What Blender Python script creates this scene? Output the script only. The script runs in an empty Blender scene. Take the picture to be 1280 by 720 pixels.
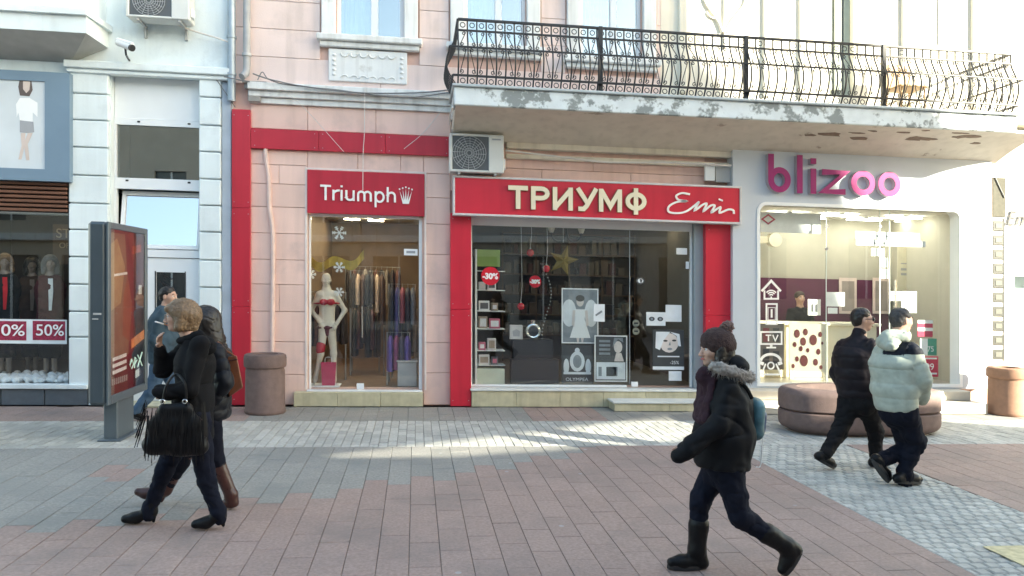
import bpy, math, random
import numpy as np
from mathutils import Vector, Matrix
random.seed(7); np.random.seed(7)
scn = bpy.context.scene
COL = scn.collection
# ------------------------------------------------------------ camera, sky, sun, exposure
FPX, CX, HY, EYE = 970.0, 640.0, 350.0, 1.82      # focal length and principal point in photo pixels, eye height
YAW = math.atan2(121, 970)
K = 0.022                                          # the street falls gently towards the right
D = 11.33                                          # distance of the shop fronts from the camera
cam_d = bpy.data.cameras.new('camera'); cam = bpy.data.objects.new('camera', cam_d); COL.objects.link(cam)
cam.location = (0, 0, EYE); cam.rotation_euler = (math.pi/2, 0, -YAW)
cam_d.sensor_width = 36; cam_d.lens = FPX/1280*36; cam_d.shift_y = -(360-HY)/1280
cam_d.clip_start = 0.05; cam_d.clip_end = 2000
scn.camera = cam
SUNV = Vector((1.4, -1.0, 0.6)).normalized()       # towards the sun
world = bpy.data.worlds.new('World'); scn.world = world; world.use_nodes = True
wn = world.node_tree; bg = wn.nodes['Background']
sky = wn.nodes.new('ShaderNodeTexSky'); sky.sky_type = 'NISHITA'; sky.sun_disc = False
sky.sun_elevation = math.asin(SUNV.z); sky.sun_rotation = math.atan2(SUNV.x, SUNV.y)
sky.air_density = 1.0; sky.dust_density = 1.5; sky.ozone_density = 1.0
wn.links.new(sky.outputs[0], bg.inputs[0]); bg.inputs[1].default_value = 0.15
sun_d = bpy.data.lights.new('sun', 'SUN'); sun_d.energy = 5.0; sun_d.angle = math.radians(0.4); sun_d.color = (1, .95, .88)
sun = bpy.data.objects.new('sun', sun_d); COL.objects.link(sun); sun.location = (20, -15, 20)
sun.rotation_euler = SUNV.to_track_quat('Z', 'Y').to_euler()
scn.view_settings.view_transform = 'Standard'; scn.view_settings.look = 'None'
scn.view_settings.exposure = 2.3; scn.view_settings.gamma = 1; scn.view_settings.use_curve_mapping = False
vs_ = scn.view_settings; vs_.use_white_balance = True; vs_.white_balance_temperature = 7100; vs_.white_balance_tint = 2
scn.render.engine = 'CYCLES'
scn.cycles.max_bounces = 8; scn.cycles.transparent_max_bounces = 16; scn.cycles.sample_clamp_indirect = 6
scn.cycles.caustics_reflective = False; scn.cycles.caustics_refractive = False

# ------------------------------------------------------------ measuring helpers
_c, _s = math.cos(YAW), math.sin(YAW)
def ray(px, py):
    a = (px-CX)/FPX; b = -(py-HY)/FPX
    return (_c*a+_s, -_s*a+_c, b)
def P(px, py, Y=D):
    """point of the plane at distance Y: (x, height above the sloping street)"""
    r = ray(px, py); t = Y/r[1]; X = t*r[0]
    return X, EYE+t*r[2]+K*X
def PX(px, Y=D): return P(px, 300, Y)[0]
def G(px, py):
    r = ray(px, py); t = -EYE/(r[2]+K*r[0]); return t*r[0], t*r[1]
def W(px, py, Y):
    r = ray(px, py); t = Y/r[1]; return np.array((t*r[0], Y, EYE+t*r[2]))
def R(x0, y0, x1, y1, Y=D):
    """rectangle on plane Y; y0, y1 measured at its left edge -> x0, x1, zlow, zhigh"""
    a, zt = P(x0, y0, Y); _, zb = P(x0, y1, Y)
    return a, P(x1, y0, Y)[0], zb, zt

# ------------------------------------------------------------ materials
MATS = {}
def newmat(name):
    m = bpy.data.materials.new(name); m.use_nodes = True; MATS[name] = m
    nt = m.node_tree; return m, nt, nt.nodes['Principled BSDF']
def M(name, col=None, rough=.6, var=.10, scale=5, bump=0, bscale=60, metal=0, spec=.5, emit=0, isl=0, coat=0, sheen=0, dirt=None, dscale=2.0, dth=.55, dsoft=.06, streak=0, gum=0):
    if name in MATS: return MATS[name]
    m, nt, b = newmat(name); L = nt.links
    b.inputs['Roughness'].default_value = rough; b.inputs['Metallic'].default_value = metal
    b.inputs['Specular IOR Level'].default_value = spec
    if coat: b.inputs['Coat Weight'].default_value = coat
    if sheen: b.inputs['Sheen Weight'].default_value = sheen
    geo = nt.nodes.new('ShaderNodeNewGeometry')
    n = nt.nodes.new('ShaderNodeTexNoise'); n.inputs['Scale'].default_value = scale; n.inputs['Detail'].default_value = 6
    L.new(geo.outputs['Position'], n.inputs['Vector'])
    mr = nt.nodes.new('ShaderNodeMapRange'); mr.inputs[1].default_value = .28; mr.inputs[2].default_value = .72
    mr.inputs[3].default_value = 1-var; mr.inputs[4].default_value = 1+var
    L.new(n.outputs[0], mr.inputs[0])
    val = mr.outputs[0]
    if isl:
        oi = nt.nodes.new('ShaderNodeObjectInfo'); ad = nt.nodes.new('ShaderNodeMath'); ad.operation = 'ADD'
        L.new(geo.outputs['Random Per Island'], ad.inputs[0]); L.new(oi.outputs['Random'], ad.inputs[1])
        fr = nt.nodes.new('ShaderNodeMath'); fr.operation = 'FRACT'; L.new(ad.outputs[0], fr.inputs[0])
        m2 = nt.nodes.new('ShaderNodeMapRange'); m2.inputs[3].default_value = 1-isl; m2.inputs[4].default_value = 1+isl
        L.new(fr.outputs[0], m2.inputs[0])
        mu = nt.nodes.new('ShaderNodeMath'); mu.operation = 'MULTIPLY'; L.new(val, mu.inputs[0]); L.new(m2.outputs[0], mu.inputs[1]); val = mu.outputs[0]
    vm = nt.nodes.new('ShaderNodeVectorMath'); vm.operation = 'SCALE'; vm.inputs[0].default_value = col[:3]
    L.new(val, vm.inputs['Scale'])
    out = vm.outputs[0]
    if dirt:
        n2 = nt.nodes.new('ShaderNodeTexNoise'); n2.inputs['Scale'].default_value = dscale; n2.inputs['Detail'].default_value = 8; n2.inputs['Roughness'].default_value = .65
        L.new(geo.outputs['Position'], n2.inputs['Vector'])
        r2 = nt.nodes.new('ShaderNodeMapRange'); r2.inputs[1].default_value = dth-dsoft; r2.inputs[2].default_value = dth+dsoft
        L.new(n2.outputs[0], r2.inputs[0])
        mx = nt.nodes.new('ShaderNodeMix'); mx.data_type = 'RGBA'; mx.inputs[7].default_value = (*dirt[:3], 1)
        L.new(r2.outputs[0], mx.inputs[0]); L.new(out, mx.inputs[6]); out = mx.outputs[2]
    if gum:                                        # trodden chewing gum
        vo = nt.nodes.new('ShaderNodeTexVoronoi'); vo.inputs['Scale'].default_value = 3.2; L.new(geo.outputs['Position'], vo.inputs['Vector'])
        r5 = nt.nodes.new('ShaderNodeMapRange'); r5.inputs[1].default_value = .075; r5.inputs[2].default_value = .055; r5.inputs[3].default_value = 0; r5.inputs[4].default_value = gum; L.new(vo.outputs['Distance'], r5.inputs[0])
        m5 = nt.nodes.new('ShaderNodeMix'); m5.data_type = 'RGBA'; L.new(vo.outputs['Color'], m5.inputs[7]); hs = nt.nodes.new('ShaderNodeHueSaturation'); hs.inputs['Saturation'].default_value = 0; hs.inputs['Value'].default_value = .45; L.new(vo.outputs['Color'], hs.inputs['Color']); L.new(hs.outputs[0], m5.inputs[7])
        L.new(r5.outputs[0], m5.inputs[0]); L.new(out, m5.inputs[6]); out = m5.outputs[2]
    if streak:                                     # rain-washed grime running down the wall
        mp = nt.nodes.new('ShaderNodeMapping'); mp.inputs['Scale'].default_value = (5, 5, .35); L.new(geo.outputs['Position'], mp.inputs['Vector'])
        n4 = nt.nodes.new('ShaderNodeTexNoise'); n4.inputs['Scale'].default_value = 1.6; n4.inputs['Detail'].default_value = 7; L.new(mp.outputs[0], n4.inputs['Vector'])
        r4 = nt.nodes.new('ShaderNodeMapRange'); r4.inputs[1].default_value = .48; r4.inputs[2].default_value = .74; r4.inputs[3].default_value = 0; r4.inputs[4].default_value = streak; L.new(n4.outputs[0], r4.inputs[0])
        m4 = nt.nodes.new('ShaderNodeMix'); m4.data_type = 'RGBA'; m4.inputs[7].default_value = (col[0]*.45, col[1]*.43, col[2]*.40, 1); L.new(r4.outputs[0], m4.inputs[0]); L.new(out, m4.inputs[6]); out = m4.outputs[2]
    L.new(out, b.inputs['Base Color'])
    if emit:
        b.inputs['Emission Color'].default_value = (*col[:3], 1); b.inputs['Emission Strength'].default_value = emit
    if bump:
        n3 = nt.nodes.new('ShaderNodeTexNoise'); n3.inputs['Scale'].default_value = bscale; n3.inputs['Detail'].default_value = 5
        L.new(geo.outputs['Position'], n3.inputs['Vector'])
        bp = nt.nodes.new('ShaderNodeBump'); bp.inputs['Strength'].default_value = bump; bp.inputs['Distance'].default_value = .01
        L.new(n3.outputs[0], bp.inputs['Height']); L.new(bp.outputs[0], b.inputs['Normal'])
    return m
def glass(name, tint=(.97, .985, .98), f0=.05, boost=1.0):
    m, nt, b = newmat(name); L = nt.links; nt.nodes.remove(b)
    o = nt.nodes['Material Output']; t = nt.nodes.new('ShaderNodeBsdfTransparent'); t.inputs[0].default_value = (*tint, 1)
    g = nt.nodes.new('ShaderNodeBsdfGlossy'); g.inputs['Roughness'].default_value = .0; g.inputs[0].default_value = (boost, boost, boost, 1)
    geo = nt.nodes.new('ShaderNodeNewGeometry'); dt = nt.nodes.new('ShaderNodeVectorMath'); dt.operation = 'DOT_PRODUCT'
    L.new(geo.outputs['Normal'], dt.inputs[0]); L.new(geo.outputs['Incoming'], dt.inputs[1])
    def mth(op, a, b_=None):
        q = nt.nodes.new('ShaderNodeMath'); q.operation = op
        for i, v in enumerate((a, b_)):
            if v is None: continue
            if hasattr(v, 'is_linked'): L.new(v, q.inputs[i])
            else: q.inputs[i].default_value = v
        return q.outputs[0]
    sch = mth('ADD', mth('MULTIPLY', mth('POWER', mth('SUBTRACT', 1.0, mth('MINIMUM', mth('ABSOLUTE', dt.outputs['Value']), 1.0)), 5.0), 1-f0), f0)
    mx = nt.nodes.new('ShaderNodeMixShader'); L.new(sch, mx.inputs[0]); L.new(t.outputs[0], mx.inputs[1]); L.new(g.outputs[0], mx.inputs[2])
    L.new(mx.outputs[0], o.inputs[0]); return m
def lamp_mat(name, col, s):
    m, nt, b = newmat(name); nt.nodes.remove(b); e = nt.nodes.new('ShaderNodeEmission')
    e.inputs[0].default_value = (*col, 1); e.inputs[1].default_value = s
    nt.links.new(e.outputs[0], nt.nodes['Material Output'].inputs[0]); return m

# ------------------------------------------------------------ mesh builder
ORG = {}
class B:
    def __init__(s): s.v = []; s.f = []; s.sm = False
    def add(s, vs, fs):
        n = len(s.v); s.v += [tuple(map(float, q)) for q in vs]; s.f += [tuple(n+i for i in q) for q in fs]; return s
    def box(s, x0, x1, y0, y1, z0, z1, bev=0):
        if x1 < x0: x0, x1 = x1, x0
        if y1 < y0: y0, y1 = y1, y0
        if z1 < z0: z0, z1 = z1, z0
        if not bev:
            return s.add([(x, y, z) for x in (x0, x1) for y in (y0, y1) for z in (z0, z1)],
                         [(0, 1, 3, 2), (4, 6, 7, 5), (0, 4, 5, 1), (2, 3, 7, 6), (0, 2, 6, 4), (1, 5, 7, 3)])
        b = min(bev, (x1-x0)*.45, (y1-y0)*.45, (z1-z0)*.45); lo = (x0, y0, z0); hi = (x1, y1, z1); vs = []; idx = {}
        for sx in (0, 1):
            for sy in (0, 1):
                for sz in (0, 1):
                    c = (sx, sy, sz)
                    for a in range(3):
                        q = []
                        for i in range(3):
                            e = (lo, hi)[c[i]][i]
                            if i != a: e += b if c[i] == 0 else -b
                            q.append(e)
                        idx[(c, a)] = len(vs); vs.append(q)
        fs = []
        for a in range(3):
            o = [i for i in range(3) if i != a]
            for sd in (0, 1):
                loop = []
                for u, w in ((0, 0), (1, 0), (1, 1), (0, 1)):
                    c = [0, 0, 0]; c[a] = sd; c[o[0]] = u; c[o[1]] = w; loop.append(idx[(tuple(c), a)])
                if (sd == 0) ^ (a == 1): loop.reverse()
                fs.append(loop)
            for u in (0, 1):
                for w in (0, 1):
                    c0 = [0, 0, 0]; c0[o[0]] = u; c0[o[1]] = w; c1 = list(c0); c1[a] = 1; c0 = tuple(c0); c1 = tuple(c1)
                    fs.append((idx[(c0, o[0])], idx[(c1, o[0])], idx[(c1, o[1])], idx[(c0, o[1])]))
        for c in [(i, j, k) for i in (0, 1) for j in (0, 1) for k in (0, 1)]: fs.append((idx[(c, 0)], idx[(c, 1)], idx[(c, 2)]))
        return s.add(vs, fs)
    def prism(s, poly, y0, y1):
        n = len(poly)
        ar = sum(poly[i][0]*poly[(i+1) % n][1]-poly[(i+1) % n][0]*poly[i][1] for i in range(n))
        if ar < 0: poly = poly[::-1]
        vs = [(x, y0, z) for x, z in poly]+[(x, y1, z) for x, z in poly]
        return s.add(vs, [tuple(range(n)), tuple(range(2*n-1, n-1, -1))]+[(i, i+n, (i+1) % n+n, (i+1) % n) for i in range(n)])
    def hprism(s, poly, z0, z1):
        n = len(poly); vs = [(x, y, z0) for x, y in poly]+[(x, y, z1) for x, y in poly]
        return s.add(vs, [tuple(range(n-1, -1, -1)), tuple(range(n, 2*n))]+[(i, (i+1) % n, (i+1) % n+n, i+n) for i in range(n)])
    def stroke(s, pts, w, y0, y1, closed=False):
        pts = [np.array(p, float) for p in pts]; n = len(pts); Lf = []; Rt = []
        for i in range(n):
            a = pts[i-1] if (i > 0 or closed) else None; c = pts[(i+1) % n] if (i < n-1 or closed) else None
            d1 = (pts[i]-a) if a is not None else (c-pts[i]); d2 = (c-pts[i]) if c is not None else d1
            d1 = d1/(np.hypot(*d1)+1e-9); d2 = d2/(np.hypot(*d2)+1e-9)
            n1 = np.array((-d1[1], d1[0])); n2 = np.array((-d2[1], d2[0])); nn = n1+n2; l = np.hypot(*nn)
            if l < .3: nn = n1; sc = 1
            else: nn = nn/l; sc = min(1/max(nn@n1, .4), 2)
            ww = (w[i] if hasattr(w, '__len__') else w)/2
            Lf.append(pts[i]+nn*ww*sc); Rt.append(pts[i]-nn*ww*sc)
        vs = [(p[0], y0, p[1]) for p in Lf]+[(p[0], y0, p[1]) for p in Rt]+[(p[0], y1, p[1]) for p in Lf]+[(p[0], y1, p[1]) for p in Rt]
        fs = []
        for i in range(n if closed else n-1):
            j = (i+1) % n
            fs += [(i, n+i, n+j, j), (2*n+i, 2*n+j, 3*n+j, 3*n+i), (i, j, 2*n+j, 2*n+i), (n+i, 3*n+i, 3*n+j, n+j)]
        if not closed: fs += [(0, 2*n, 3*n, n), (n-1, 2*n-1, 4*n-1, 3*n-1)]
        return s.add(vs, fs)
    def tube(s, pts, r, n=8, cap=True, closed=False):
        pts = [np.array(p, float) for p in pts]; m = len(pts); rings = []; up = None
        for i in range(m):
            if closed: t = pts[(i+1) % m]-pts[i-1]
            else: t = pts[min(i+1, m-1)]-pts[max(i-1, 0)]
            t = t/(np.linalg.norm(t)+1e-9)
            if up is None: up = np.array((0, 0, 1.)) if abs(t[2]) < .9 else np.array((1., 0, 0))
            a = up-t*(up@t); a /= np.linalg.norm(a)+1e-9; up = a; bb = np.cross(t, a)
            rr = r[i] if hasattr(r, '__len__') else r
            rings.append([pts[i]+rr*(math.cos(q)*a+math.sin(q)*bb) for q in [2*math.pi*j/n for j in range(n)]])
        vs = [q for rg in rings for q in rg]; fs = []
        for i in range(m if closed else m-1):
            i2 = (i+1) % m
            for j in range(n): fs.append((i*n+j, i*n+(j+1) % n, i2*n+(j+1) % n, i2*n+j))
        if cap and not closed: fs += [tuple(range(n-1, -1, -1)), tuple((m-1)*n+j for j in range(n))]
        s.sm = True; return s.add(vs, fs)
    def lathe(s, cx, cy, prof, n=32, cap=True):
        m = len(prof); vs = [(cx+r*math.cos(2*math.pi*j/n), cy+r*math.sin(2*math.pi*j/n), z) for r, z in prof for j in range(n)]
        fs = [(i*n+j, i*n+(j+1) % n, (i+1)*n+(j+1) % n, (i+1)*n+j) for i in range(m-1) for j in range(n)]
        if cap: fs += [tuple(range(n-1, -1, -1)), tuple((m-1)*n+j for j in range(n))]
        s.sm = True; return s.add(vs, fs)
    def ball(s, c, r, n=12, m=8):
        r = r if hasattr(r, '__len__') else (r, r, r)
        vs = [(c[0]+r[0]*math.sin(math.pi*i/m)*math.cos(2*math.pi*j/n), c[1]+r[1]*math.sin(math.pi*i/m)*math.sin(2*math.pi*j/n), c[2]-r[2]*math.cos(math.pi*i/m)) for i in range(1, m) for j in range(n)]
        fs = [(i*n+j, i*n+(j+1) % n, (i+1)*n+(j+1) % n, (i+1)*n+j) for i in range(m-2) for j in range(n)]
        vs += [(c[0], c[1], c[2]-r[2]), (c[0], c[1], c[2]+r[2])]; k = (m-1)*n
        fs += [(k, (j+1) % n, j) for j in range(n)]+[(k+1, (m-2)*n+j, (m-2)*n+(j+1) % n) for j in range(n)]
        s.sm = True; return s.add(vs, fs)
    def disc(s, cx, cz, r, y0, y1, n=24, rz=None):
        return s.prism([(cx+r*math.cos(2*math.pi*i/n), cz+(rz or r)*math.sin(2*math.pi*i/n)) for i in range(n)], y0, y1)
    def ring(s, cx, cz, r, w, y0, y1, n=28, rz=None):
        return s.stroke([(cx+r*math.cos(2*math.pi*i/n), cz+(rz or r)*math.sin(2*math.pi*i/n)) for i in range(n)], w, y0, y1, True)
    def build(s, name, mat, parent=None, shear=True, smooth=None):
        v = np.array(s.v, float).reshape(-1, 3)
        if shear: v[:, 2] -= K*v[:, 0]
        return meshobj(name, v, s.f, mat, parent, s.sm if smooth is None else smooth)
def meshobj(name, v, f, mat, parent=None, smooth=False):
    v = np.asarray(v, float); o = None
    org = ORG[parent] if parent is not None else np.array([(v[:, 0].min()+v[:, 0].max())/2, (v[:, 1].min()+v[:, 1].max())/2, v[:, 2].min()])
    me = bpy.data.meshes.new(name); me.from_pydata((v-org).tolist(), [], f if isinstance(f, list) else f.tolist())
    me.materials.append(mat); me.validate(); me.update()
    o = bpy.data.objects.new(name, me); COL.objects.link(o); ORG[o] = org
    if smooth:
        me.polygons.foreach_set('use_smooth', [True]*len(me.polygons))
        try: me.set_sharp_from_angle(angle=math.radians(40))
        except Exception: pass
    if parent is None: o.location = org
    else: o.parent = parent
    return o
def thing(name, label, cat, base, group=None, shear=True):
    o = bpy.data.objects.new(name, None); COL.objects.link(o); o.empty_display_size = .1
    b = np.array(base, float)
    if shear: b[2] -= K*b[0]
    o.location = b; ORG[o] = b; tag(o, label, cat, group); return o
def tag(o, label=None, cat=None, group=None, kind=None):
    if label: o['label'] = label
    if cat: o['category'] = cat
    if group: o['group'] = group
    if kind: o['kind'] = kind
    return o
def piece(name, src, parent, off, shear=True):
    """another object that shares the mesh of src, moved by off"""
    o = src.copy(); o.name = name; COL.objects.link(o); o.parent = parent
    d = np.array(off, float)
    if shear: d[2] -= K*d[0]
    o.location = np.array(src.location)+d
    ORG[o] = ORG[src]+d; return o
def walls(b, X0, X1, Z0, Z1, ops, y0, y1):
    """wall slab with rectangular openings (x0,x1,z0,z1)"""
    zs = sorted({Z0, Z1, *[min(max(q, Z0), Z1) for o in ops for q in o[2:4]]})
    for za, zb in zip(zs, zs[1:]):
        zm = (za+zb)/2; cur = X0
        for o in sorted([o for o in ops if o[2] < zm < o[3]]):
            if o[0] > cur: b.box(cur, o[0], y0, y1, za, zb)
            cur = max(cur, o[1])
        if cur < X1: b.box(cur, X1, y0, y1, za, zb)
    return b
def catmull(pts, n=6):
    pts = [np.array(p, float) for p in pts]; out = []
    q = [2*pts[0]-pts[1]]+pts+[2*pts[-1]-pts[-2]]
    for i in range(1, len(q)-2):
        for j in range(n):
            t = j/n; a, b_, c, d = q[i-1:i+3]
            out.append(.5*((2*b_)+(c-a)*t+(2*a-5*b_+4*c-d)*t*t+(-a+3*b_-3*c+d)*t**3))
    out.append(pts[-1]); return out
def text(name, body, x, z, size, y, mat, parent=None, w=None, italic=0, depth=.002, align='LEFT', bold=0):
    cu = bpy.data.curves.new(name, 'FONT'); cu.body = body; cu.size = size; cu.extrude = depth; cu.shear = italic; cu.align_x = align; cu.offset = bold
    t = bpy.data.objects.new(name, cu); COL.objects.link(t)
    bpy.context.view_layer.update()
    me = bpy.data.meshes.new_from_object(t.evaluated_get(bpy.context.evaluated_depsgraph_get()))
    v = np.array([q.co[:] for q in me.vertices]); f = [tuple(p.vertices) for p in me.polygons]
    bpy.data.objects.remove(t); bpy.data.curves.remove(cu); bpy.data.meshes.remove(me)
    if w: v[:, 0] *= w/(v[:, 0].max()-v[:, 0].min())
    b = B(); b.add([(x+q[0], y-q[2], z+q[1]) for q in v], f)
    return b.build(name, mat, parent)
# ------------------------------------------------------------ palette
WHITE = M('white_render', (.74, .81, .82), .75, .06, 2, .15, 40, dirt=(.55, .60, .62), dscale=1.3, dth=.68, dsoft=.12, streak=.14)
CREAM = M('cream_render', (.80, .74, .62), .8, .06, 2, .15, 40, streak=0.3)
PINK = M('pink_render', (.84, .585, .50), .85, .07, 1.6, .25, 70, isl=.04, dirt=(.58, .42, .38), dscale=1.1, dth=.66, dsoft=.12, streak=0.18)
PINKD = M('pink_joint', (.66, .44, .37), .9)
PALEPINK = M('pale_pink_render', (.80, .64, .59), .85, .06, 1.6, .25, 70, isl=.03, dirt=(.62, .50, .46), dscale=.9, dth=.66, dsoft=.12, streak=0.25)
TRIMW = M('white_trim', (.78, .78, .76), .6, .06, 3, .1, 40, dirt=(.5, .48, .44), dscale=3, dth=.70, dsoft=.08, streak=0.5)
RED = M('red_panel', (.50, .022, .045), .32, .04, 3, streak=0.25)
RED2 = M('bright_red_panel', (.60, .020, .045), .35, .04, 3, streak=0.2)
CREAMLET = M('cream_letter', (.86, .76, .56), .5, .03)
WHITELET = M('white_letter', (.92, .91, .86), .5, .02)
PLINTH = M('yellow_stone', (.55, .50, .34), .6, .12, 9, .1, 60, streak=0.4)
BLUEGREY = M('bluegrey_metal', (.17, .25, .33), .4, .05, 3)
ALU = M('aluminium_grey', (.33, .37, .40), .4, .04, metal=.3)
PVC = M('white_plastic', (.80, .82, .83), .35, .02)
DARK = M('dark_interior', (.02, .018, .018), .8)
BLACK = M('black_metal', (.02, .02, .022), .45, .1)
GREYP = M('grey_plastic', (.45, .46, .46), .5, .04)
BLIZ = M('silver_panel', (.56, .60, .65), .3, .03, 2)
MAG = M('magenta_letter', (.30, .010, .13), .35, .03)
GLASS = glass('shop_glass'); GLASSW = glass('window_glass', (.72, .80, .83), .22)
GLASSD = glass('dark_glass', (.5, .55, .56), .20)
CONC = M('raw_concrete', (.42, .42, .40), .9, .18, 8, .5, 50)
FASCIA = M('peeling_paint', (.72, .76, .76), .85, .08, 6, .3, 60, dirt=(.27, .29, .28), dscale=3.6, dth=.54, dsoft=.03)
SOFFIT = M('soffit_plaster', (.66, .60, .51), .9, .06, 3, .2, 40, dirt=(.38, .31, .25), dscale=2.2, dth=.66, dsoft=.02, streak=0.2)
PAVRED = M('red_paver', (.335, .242, .208), .8, .20, 45, .4, 150, isl=.05, dirt=(.24, .19, .17), dscale=1.2, dth=.60, dsoft=.12, gum=.6)
PAVGREYLIT = M('grey_lit_paver', (.283, .270, .245), .8, .20, 45, .4, 150, isl=.06, dirt=(.22, .225, .21), dscale=1.2, dth=.60, dsoft=.12, gum=.6)  # grey slabs; also carries the greyer light zone as slab colour
PAVPALE = M('pale_paver', (.45, .44, .40), .8, .14, 30, .3, 150, isl=.16, dirt=(.34, .335, .31), dscale=1.5, dth=.6, dsoft=.1)
JOINT = M('joint_sand', (.18, .16, .145), .95, .2, 40)
BROWNW = M('brown_slat', (.16, .07, .04), .5, .15)
CONCP = M('pink_concrete', (.175, .118, .104), .8, .14, 14, .35, 90, dirt=(.125, .088, .08), dscale=2.5, dth=.60, dsoft=.1)
PAPER = M('paper', (.85, .86, .86), .6, .02); INK = M('ink', (.03, .03, .035), .5); GREYINK = M('grey_ink', (.35, .36, .38), .5)

# ------------------------------------------------------------ ground
g = B(); n = 12; E0 = 220
g.add([(-E0, -E0, -.03), (E0, -E0, -.03), (E0, E0, -.03), (-E0, E0, -.03)], [(0, 1, 2, 3)])
ground = tag(g.build('ground', M('plain_paving', (.23, .19, .18), .85, .15, 20, .3, 100)), kind='structure')
g = B().box(-9, 13, 2.6, 11.25, -.022, -.016); pavement = tag(g.build('pavement', JOINT), kind='structure')
ORG[pavement] = np.array(pavement.location)
YB0, YB1 = 8.55, 10.10                # pale band along the shops
XB0, XB1 = 3.58, 5.02                 # cobbled band running away from the camera
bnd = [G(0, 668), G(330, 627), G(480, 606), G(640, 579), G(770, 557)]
def grey_lit_side(x, y):  # diagonal change of light over the paving, put into the slab colour
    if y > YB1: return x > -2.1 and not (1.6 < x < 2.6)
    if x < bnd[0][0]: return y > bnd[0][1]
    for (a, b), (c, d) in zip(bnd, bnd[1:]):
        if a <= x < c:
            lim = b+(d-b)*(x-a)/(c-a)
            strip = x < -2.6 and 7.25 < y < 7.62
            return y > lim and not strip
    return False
slabs = []
PW, PL = .205, .46
def slab_zone(x0, x1, y0, y1):
    x = x0; i = 0
    while x < x1-.03:
        xe = min(x+PW, x1); y = y0-((i*.37) % 1)*PL; i += 1
        while y < y1:
            a, b = max(y, y0), min(y+PL, y1)
            if b-a > .05: slabs.append((x, xe, a, b))
            y += PL
        x = xe
slab_zone(-6.6, XB0, 3.5, YB0); slab_zone(XB1, 11, 3.5, YB0); slab_zone(-8.5, 12.4, YB1, 11.2)
def seen(x, y):
    dx = x*_c-y*_s; dz = x*_s+y*_c
    return abs(dx/dz) < .68 and (EYE/dz*FPX+HY) < 735
def slab_shape(b, x0, x1, y0, y1, z, t=.05, bev=.003, gap=.0018):
    x0 += gap; x1 -= gap; y0 += gap; y1 -= gap; t_ = z-t
    vs = [(x0, y0, t_), (x1, y0, t_), (x1, y1, t_), (x0, y1, t_), (x0, y0, z-bev), (x1, y0, z-bev), (x1, y1, z-bev), (x0, y1, z-bev),
          (x0+bev, y0+bev, z), (x1-bev, y0+bev, z), (x1-bev, y1-bev, z), (x0+bev, y1-bev, z)]
    b.add(vs, [(8, 9, 10, 11)]+[(i, (i+1) % 4, (i+1) % 4+4, i+4) for i in range(4)]+[(i+4, (i+1) % 4+4, (i+1) % 4+8, i+8) for i in range(4)])
rng = random.Random(3)
full = sorted([s for s in slabs if s[3]-s[2] > PL-.01 and s[1]-s[0] > PW-.01 and seen((s[0]+s[1])/2, (s[2]+s[3])/2)], key=lambda s: s[2]**2+(s[0]-.5)**2*.25)[:300]
fs = set(full); src = {}
rest = {True: B(), False: B()}
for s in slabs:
    gr = grey_lit_side((s[0]+s[1])/2, (s[2]+s[3])/2); dz = rng.uniform(-.002, .0015)
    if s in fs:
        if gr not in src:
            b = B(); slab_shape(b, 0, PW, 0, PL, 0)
            o = b.build('paving_slab', PAVGREYLIT if gr else PAVRED, pavement)
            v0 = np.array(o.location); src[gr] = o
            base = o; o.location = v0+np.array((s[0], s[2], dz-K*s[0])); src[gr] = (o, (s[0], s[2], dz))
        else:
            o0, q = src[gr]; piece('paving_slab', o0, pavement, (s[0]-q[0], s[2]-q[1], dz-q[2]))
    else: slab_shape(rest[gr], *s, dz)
tag(rest[True].build('grey_lit_slabs', PAVGREYLIT, pavement), kind='stuff'); tag(rest[False].build('red_slabs', PAVRED, pavement), kind='stuff')
b = B(); x = -8.6; i = 0
while x < 12.4:
    y = YB0-(i % 2)*.1
    while y < YB1-.02:
        a, e = max(y, YB0), min(y+.2, YB1)
        if e-a > .03: slab_shape(b, x, x+.1, a, e, rng.uniform(-.004, .003), bev=.004, gap=.0022)
        y += .2
    x += .1; i += 1
tag(b.build('pale_setts', PAVPALE, pavement), kind='stuff')
cob = []; y = 3.5; j = 0
while y < YB0-.02:
    x = XB0-(j % 2)*.05
    while x < XB1-.02:
        a, e = max(x, XB0), min(x+.1, XB1)
        if e-a > .03: cob.append((a, e, y, min(y+.1, YB0)))
        x += .1
    y += .1; j += 1
fc = sorted([c for c in cob if c[1]-c[0] > .098 and c[3]-c[2] > .098 and seen((c[0]+c[1])/2, c[2])], key=lambda c: c[2])[:300]
fcs = set(fc); b = B(); o0 = None
for c in cob:
    dz = rng.uniform(-.006, .003)
    if c in fcs:
        if o0 is None:
            q = B(); slab_shape(q, 0, .1, 0, .1, 0, bev=.01, gap=.004); o0 = q.build('cobble', PAVPALE, pavement)
            o0.location = np.array((c[0], c[2], dz-K*c[0])); q0 = (c[0], c[2], dz)
        else: piece('cobble', o0, pavement, (c[0]-q0[0], c[2]-q0[1], dz-q0[2]))
    else: slab_shape(b, *c, dz, bev=.01)
tag(b.build('far_cobbles', PAVPALE, pavement), kind='stuff')
# worn yellow inlay in the cobbles
xa, ya = G(1228, 684); xb, yb = G(1290, 706)
b = B(); b.box(xa, xa+.34, yb-.05, ya, .0045, .008, .002)
tag(b.build('yellow_inlay', M('worn_yellow', (.50, .44, .26), .7, .25, 20), None), 'worn yellow marker slab set in the pale cobbles at lower right', 'marker')
# ------------------------------------------------------------ buildings: walls and openings
XL, XLR = PX(-140), PX(291)            # white building at the left
XPE = PX(1240)                         # right end of the shop row
ZTOP = 9.5
def rect_open(x0, y0, x1, y1): return R(x0, y0, x1, y1)
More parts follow.
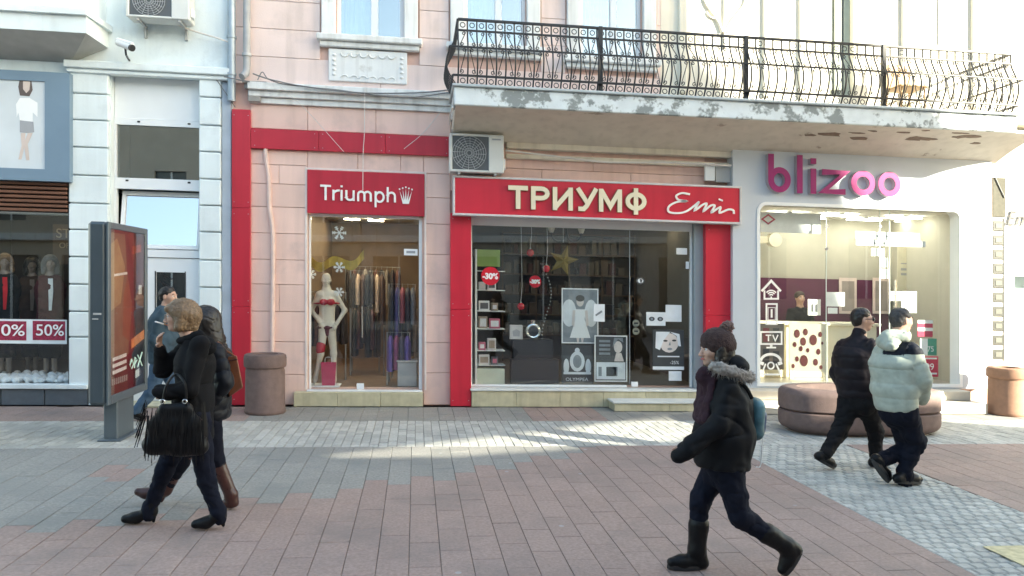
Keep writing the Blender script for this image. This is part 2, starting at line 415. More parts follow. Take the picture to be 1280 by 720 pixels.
# --- white building
wb = thing('white_building', 'white rendered building with banded pilasters at the left edge', 'building', ((XL+XLR)/2, D+.3, 0))
o_shop = rect_open(-110, 262, 86, 481); o_door = rect_open(138, 92, 250, 506)
o_door = (o_door[0], o_door[1], 0.02, o_door[3])
b = walls(B(), XL-6, XLR, 0, ZTOP, [o_shop, o_door], D+.02, D+.30)
b.build('wall', WHITE, wb)
B().box(XL-6, XLR, D+.30, D+8, ZTOP-.2, ZTOP).build('roof', CONC, wb)
b = B(); b.box(XL-6, XLR, D+8, D+8.2, 0, ZTOP); b.box(XL-6.2, XL-6, D+.02, D+8.2, 0, ZTOP); b.box(XLR-.05, XLR-.01, D+.32, D+8, 0, ZTOP-.2); b.build('rear_wall', WHITE, wb)
# pilaster blocks
ys = [88, 117, 150, 184, 219, 254, 287, 321, 355, 389, 421, 484]
zL = [P(90, y)[1] for y in ys]
for a, c in zip(zL, zL[1:]):
    B().box(PX(88), PX(137), D-.055, D+.03, c+.008, a-.008, .012).build('pilaster_block', WHITE, wb)
ysr = [94, 122, 157, 190, 224, 257, 290, 325, 359, 392, 425, 459, 500]
zR = [P(252, y)[1] for y in ysr]
for a, c in zip(zR, zR[1:]):
    B().box(PX(250), PX(277), D-.055, D+.03, max(c, .02)+.008, a-.008, .012).build('pilaster_block', WHITE, wb)
z0, z1 = P(86, 90)[1], P(86, 77)[1]
c_ = B(); c_.box(PX(84), XLR-.01, D-.13, D+.03, z0+.04, z1, .012); c_.box(PX(86), XLR-.02, D-.09, D+.03, z0-.02, z0+.038, .01); c_.build('cornice', WHITE, wb)
B().box(PX(277.5), XLR-.015, D-.02, D+.03, .02, z0-.03, .01).build('corner_strip', M('bluish_corner', (.42, .48, .55), .7), wb)
# sill and plinth tiles
zs0, zs1 = P(0, 485)[1], P(0, 480)[1]
B().box(XL, PX(112), D-.10, D+.04, zs0, zs1+.01, .008).build('window_ledge', WHITE, wb)
PT = M('dark_plinth_tile', (.10, .12, .14), .35, .12, 12)
xx = PX(112)
while xx > XL+.1:
    B().box(xx-.55, xx-.006, D-.06, D+.03, .005, zs0-.005, .006).build('plinth_tile', PT, wb); xx -= .556
B().box(PX(112)+.01, PX(138), D-.06, D+.03, .005, zL[-1]-.004, .006).build('plinth_tile', WHITE, wb)
# entrance recess
x0, x1, za, zb = o_door; YR = D+.14
ztp = [P(140, y)[1] for y in (95, 145, 153, 220, 234, 310, 320)]
B().box(x0+.003, x1-.003, YR, YR+.06, ztp[1], zb-.003, .006).build('upper_panel', PVC, wb)
fr = B(); fr.box(x0+.02, x1-.02, YR-.02, YR+.055, ztp[2], ztp[1]-.002); fr.box(x0+.02, x1-.02, YR-.02, YR+.055, ztp[4], ztp[3]-.002)
fr.box(x0+.02, x1-.02, YR-.02, YR+.055, ztp[6], ztp[5]-.002); fr.box(x1-.04, x1-.003, YR-.015, YR+.06, ztp[6], ztp[1]-.002); fr.box(x0+.003, x0+.035, YR-.015, YR+.06, ztp[6], ztp[1]-.002)
tw = fr.build('entrance_frame', PVC, wb)
fx = [((x0+.28*(x1-x0)), ztp[1]-.04), (x0+.85*(x1-x0), ztp[1]-.04), (x0+.15*(x1-x0), ztp[3]-.04), (x0+.85*(x1-x0), ztp[3]-.04)]
for qx, qz in fx: B().box(qx-.02, qx+.02, YR-.03, YR-.02, qz-.012, qz+.012, .004).build('fixing', BLACK, tw)
B().box(x0+.04, x1-.045, YR+.02, YR+.028, ztp[3], ztp[2]).build('transom_pane', GLASSD, wb)
# tilted vent window
tilt = math.radians(10); hgt = ztp[4]-ztp[5]
def tiltbox(xa, xb, ya, yb, za_, zb_):
    b = B().box(xa, xb, ya, yb, za_, zb_); out = []
    for q in b.v:
        dz = q[2]-ztp[5]; dy = q[1]-YR
        out.append((q[0], YR+dy*math.cos(tilt)+dz*math.sin(tilt), ztp[5]+dz*math.cos(tilt)-dy*math.sin(tilt)))
    b.v = out; return b
vx0, vx1 = x0+.07, x1-.05
v = tiltbox(vx0, vx0+.05, -.03+YR, YR+.03, ztp[5]+.005, ztp[4]-.01)
for q in (tiltbox(vx1-.03, vx1, YR-.03, YR+.03, ztp[5]+.005, ztp[4]-.01), tiltbox(vx0+.05, vx1-.03, YR-.03, YR+.03, ztp[4]-.07, ztp[4]-.01), tiltbox(vx0+.05, vx1-.03, YR-.03, YR+.03, ztp[5]+.005, ztp[5]+.06)): v.add(q.v, q.f)
vw = v.build('vent_window', PVC, wb)
tiltbox(vx0+.05, vx1-.03, YR, YR+.008, ztp[5]+.06, ztp[4]-.07).build('pane', glass('mirror_glass', (.25, .3, .33), .55), vw)
# door leaf
dx0 = PX(180, YR); dz1 = ztp[6]-.01
dl = B(); pz0, pz1 = P(195, 392, YR)[1], P(195, 340, YR)[1]; px0, px1 = PX(195, YR), PX(231, YR)
walls(dl, dx0, x1-.05, .04, dz1, [(px0, px1, pz0, pz1)], YR, YR+.05); dl.box(x0+.003, dx0-.006, YR, YR+.05, .04, dz1); dl.box(x1-.046, x1-.003, YR-.01, YR+.05, .04, dz1)
dr = dl.build('door', PVC, wb)
B().box(px0, px1, YR+.02, YR+.028, pz0, pz1).build('door_pane', GLASSD, dr)
gr = B(); gr.box(px0-.015, px0, YR-.006, YR+.001, pz0-.015, pz1+.015); gr.box(px1, px1+.015, YR-.006, YR+.001, pz0-.015, pz1+.015)
for i in range(5):
    zc = pz0+.06+i*(pz1-pz0-.12)/4
    gr.tube([(px0+.05+.13*(t/8)+.05*math.sin(t), YR+.012, zc+.04*math.cos(t*1.3)) for t in range(9)], .006, 6)
gr.build('door_grille', BLACK, dr)
B().tube([(dx0+.05, YR-.04, .98), (dx0+.16, YR-.04, .98)], .011).tube([(dx0+.06, YR-.04, .98), (dx0+.06, YR, .98)], .01).build('door_handle', ALU, dr)
B().box(x0+.1, x1-.1, YR+.3, YR+.35, 0, zb).build('hall_wall', M('hall', (.10, .11, .11), .9), wb)
B().box(x0, x1, D-.25, D+.3, .0, .035, .008).build('door_step', PLINTH, wb)
# bay above the left shop
YF = 10.72; zb0 = P(0, 36, YF)[1]; zw = P(85, 78)[1]
xf = PX(108, YF); xc = PX(132)
plan = [(XL-2, YF), (xf, YF), (xc, D+.01), (XL-2, D+.01)]
def grow(p, d): return [(p[0][0], p[0][1]-d), (p[1][0]+d*.3, p[1][1]-d), (p[2][0]+d, p[2][1]), p[3]]
bay = B(); bay.hprism(plan, zb0+.30, 8.6); bay.build('bay_wall', WHITE, wb)
bay = B(); bay.hprism(grow(plan, .03), zb0, zb0+.22); bay.build('bay_fascia', WHITE, wb)
bay = B(); bay.hprism(grow(plan, .09), zb0+.222, zb0+.299); bay.build('bay_ledge', WHITE, wb)
# soffit that slopes back down to the wall
sl = B(); pl = grow(plan, .02); zwl = zw; xw = PX(88)
sl.add([(pl[0][0], pl[0][1], zb0-.002), (pl[1][0], pl[1][1], zb0-.002), (pl[2][0], D+.012, zb0-.002), (xw, D+.012, zwl), (pl[0][0], D+.012, zwl)], [(0, 4, 3, 1), (1, 3, 2)]); sl.build('bay_soffit', M('grey_soffit', (.42, .42, .40), .85), wb)
# left shop room
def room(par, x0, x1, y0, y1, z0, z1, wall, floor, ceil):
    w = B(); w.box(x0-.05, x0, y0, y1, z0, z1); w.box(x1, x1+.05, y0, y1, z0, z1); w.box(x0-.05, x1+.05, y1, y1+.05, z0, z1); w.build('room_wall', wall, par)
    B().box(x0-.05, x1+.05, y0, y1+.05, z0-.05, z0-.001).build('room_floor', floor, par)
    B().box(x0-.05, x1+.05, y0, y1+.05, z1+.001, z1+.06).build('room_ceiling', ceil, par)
CEIL = M('ceiling_white', (.6, .57, .5), .9)
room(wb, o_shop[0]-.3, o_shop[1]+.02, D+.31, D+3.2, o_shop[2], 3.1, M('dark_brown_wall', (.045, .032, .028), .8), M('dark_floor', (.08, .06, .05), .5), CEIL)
sw = B(); x0, x1, za, zb = o_shop; zls = P(20, 266)[1]
B().box(x0+.003, x1-.004, D+.12, D+.13, za+.003, zls).build('shop_pane', GLASS, wb)
fr = B(); fr.box(x1-.035, x1-.004, D+.09, D+.118, za+.003, zls); fr.build('pane_frame', BLACK, wb)
B().box(PX(86.3), PX(88)-.004, D-.02, D+.018, za, z1-.1).build('dark_gap', BLACK, wb)
zl0 = P(0, 264)[1]; zl1 = P(0, 220)[1]
for i in range(8):
    zz = zl0+(i+.5)*(zl1-zl0)/8
    B().box(XL, PX(86), D-.06, D+.015, zz-.019, zz+.019, .006).build('louvre_slat', BROWNW, wb)
B().box(XL, PX(86), D+.016, D+.019, zl0, zl1).build('louvre_back', DARK, wb)

# --- pink building (ground floor: two red shop fronts; upper floor with balcony)
pb = thing('pink_building', 'pink rendered building with white cornice above the red shop fronts', 'building', ((XLR+XPE)/2, D+.3, 0))
o_tri = rect_open(385, 214, 528, 487); o_emi = (PX(588), PX(881), P(590, 484)[1], P(567, 222)[1]-.02)
o_bl = (PX(940), PX(1205), .18, P(950, 240)[1])
o_w1 = rect_open(420, -85, 505, 45); o_w2 = rect_open(580, -80, 658, 56); o_w3 = rect_open(725, -70, 803, 72)
o_d4 = rect_open(1037, -70, 1067, 118)
zc0, zc1 = P(330, 130)[1], P(330, 106)[1]          # cornice
ZUP = zc1
b = walls(B(), XLR, XPE, 0, ZUP, [o_tri, o_emi, o_bl], D+.03, D+.30)
b.build('wall', PINKD, pb)
XCR = PX(826)
b = walls(B(), XLR, XCR, ZUP, ZTOP, [o_w1, o_w2, o_w3], D+.03, D+.30); b.build('upper_wall', PINKD, pb)
b = walls(B(), XCR, XPE+3.4, ZUP, ZTOP, [o_d4], D+.0, D+.30); b.build('cream_wall', CREAM, pb)
B().box(XLR, XPE+3.4, D+.30, D+8, ZTOP-.2, ZTOP).build('roof', CONC, pb)
b = B(); b.box(XLR, XPE, D+8, D+8.2, 0, ZTOP); b.box(XPE-.05, XPE-.01, D+.31, D+8, 0, ZTOP-.2); b.build('rear_wall', PINK, pb)
b = B(); b.box(XLR, XPE+3.4, D+.31, D+8, ZUP-.1, ZUP+.1); b.build('floor_slab', CONC, pb)
# rendered blocks with recessed joints
def blocks(zlist, spans, m, y0=D, holes=()):
    for j, (za, zb) in enumerate(zip(zlist, zlist[1:])):
        for s0, s1, cuts in spans:
            xs = [s0]+[s0+(s1-s0)*c for c in cuts[j % len(cuts)]]+[s1]
            for xa, xb in zip(xs, xs[1:]):
                segs = [(xa, xb)]
                for h in holes:
                    if h[2] < zb-.01 and h[3] > za+.01:
                        ns = []
                        for p, q in segs:
                            if h[1] <= p or h[0] >= q: ns.append((p, q)); continue
                            if h[0] > p: ns.append((p, h[0]))
                            if h[1] < q: ns.append((h[1], q))
                        segs = ns
                for p, q in segs:
                    if q-p > .04: B().box(p+.003, q-.003, y0, D+.04, za+.003, zb-.003, .005).build('wall_block', m, pb)
ysb = [508, 468, 427, 389, 355, 324, 291, 258, 229, 205, 186]
zlb = [max(P(320, y)[1], .0) for y in ysb]; zlb[0] = .01
blocks(zlb, [(PX(313), PX(384), [[], [], [], [.5], []])], PINK)
ysb2 = [506, 466, 428, 394, 355, 318, 280, 247, 217, 190]; zlb2 = [max(P(540, y)[1], .0) for y in ysb2]; zlb2[0] = .01
blocks(zlb2, [(PX(529.5), PX(563), [[]])], PINK)
zt0 = P(383, 210)[1]
blocks([zt0, zt0+.36], [(PX(384), PX(529.5), [[.43, .8]])], PINK)
zr0, zr1 = P(313, 185)[1], P(313, 160)[1]
blocks([zr1, zc0], [(PX(313), PX(563), [[.28, .62]])], PINK)
ze0, ze1 = P(640, 224)[1]-.2, P(640, 180)[1]
blocks([ze0, (ze0+ze1)/2, ze1+.1], [(PX(563), PX(881), [[.35, .7], [.2, .55]])], PINK)
zu = [ZUP+i*.40 for i in range(13)]
pan = R(411, 61, 509, 101); 
hol = [(o[0]-.22, o[1]+.22, o[2]-.12, o[3]+.2) for o in (o_w1, o_w2, o_w3)]
blocks(zu, [(XLR, XCR, [[.33, .55, .7], [.25, .52, .8]])], PALEPINK, holes=hol)
# cornice over the first shop
c_ = B(); cx0, cx1 = PX(312), PX(566)
hC = zc1-zc0
c_.box(cx0, cx1, D-.05, D+.02, zc0, zc0+hC*.3, .006); c_.box(cx0, cx1, D-.10, D+.02, zc0+hC*.31, zc0+hC*.62, .008); c_.box(cx0, cx1, D-.16, D+.02, zc0+hC*.63, zc1, .008); c_.build('cornice', TRIMW, pb)
# mouldings below the balcony
x0 = PX(632); x1 = PX(916); zm = [P(640, y)[1] for y in (179, 187, 193, 199)]
c_ = B(); c_.box(x0, x1, D-.14, D+.02, zm[1], zm[0], .01); c_.box(x0, x1, D-.06, D+.02, zm[3], zm[2], .008); c_.build('moulding', CREAM, pb)
# relief panel under the first window
rp = B(); rp.box(*[pan[0], pan[1]], D-.035, D+.001, pan[2], pan[3], .008); rel = rp.build('relief_panel', TRIMW, pb)
o = B(); wdt = pan[1]-pan[0]; hh = pan[3]-pan[2]
for i in range(6):
    cxx = pan[0]+wdt*(.2+.12*i); o.tube([(cxx+.05*math.cos(t), D-.04, pan[3]-.06+.045*math.sin(t)) for t in np.linspace(math.pi, 2*math.pi, 9)], .014, 6)
    o.tube([(cxx+.05*math.cos(t), D-.04, pan[2]+.05+.035*math.sin(t)) for t in np.linspace(0, math.pi, 7)], .011, 6)
for sx in (.07, .93):
    for k_ in range(5): o.ball((pan[0]+wdt*sx, D-.037, pan[2]+hh*(.2+.15*k_)), (.03, .014, .022), 8, 6)
o.build('garland', TRIMW, rel)
# upper windows
CURT = M('pale_curtain', (.75, .80, .80), .9, .1, 9)
def window(o, sill=True, mull=.58, ztop=None):
    x0, x1, za, zb = o
    f = B(); f.box(x0-.20, x0-.002, D-.06, D+.029, za, zb+.2, .01); f.box(x1+.002, x1+.20, D-.06, D+.029, za, zb+.2, .01); f.box(x0-.002, x1+.002, D-.06, D+.029, zb, zb+.2, .01)
    w = f.build('window', TRIMW, pb)
    s_ = B(); s_.box(x0-.26, x1+.26, D-.14, D+.02, za-.09, za-.002, .012); s_.box(x0-.22, x1+.22, D-.08, D+.02, za-.17, za-.092, .012); s_.build('sill', TRIMW, w)
    t = B(); xm = x0+(x1-x0)*mull
    for a, c in ((x0, x0+.06), (xm-.05, xm+.05), (x1-.06, x1)): t.box(a, c, D+.10, D+.16, za, zb, .006)
    t.box(x0+.06, xm-.05, D+.10, D+.16, za, za+.07); t.box(xm+.05, x1-.06, D+.10, D+.16, za, za+.07)
    t.build('sash', PVC, w)
    B().box(x0+.06, xm-.05, D+.13, D+.138, za+.07, zb).build('pane', GLASSW, w); B().box(xm+.05, x1-.06, D+.13, D+.138, za+.07, zb).build('pane', GLASSW, w)
    c = B(); n = 24; 
    pts = [(x0+(x1-x0)*i/n*.52, .24+.02*math.sin(i*1.9)) for i in range(n+1)]
    c.add([(p, D+q, z) for z in (za, zb) for p, q in pts], [(i, i+1, n+2+i, n+1+i) for i in range(n)]); c.build('curtain', CURT, w)
    B().box(x0-.1, x1+.1, D+.6, D+.62, za-.1, zb).build('room_back', M('dim_room', (.12, .14, .16), .9), w)
for o in (o_w1, o_w2, o_w3): window(o, mull=.56)
# cream upper part: door, relief stems, pilaster strips
x0, x1, za, zb = o_d4
dd = B(); xm = (x0+x1)/2
for a, c in ((x0, x0+.1), (x1-.1, x1), (xm-.06, xm+.06)): dd.box(a, c, D+.1, D+.16, za, zb, .008)
dw = dd.build('balcony_door', M('grey_green_door', (.36, .40, .35), .6), pb)
B().box(x0+.1, xm-.06, D+.12, D+.13, za, zb).build('pane', GLASSD, dw); B().box(xm+.06, x1-.1, D+.12, D+.13, za, zb).build('pane', GLASSD, dw)
B().box(x0-.1, x1+.1, D+.31, D+.33, za-.1, zb).build('door_back', M('dim_room', (.1, .1, .1)), dw)
for px_ in (850, 955, 1000, 1128, 1215):
    B().box(PX(px_)-.03, PX(px_)+.10, D-.045, D+.001, ZUP+.2, ZTOP-.4, .015).build('pilaster_strip', CREAM, pb)
st = B()
zA = P(890, 40)[1]
for px_, s_ in ((905, -1), (905, 1)):
    base = np.array((PX(px_), D-.02, zA)); pts = catmull([base+np.array((s_*.03, 0, 0)), base+np.array((s_*.12, 0, .18)), base+np.array((s_*.3, 0, .42)), base+np.array((s_*.34, 0, .6))], 5)
    st.tube(pts, list(np.linspace(.03, .012, len(pts))), 7)
    pts = catmull([base+np.array((s_*.12, 0, .2)), base+np.array((s_*.22, 0, .22)), base+np.array((s_*.28, 0, .30))], 4); st.tube(pts, list(np.linspace(.02, .008, len(pts))), 6)
st.tube([(PX(905), D-.02, zA-.25), (PX(905), D-.02, zA+.7)], .018, 8)
st.build('relief_stem', CREAM, pb)
ns = R(1172, -40, 1188, 56); B().box(ns[0], ns[1], D-.012, D-.001, ns[2], ns[3], .003).build('niche_panel', M('grey_green_panel', (.30, .31, .27), .7), pb)
# red shop-front frame
def red_run(x0, x1, y0, y1, z0, z1, n, m, vert):
    for i in range(n):
        if vert: B().box(x0, x1, y0, y1, z0+(z1-z0)*i/n+.0015, z0+(z1-z0)*(i+1)/n-.0015, .004).build('red_panel', m, pb)
        else: B().box(x0+(x1-x0)*i/n+.0015, x0+(x1-x0)*(i+1)/n-.0015, y0, y1, z0, z1, .004).build('red_panel', m, pb)
    for i in range(n):
        for u in (.06, .94):
            if vert: q = [(x0+(x1-x0)*v, z0+(z1-z0)*(i+u)/n) for v in (.12, .88)]
            else: q = [(x0+(x1-x0)*(i+u)/n, z0+(z1-z0)*v) for v in (.15, .85)]
            for sx, sz in q: B().disc(sx, sz, .006, y0-.003, y0-.0005, 8).build('screw', GREYP, pb)
red_run(XLR, PX(313, D-.06), D-.06, D+.03, .01, P(291, 136, D-.06)[1], 3, RED, True)
zz = [P(313, y, D-.06)[1] for y in (185, 160)]
red_run(PX(313, D-.06)+.003, PX(563), D-.06, D+.03, zz[0], zz[1], 3, RED, False)
red_run(PX(563, D-.12), PX(589, D-.12), D-.12, D+.03, .01, P(567, 266, D-.12)[1], 2, RED2, True)
red_run(PX(882, D-.12), PX(917.5, D-.12), D-.12, D+.03, .01, P(881, 280, D-.12)[1], 2, RED2, True)
# plinths and steps
def tiles(x0, x1, y0, y1, z0, z1, n, name='plinth_tile'):
    w = (x1-x0)/n
    for i in range(n): B().box(x0+i*w+.002, x0+(i+1)*w-.002, y0, y1, z0, z1, .004).build(name, PLINTH, pb)
zt_ = P(385, 487)[1]
tiles(PX(367, D-.15), PX(529, D-.15), D-.15, D+.1, .01, zt_-.02, 3)
B().box(PX(384), PX(528), D-.08, D+.10, zt_-.018, zt_, .004).build('door_sill', PVC, pb)
ze_ = o_emi[2]
tiles(PX(589, D-.15)+.005, PX(912, D-.15), D-.15, D+.1, .01, ze_-.035, 6)
B().box(PX(588, D-.17), PX(912, D-.17), D-.17, D+.14, ze_-.033, ze_, .006).build('stone_ledge', M('pale_ledge', (.70, .71, .68), .5), pb)
sx0, sx1 = PX(768, D-.5), PX(905, D-.5); zst = P(768, 502, D-.5)[1]
tiles(sx0, sx1, D-.5, D-.16, .005, zst-.03, 2, 'step_tile'); B().box(sx0-.02, sx1+.02, D-.52, D-.16, zst-.028, zst, .006).build('step_tread', M('pale_ledge', (.7, .71, .68)), pb)
STONE = M('beige_step', (.55, .50, .42), .6, .08, 8)
bx0, bx1 = PX(932, D-.45), PX(1214, D-.45)
zq = P(1100, 487, D-.3)[1]
B().box(bx0, bx1, D-.45, D+.1, .165, max(zq, .30), .01).build('step', STONE, pb)
B().box(bx0-.1, PX(1232, D-.7), D-.75, D+.05, .004, .163, .01).build('step', STONE, pb)
# rooms behind the shop windows
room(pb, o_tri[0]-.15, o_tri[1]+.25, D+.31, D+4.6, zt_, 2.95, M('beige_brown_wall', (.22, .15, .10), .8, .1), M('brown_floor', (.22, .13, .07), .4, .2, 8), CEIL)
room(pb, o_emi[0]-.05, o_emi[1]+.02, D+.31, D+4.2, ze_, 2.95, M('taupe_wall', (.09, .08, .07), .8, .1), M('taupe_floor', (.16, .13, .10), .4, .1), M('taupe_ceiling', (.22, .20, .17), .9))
o_blz1 = 3.1
room(pb, o_bl[0]-.02, o_bl[1]+.1, D+.31, D+2.05, .33, o_blz1, M('cream_shop_wall', (.46, .44, .37), .8, .04), M('light_floor', (.42, .38, .32), .35, .06), M('cream_ceiling', (.75, .73, .66), .9))
# ------------------------------------------------------------ shop windows
def px_plate(name, x0, y0, x1, y1, Y, mat, par=None, t=.004, bev=0):
    a, b_, c, d = R(x0, y0, x1, y1, Y); return B().box(a, b_, Y-t, Y, c, d, bev).build(name, mat, par)
YG = D+.10
# first shop (narrow window with door)
tw = B(); a, c, za, zb = o_tri; zg = P(385, 267)[1]
tw.box(a+.002, a+.03, YG-.03, YG+.03, zt_, zg, .004); tw.box(c-.05, c-.002, YG-.03, YG+.03, zt_, zg, .004); tw.box(a+.03, c-.05, YG-.03, YG+.03, zg-.03, zg+.05, .004)
tsw = tw.build('shop_window', PVC, pb)
xd0, xd1 = PX(449, YG), PX(470, YG)
xs_ = [a+.03, PX(440, YG), PX(471, YG), c-.05]
for q0, q1 in zip(xs_, xs_[1:]): B().box(q0+.003, q1-.003, YG, YG+.01, zt_+.004, zg-.032).build('pane', GLASS, tsw)
hd = B(); xh = PX(453, YG); hd.tube([(xh, YG-.045, P(452, 422)[1]), (xh, YG-.045, P(452, 383)[1])], .014); hd.tube([(xh, YG-.045, P(452, 417)[1]), (xh, YG, P(452, 417)[1])], .008); hd.tube([(xh, YG-.045, P(452, 388)[1]), (xh, YG, P(452, 388)[1])], .008); hd.build('door_handle', M('steel', (.6, .6, .6), .25, metal=1), tsw)
px_plate('door_lock', 446, 479, 455, 487, YG-.012, PVC, tsw, .02)
# second shop (wide window)
a, c, za, zb = o_emi; zg2 = P(590, 279)[1]; xr = PX(862, YG)
tw = B(); tw.box(a+.002, a+.03, YG-.03, YG+.03, ze_+.001, zg2+.2, .004); tw.box(xr, xr+.03, YG-.03, YG+.03, ze_+.001, zg2+.2, .004); tw.box(a+.03, xr, YG-.03, YG+.03, zg2-.02, zg2+.2); tw.box(a+.03, PX(783, YG), YG-.03, YG+.03, ze_+.001, ze_+.03, .004)
esw = tw.build('shop_window', PVC, pb)
B().box(xr+.031, c-.002, D-.02, YG+.1, ze_+.001, zg2+.2, .01).build('door_jamb', ALU, esw)
xs_ = [a+.03, PX(787, YG), xr]
for q0, q1 in zip(xs_, xs_[1:]): B().box(q0+.003, q1-.003, YG, YG+.01, ze_+.031, zg2-.022).build('pane', GLASS, esw)
px_plate('door_lock', 789, 477, 797, 483, YG-.012, PVC, esw, .02)
px_plate('door_closer', 845, 310, 858, 318, YG-.02, PVC, esw, .03); px_plate('hinge', 857, 327, 861, 336, YG-.03, PVC, esw, .01)
for px_, zt in ((787, 280),):
    B().tube([(PX(px_, YG), YG-.004, ze_+.05), (PX(px_, YG), YG-.004, zg2-.03)], .006, 6).build('glass_edge', ALU, esw)
# third shop: silver panel round a window with rounded corners
YS = D-.20
pbz = thing('silver_shopfront', 'silver composite shopfront panel round the phone shop window', 'shopfront', (PX(1080, YS), YS, .3))
bx0, bx1, bz0, bz1 = PX(916, YS), PX(1239, YS), .31, P(916, 182, YS)[1]
wx0, wx1, wz1, wz0 = PX(948, YS), PX(1201, YS), P(948, 254, YS)[1], .36
rc = .13
arcL = [(wx0+rc-rc*math.cos(t), wz1-rc+rc*math.sin(t)) for t in np.linspace(0, math.pi/2, 9)]
arcR = [(wx1-rc+rc*math.sin(t), wz1-rc+rc*math.cos(t)) for t in np.linspace(0, math.pi/2, 9)]
hole = [(wx0, wz0)]+arcL+arcR+[(wx1, wz0)]
B().prism([(bx0, bz0), (bx0, bz1), (bx1, bz1), (bx1, bz0), (wx1, bz0)]+hole[::-1]+[(wx0, bz0)], YS, YS+.04).build('panel', BLIZ, pbz)
B().box(wx0, wx1, YS, YS+.04, bz0, wz0-.001).build('lower_panel', BLIZ, pbz)
b = B(); b.box(bx0, bx0+.02, YS+.041, D+.02, bz0, bz1); b.box(bx1-.02, bx1, YS+.041, D+.02, bz0, bz1); b.box(bx0, bx1, YS+.041, D+.02, bz1-.02, bz1); b.build('return_edge', BLIZ, pbz)
RV = M('white_reveal', (.85, .86, .85), .35, .02)
rv = B(); m_ = len(hole); rv.add([(x, YS+.041, z) for x, z in hole]+[(x, D+.05, z) for x, z in hole], [(i, i+1, m_+i+1, m_+i) for i in range(m_-1)]+[(m_-1, 0, m_, 2*m_-1)]); rv.sm = True
rv.build('reveal', RV, pbz)
rv = B().stroke(hole, .05, YS-.012, YS-.001, True).build('window_trim', RV, pbz)
YP = D+.04
gx = [wx0-.02, PX(1033, YP), PX(1100, YP), PX(1112, YP), wx1+.02]
for q0, q1 in zip(gx, gx[1:]): B().box(q0+.004, q1-.004, YP, YP+.01, wz0, wz1).build('pane', GLASS, pbz)
STEEL = M('steel', (.6, .6, .6), .25)
fit = B()
for px_ in (1033, 1100, 1112): fit.box(PX(px_, YP)-.004, PX(px_, YP)+.004, YP-.002, YP+.014, wz0, wz1)
fit.build('pane_edge', M('glass_edge', (.75, .85, .80), .3), pbz)
for px_, py_ in ((1033, 311), (1033, 283), (1100, 283)): B().disc(PX(px_, YP), P(px_, py_, YP)[1], .025, YP-.014, YP-.003, 16).build('clamp', STEEL, pbz)
hz0, hz1 = P(1118, 440, YP)[1], P(1118, 350, YP)[1]
B().tube([(PX(1116, YP), YP-.06, hz0), (PX(1116, YP), YP-.06, hz1)], .014).build('door_handle', STEEL, pbz)
# ------------------------------------------------------------ signs
def letters(b, chars, x, z, H, w, y0, y1):
    """each char: (width, list of strokes) in units of H"""
    k = 0
    for wd, strokes in chars:
        for st in strokes:
            cl = st[0] == 'o'; pts = st[1] if cl else st
            b.stroke([(x+p[0]*H, z+p[1]*H) for p in pts], w*H, y0-k*.0007, y1, cl); k = (k+1) % 7
        x += wd*H
    return x
def arc(cx, cy, rx, ry, a0, a1, n=10): return [(cx+rx*math.cos(math.radians(a0+(a1-a0)*i/n)), cy+ry*math.sin(math.radians(a0+(a1-a0)*i/n))) for i in range(n+1)]
YT = D-.04
s1 = thing('shop_sign', 'crimson sign with white lettering and a crown above the narrow door', 'sign', (PX(457, YT), YT, P(383, 266, YT)[1]))
q = R(384, 212, 530.5, 266, YT); B().box(q[0], q[1], YT, D+.03, q[2], q[3], .005).build('board', RED, s1)
fr = B(); fr.box(q[0]-.035, q[0]-.002, D-.012, D+.03, zt_, q[3]+.035, .004); fr.box(q[1]+.002, q[1]+.03, D-.012, D+.03, zt_, q[3]+.035, .004); fr.box(q[0]-.002, q[1]+.002, D-.012, D+.03, q[3]+.003, q[3]+.035, .004); fr.build('frame_strip', M('pale_pink_trim', (.80, .68, .62), .6), s1)
x, z = P(400.5, 250, YT); Hh = P(400.5, 231, YT)[1]-z
X_ = .70
tri = [(.56, [[(0, .94), (.52, .94)], [(.26, .94), (.26, .0)]]),
       (.40, [[(.08, X_), (.08, 0)], arc(.34, .40, .26, .26, 180, 80, 6)]),
       (.24, [[(.08, X_), (.08, 0)], [(.08, 1.0), (.08, .88)]]),
       (.58, [[(.07, X_), (.07, .25)]+arc(.25, .25, .18, .19, 180, 360, 10)+[(.43, X_)], [(.43, .3), (.43, 0)]]),
       (.86, [[(.07, 0), (.07, .45)]+arc(.225, .46, .155, .18, 180, 0, 8)+[(.38, 0)], [(.38, .45)]+arc(.535, .46, .155, .18, 180, 0, 8)+[(.69, 0)]]),
       (.60, [[(.07, X_), (.07, -.36)], ('o', arc(.27, .32, .2, .32, 0, 350, 18))]),
       (.5, [[(.07, 1.0), (.07, 0)], [(.07, .42)]+arc(.25, .42, .18, .22, 180, 0, 8)+[(.43, 0)]])]
tb = B(); tot = sum(t[0] for t in tri); Wt = PX(495.5, YT)-x
sc_ = Wt/(tot*Hh); tri = [(wd*sc_, [('o', [(p[0]*sc_, p[1]) for p in st[1]]) if st[0] == 'o' else [(p[0]*sc_, p[1]) for p in st] for st in sts]) for wd, sts in tri]
letters(tb, tri, x, z, Hh, .135, YT-.022, YT-.001); tb.build('lettering', WHITELET, s1)
cr = B(); x0_, z0_ = P(499, 255, YT); cw = PX(515.5, YT)-x0_; ch = Hh*1.15
for i in range(5):
    t = (i-2)/2; bx_ = x0_+cw/2+t*cw*.16; tx = x0_+cw/2+t*cw*.47; tz = z0_+ch*(.98-.12*abs(t))
    cr.prism([(bx_-cw*.075, z0_+ch*.02), (bx_+cw*.075, z0_+ch*.02), (tx, tz-.02)], YT-.014-i*.0006, YT-.001); cr.disc(tx, tz, .012, YT-.015-i*.0006, YT-.001, 10)
cr.build('crown', WHITELET, s1)
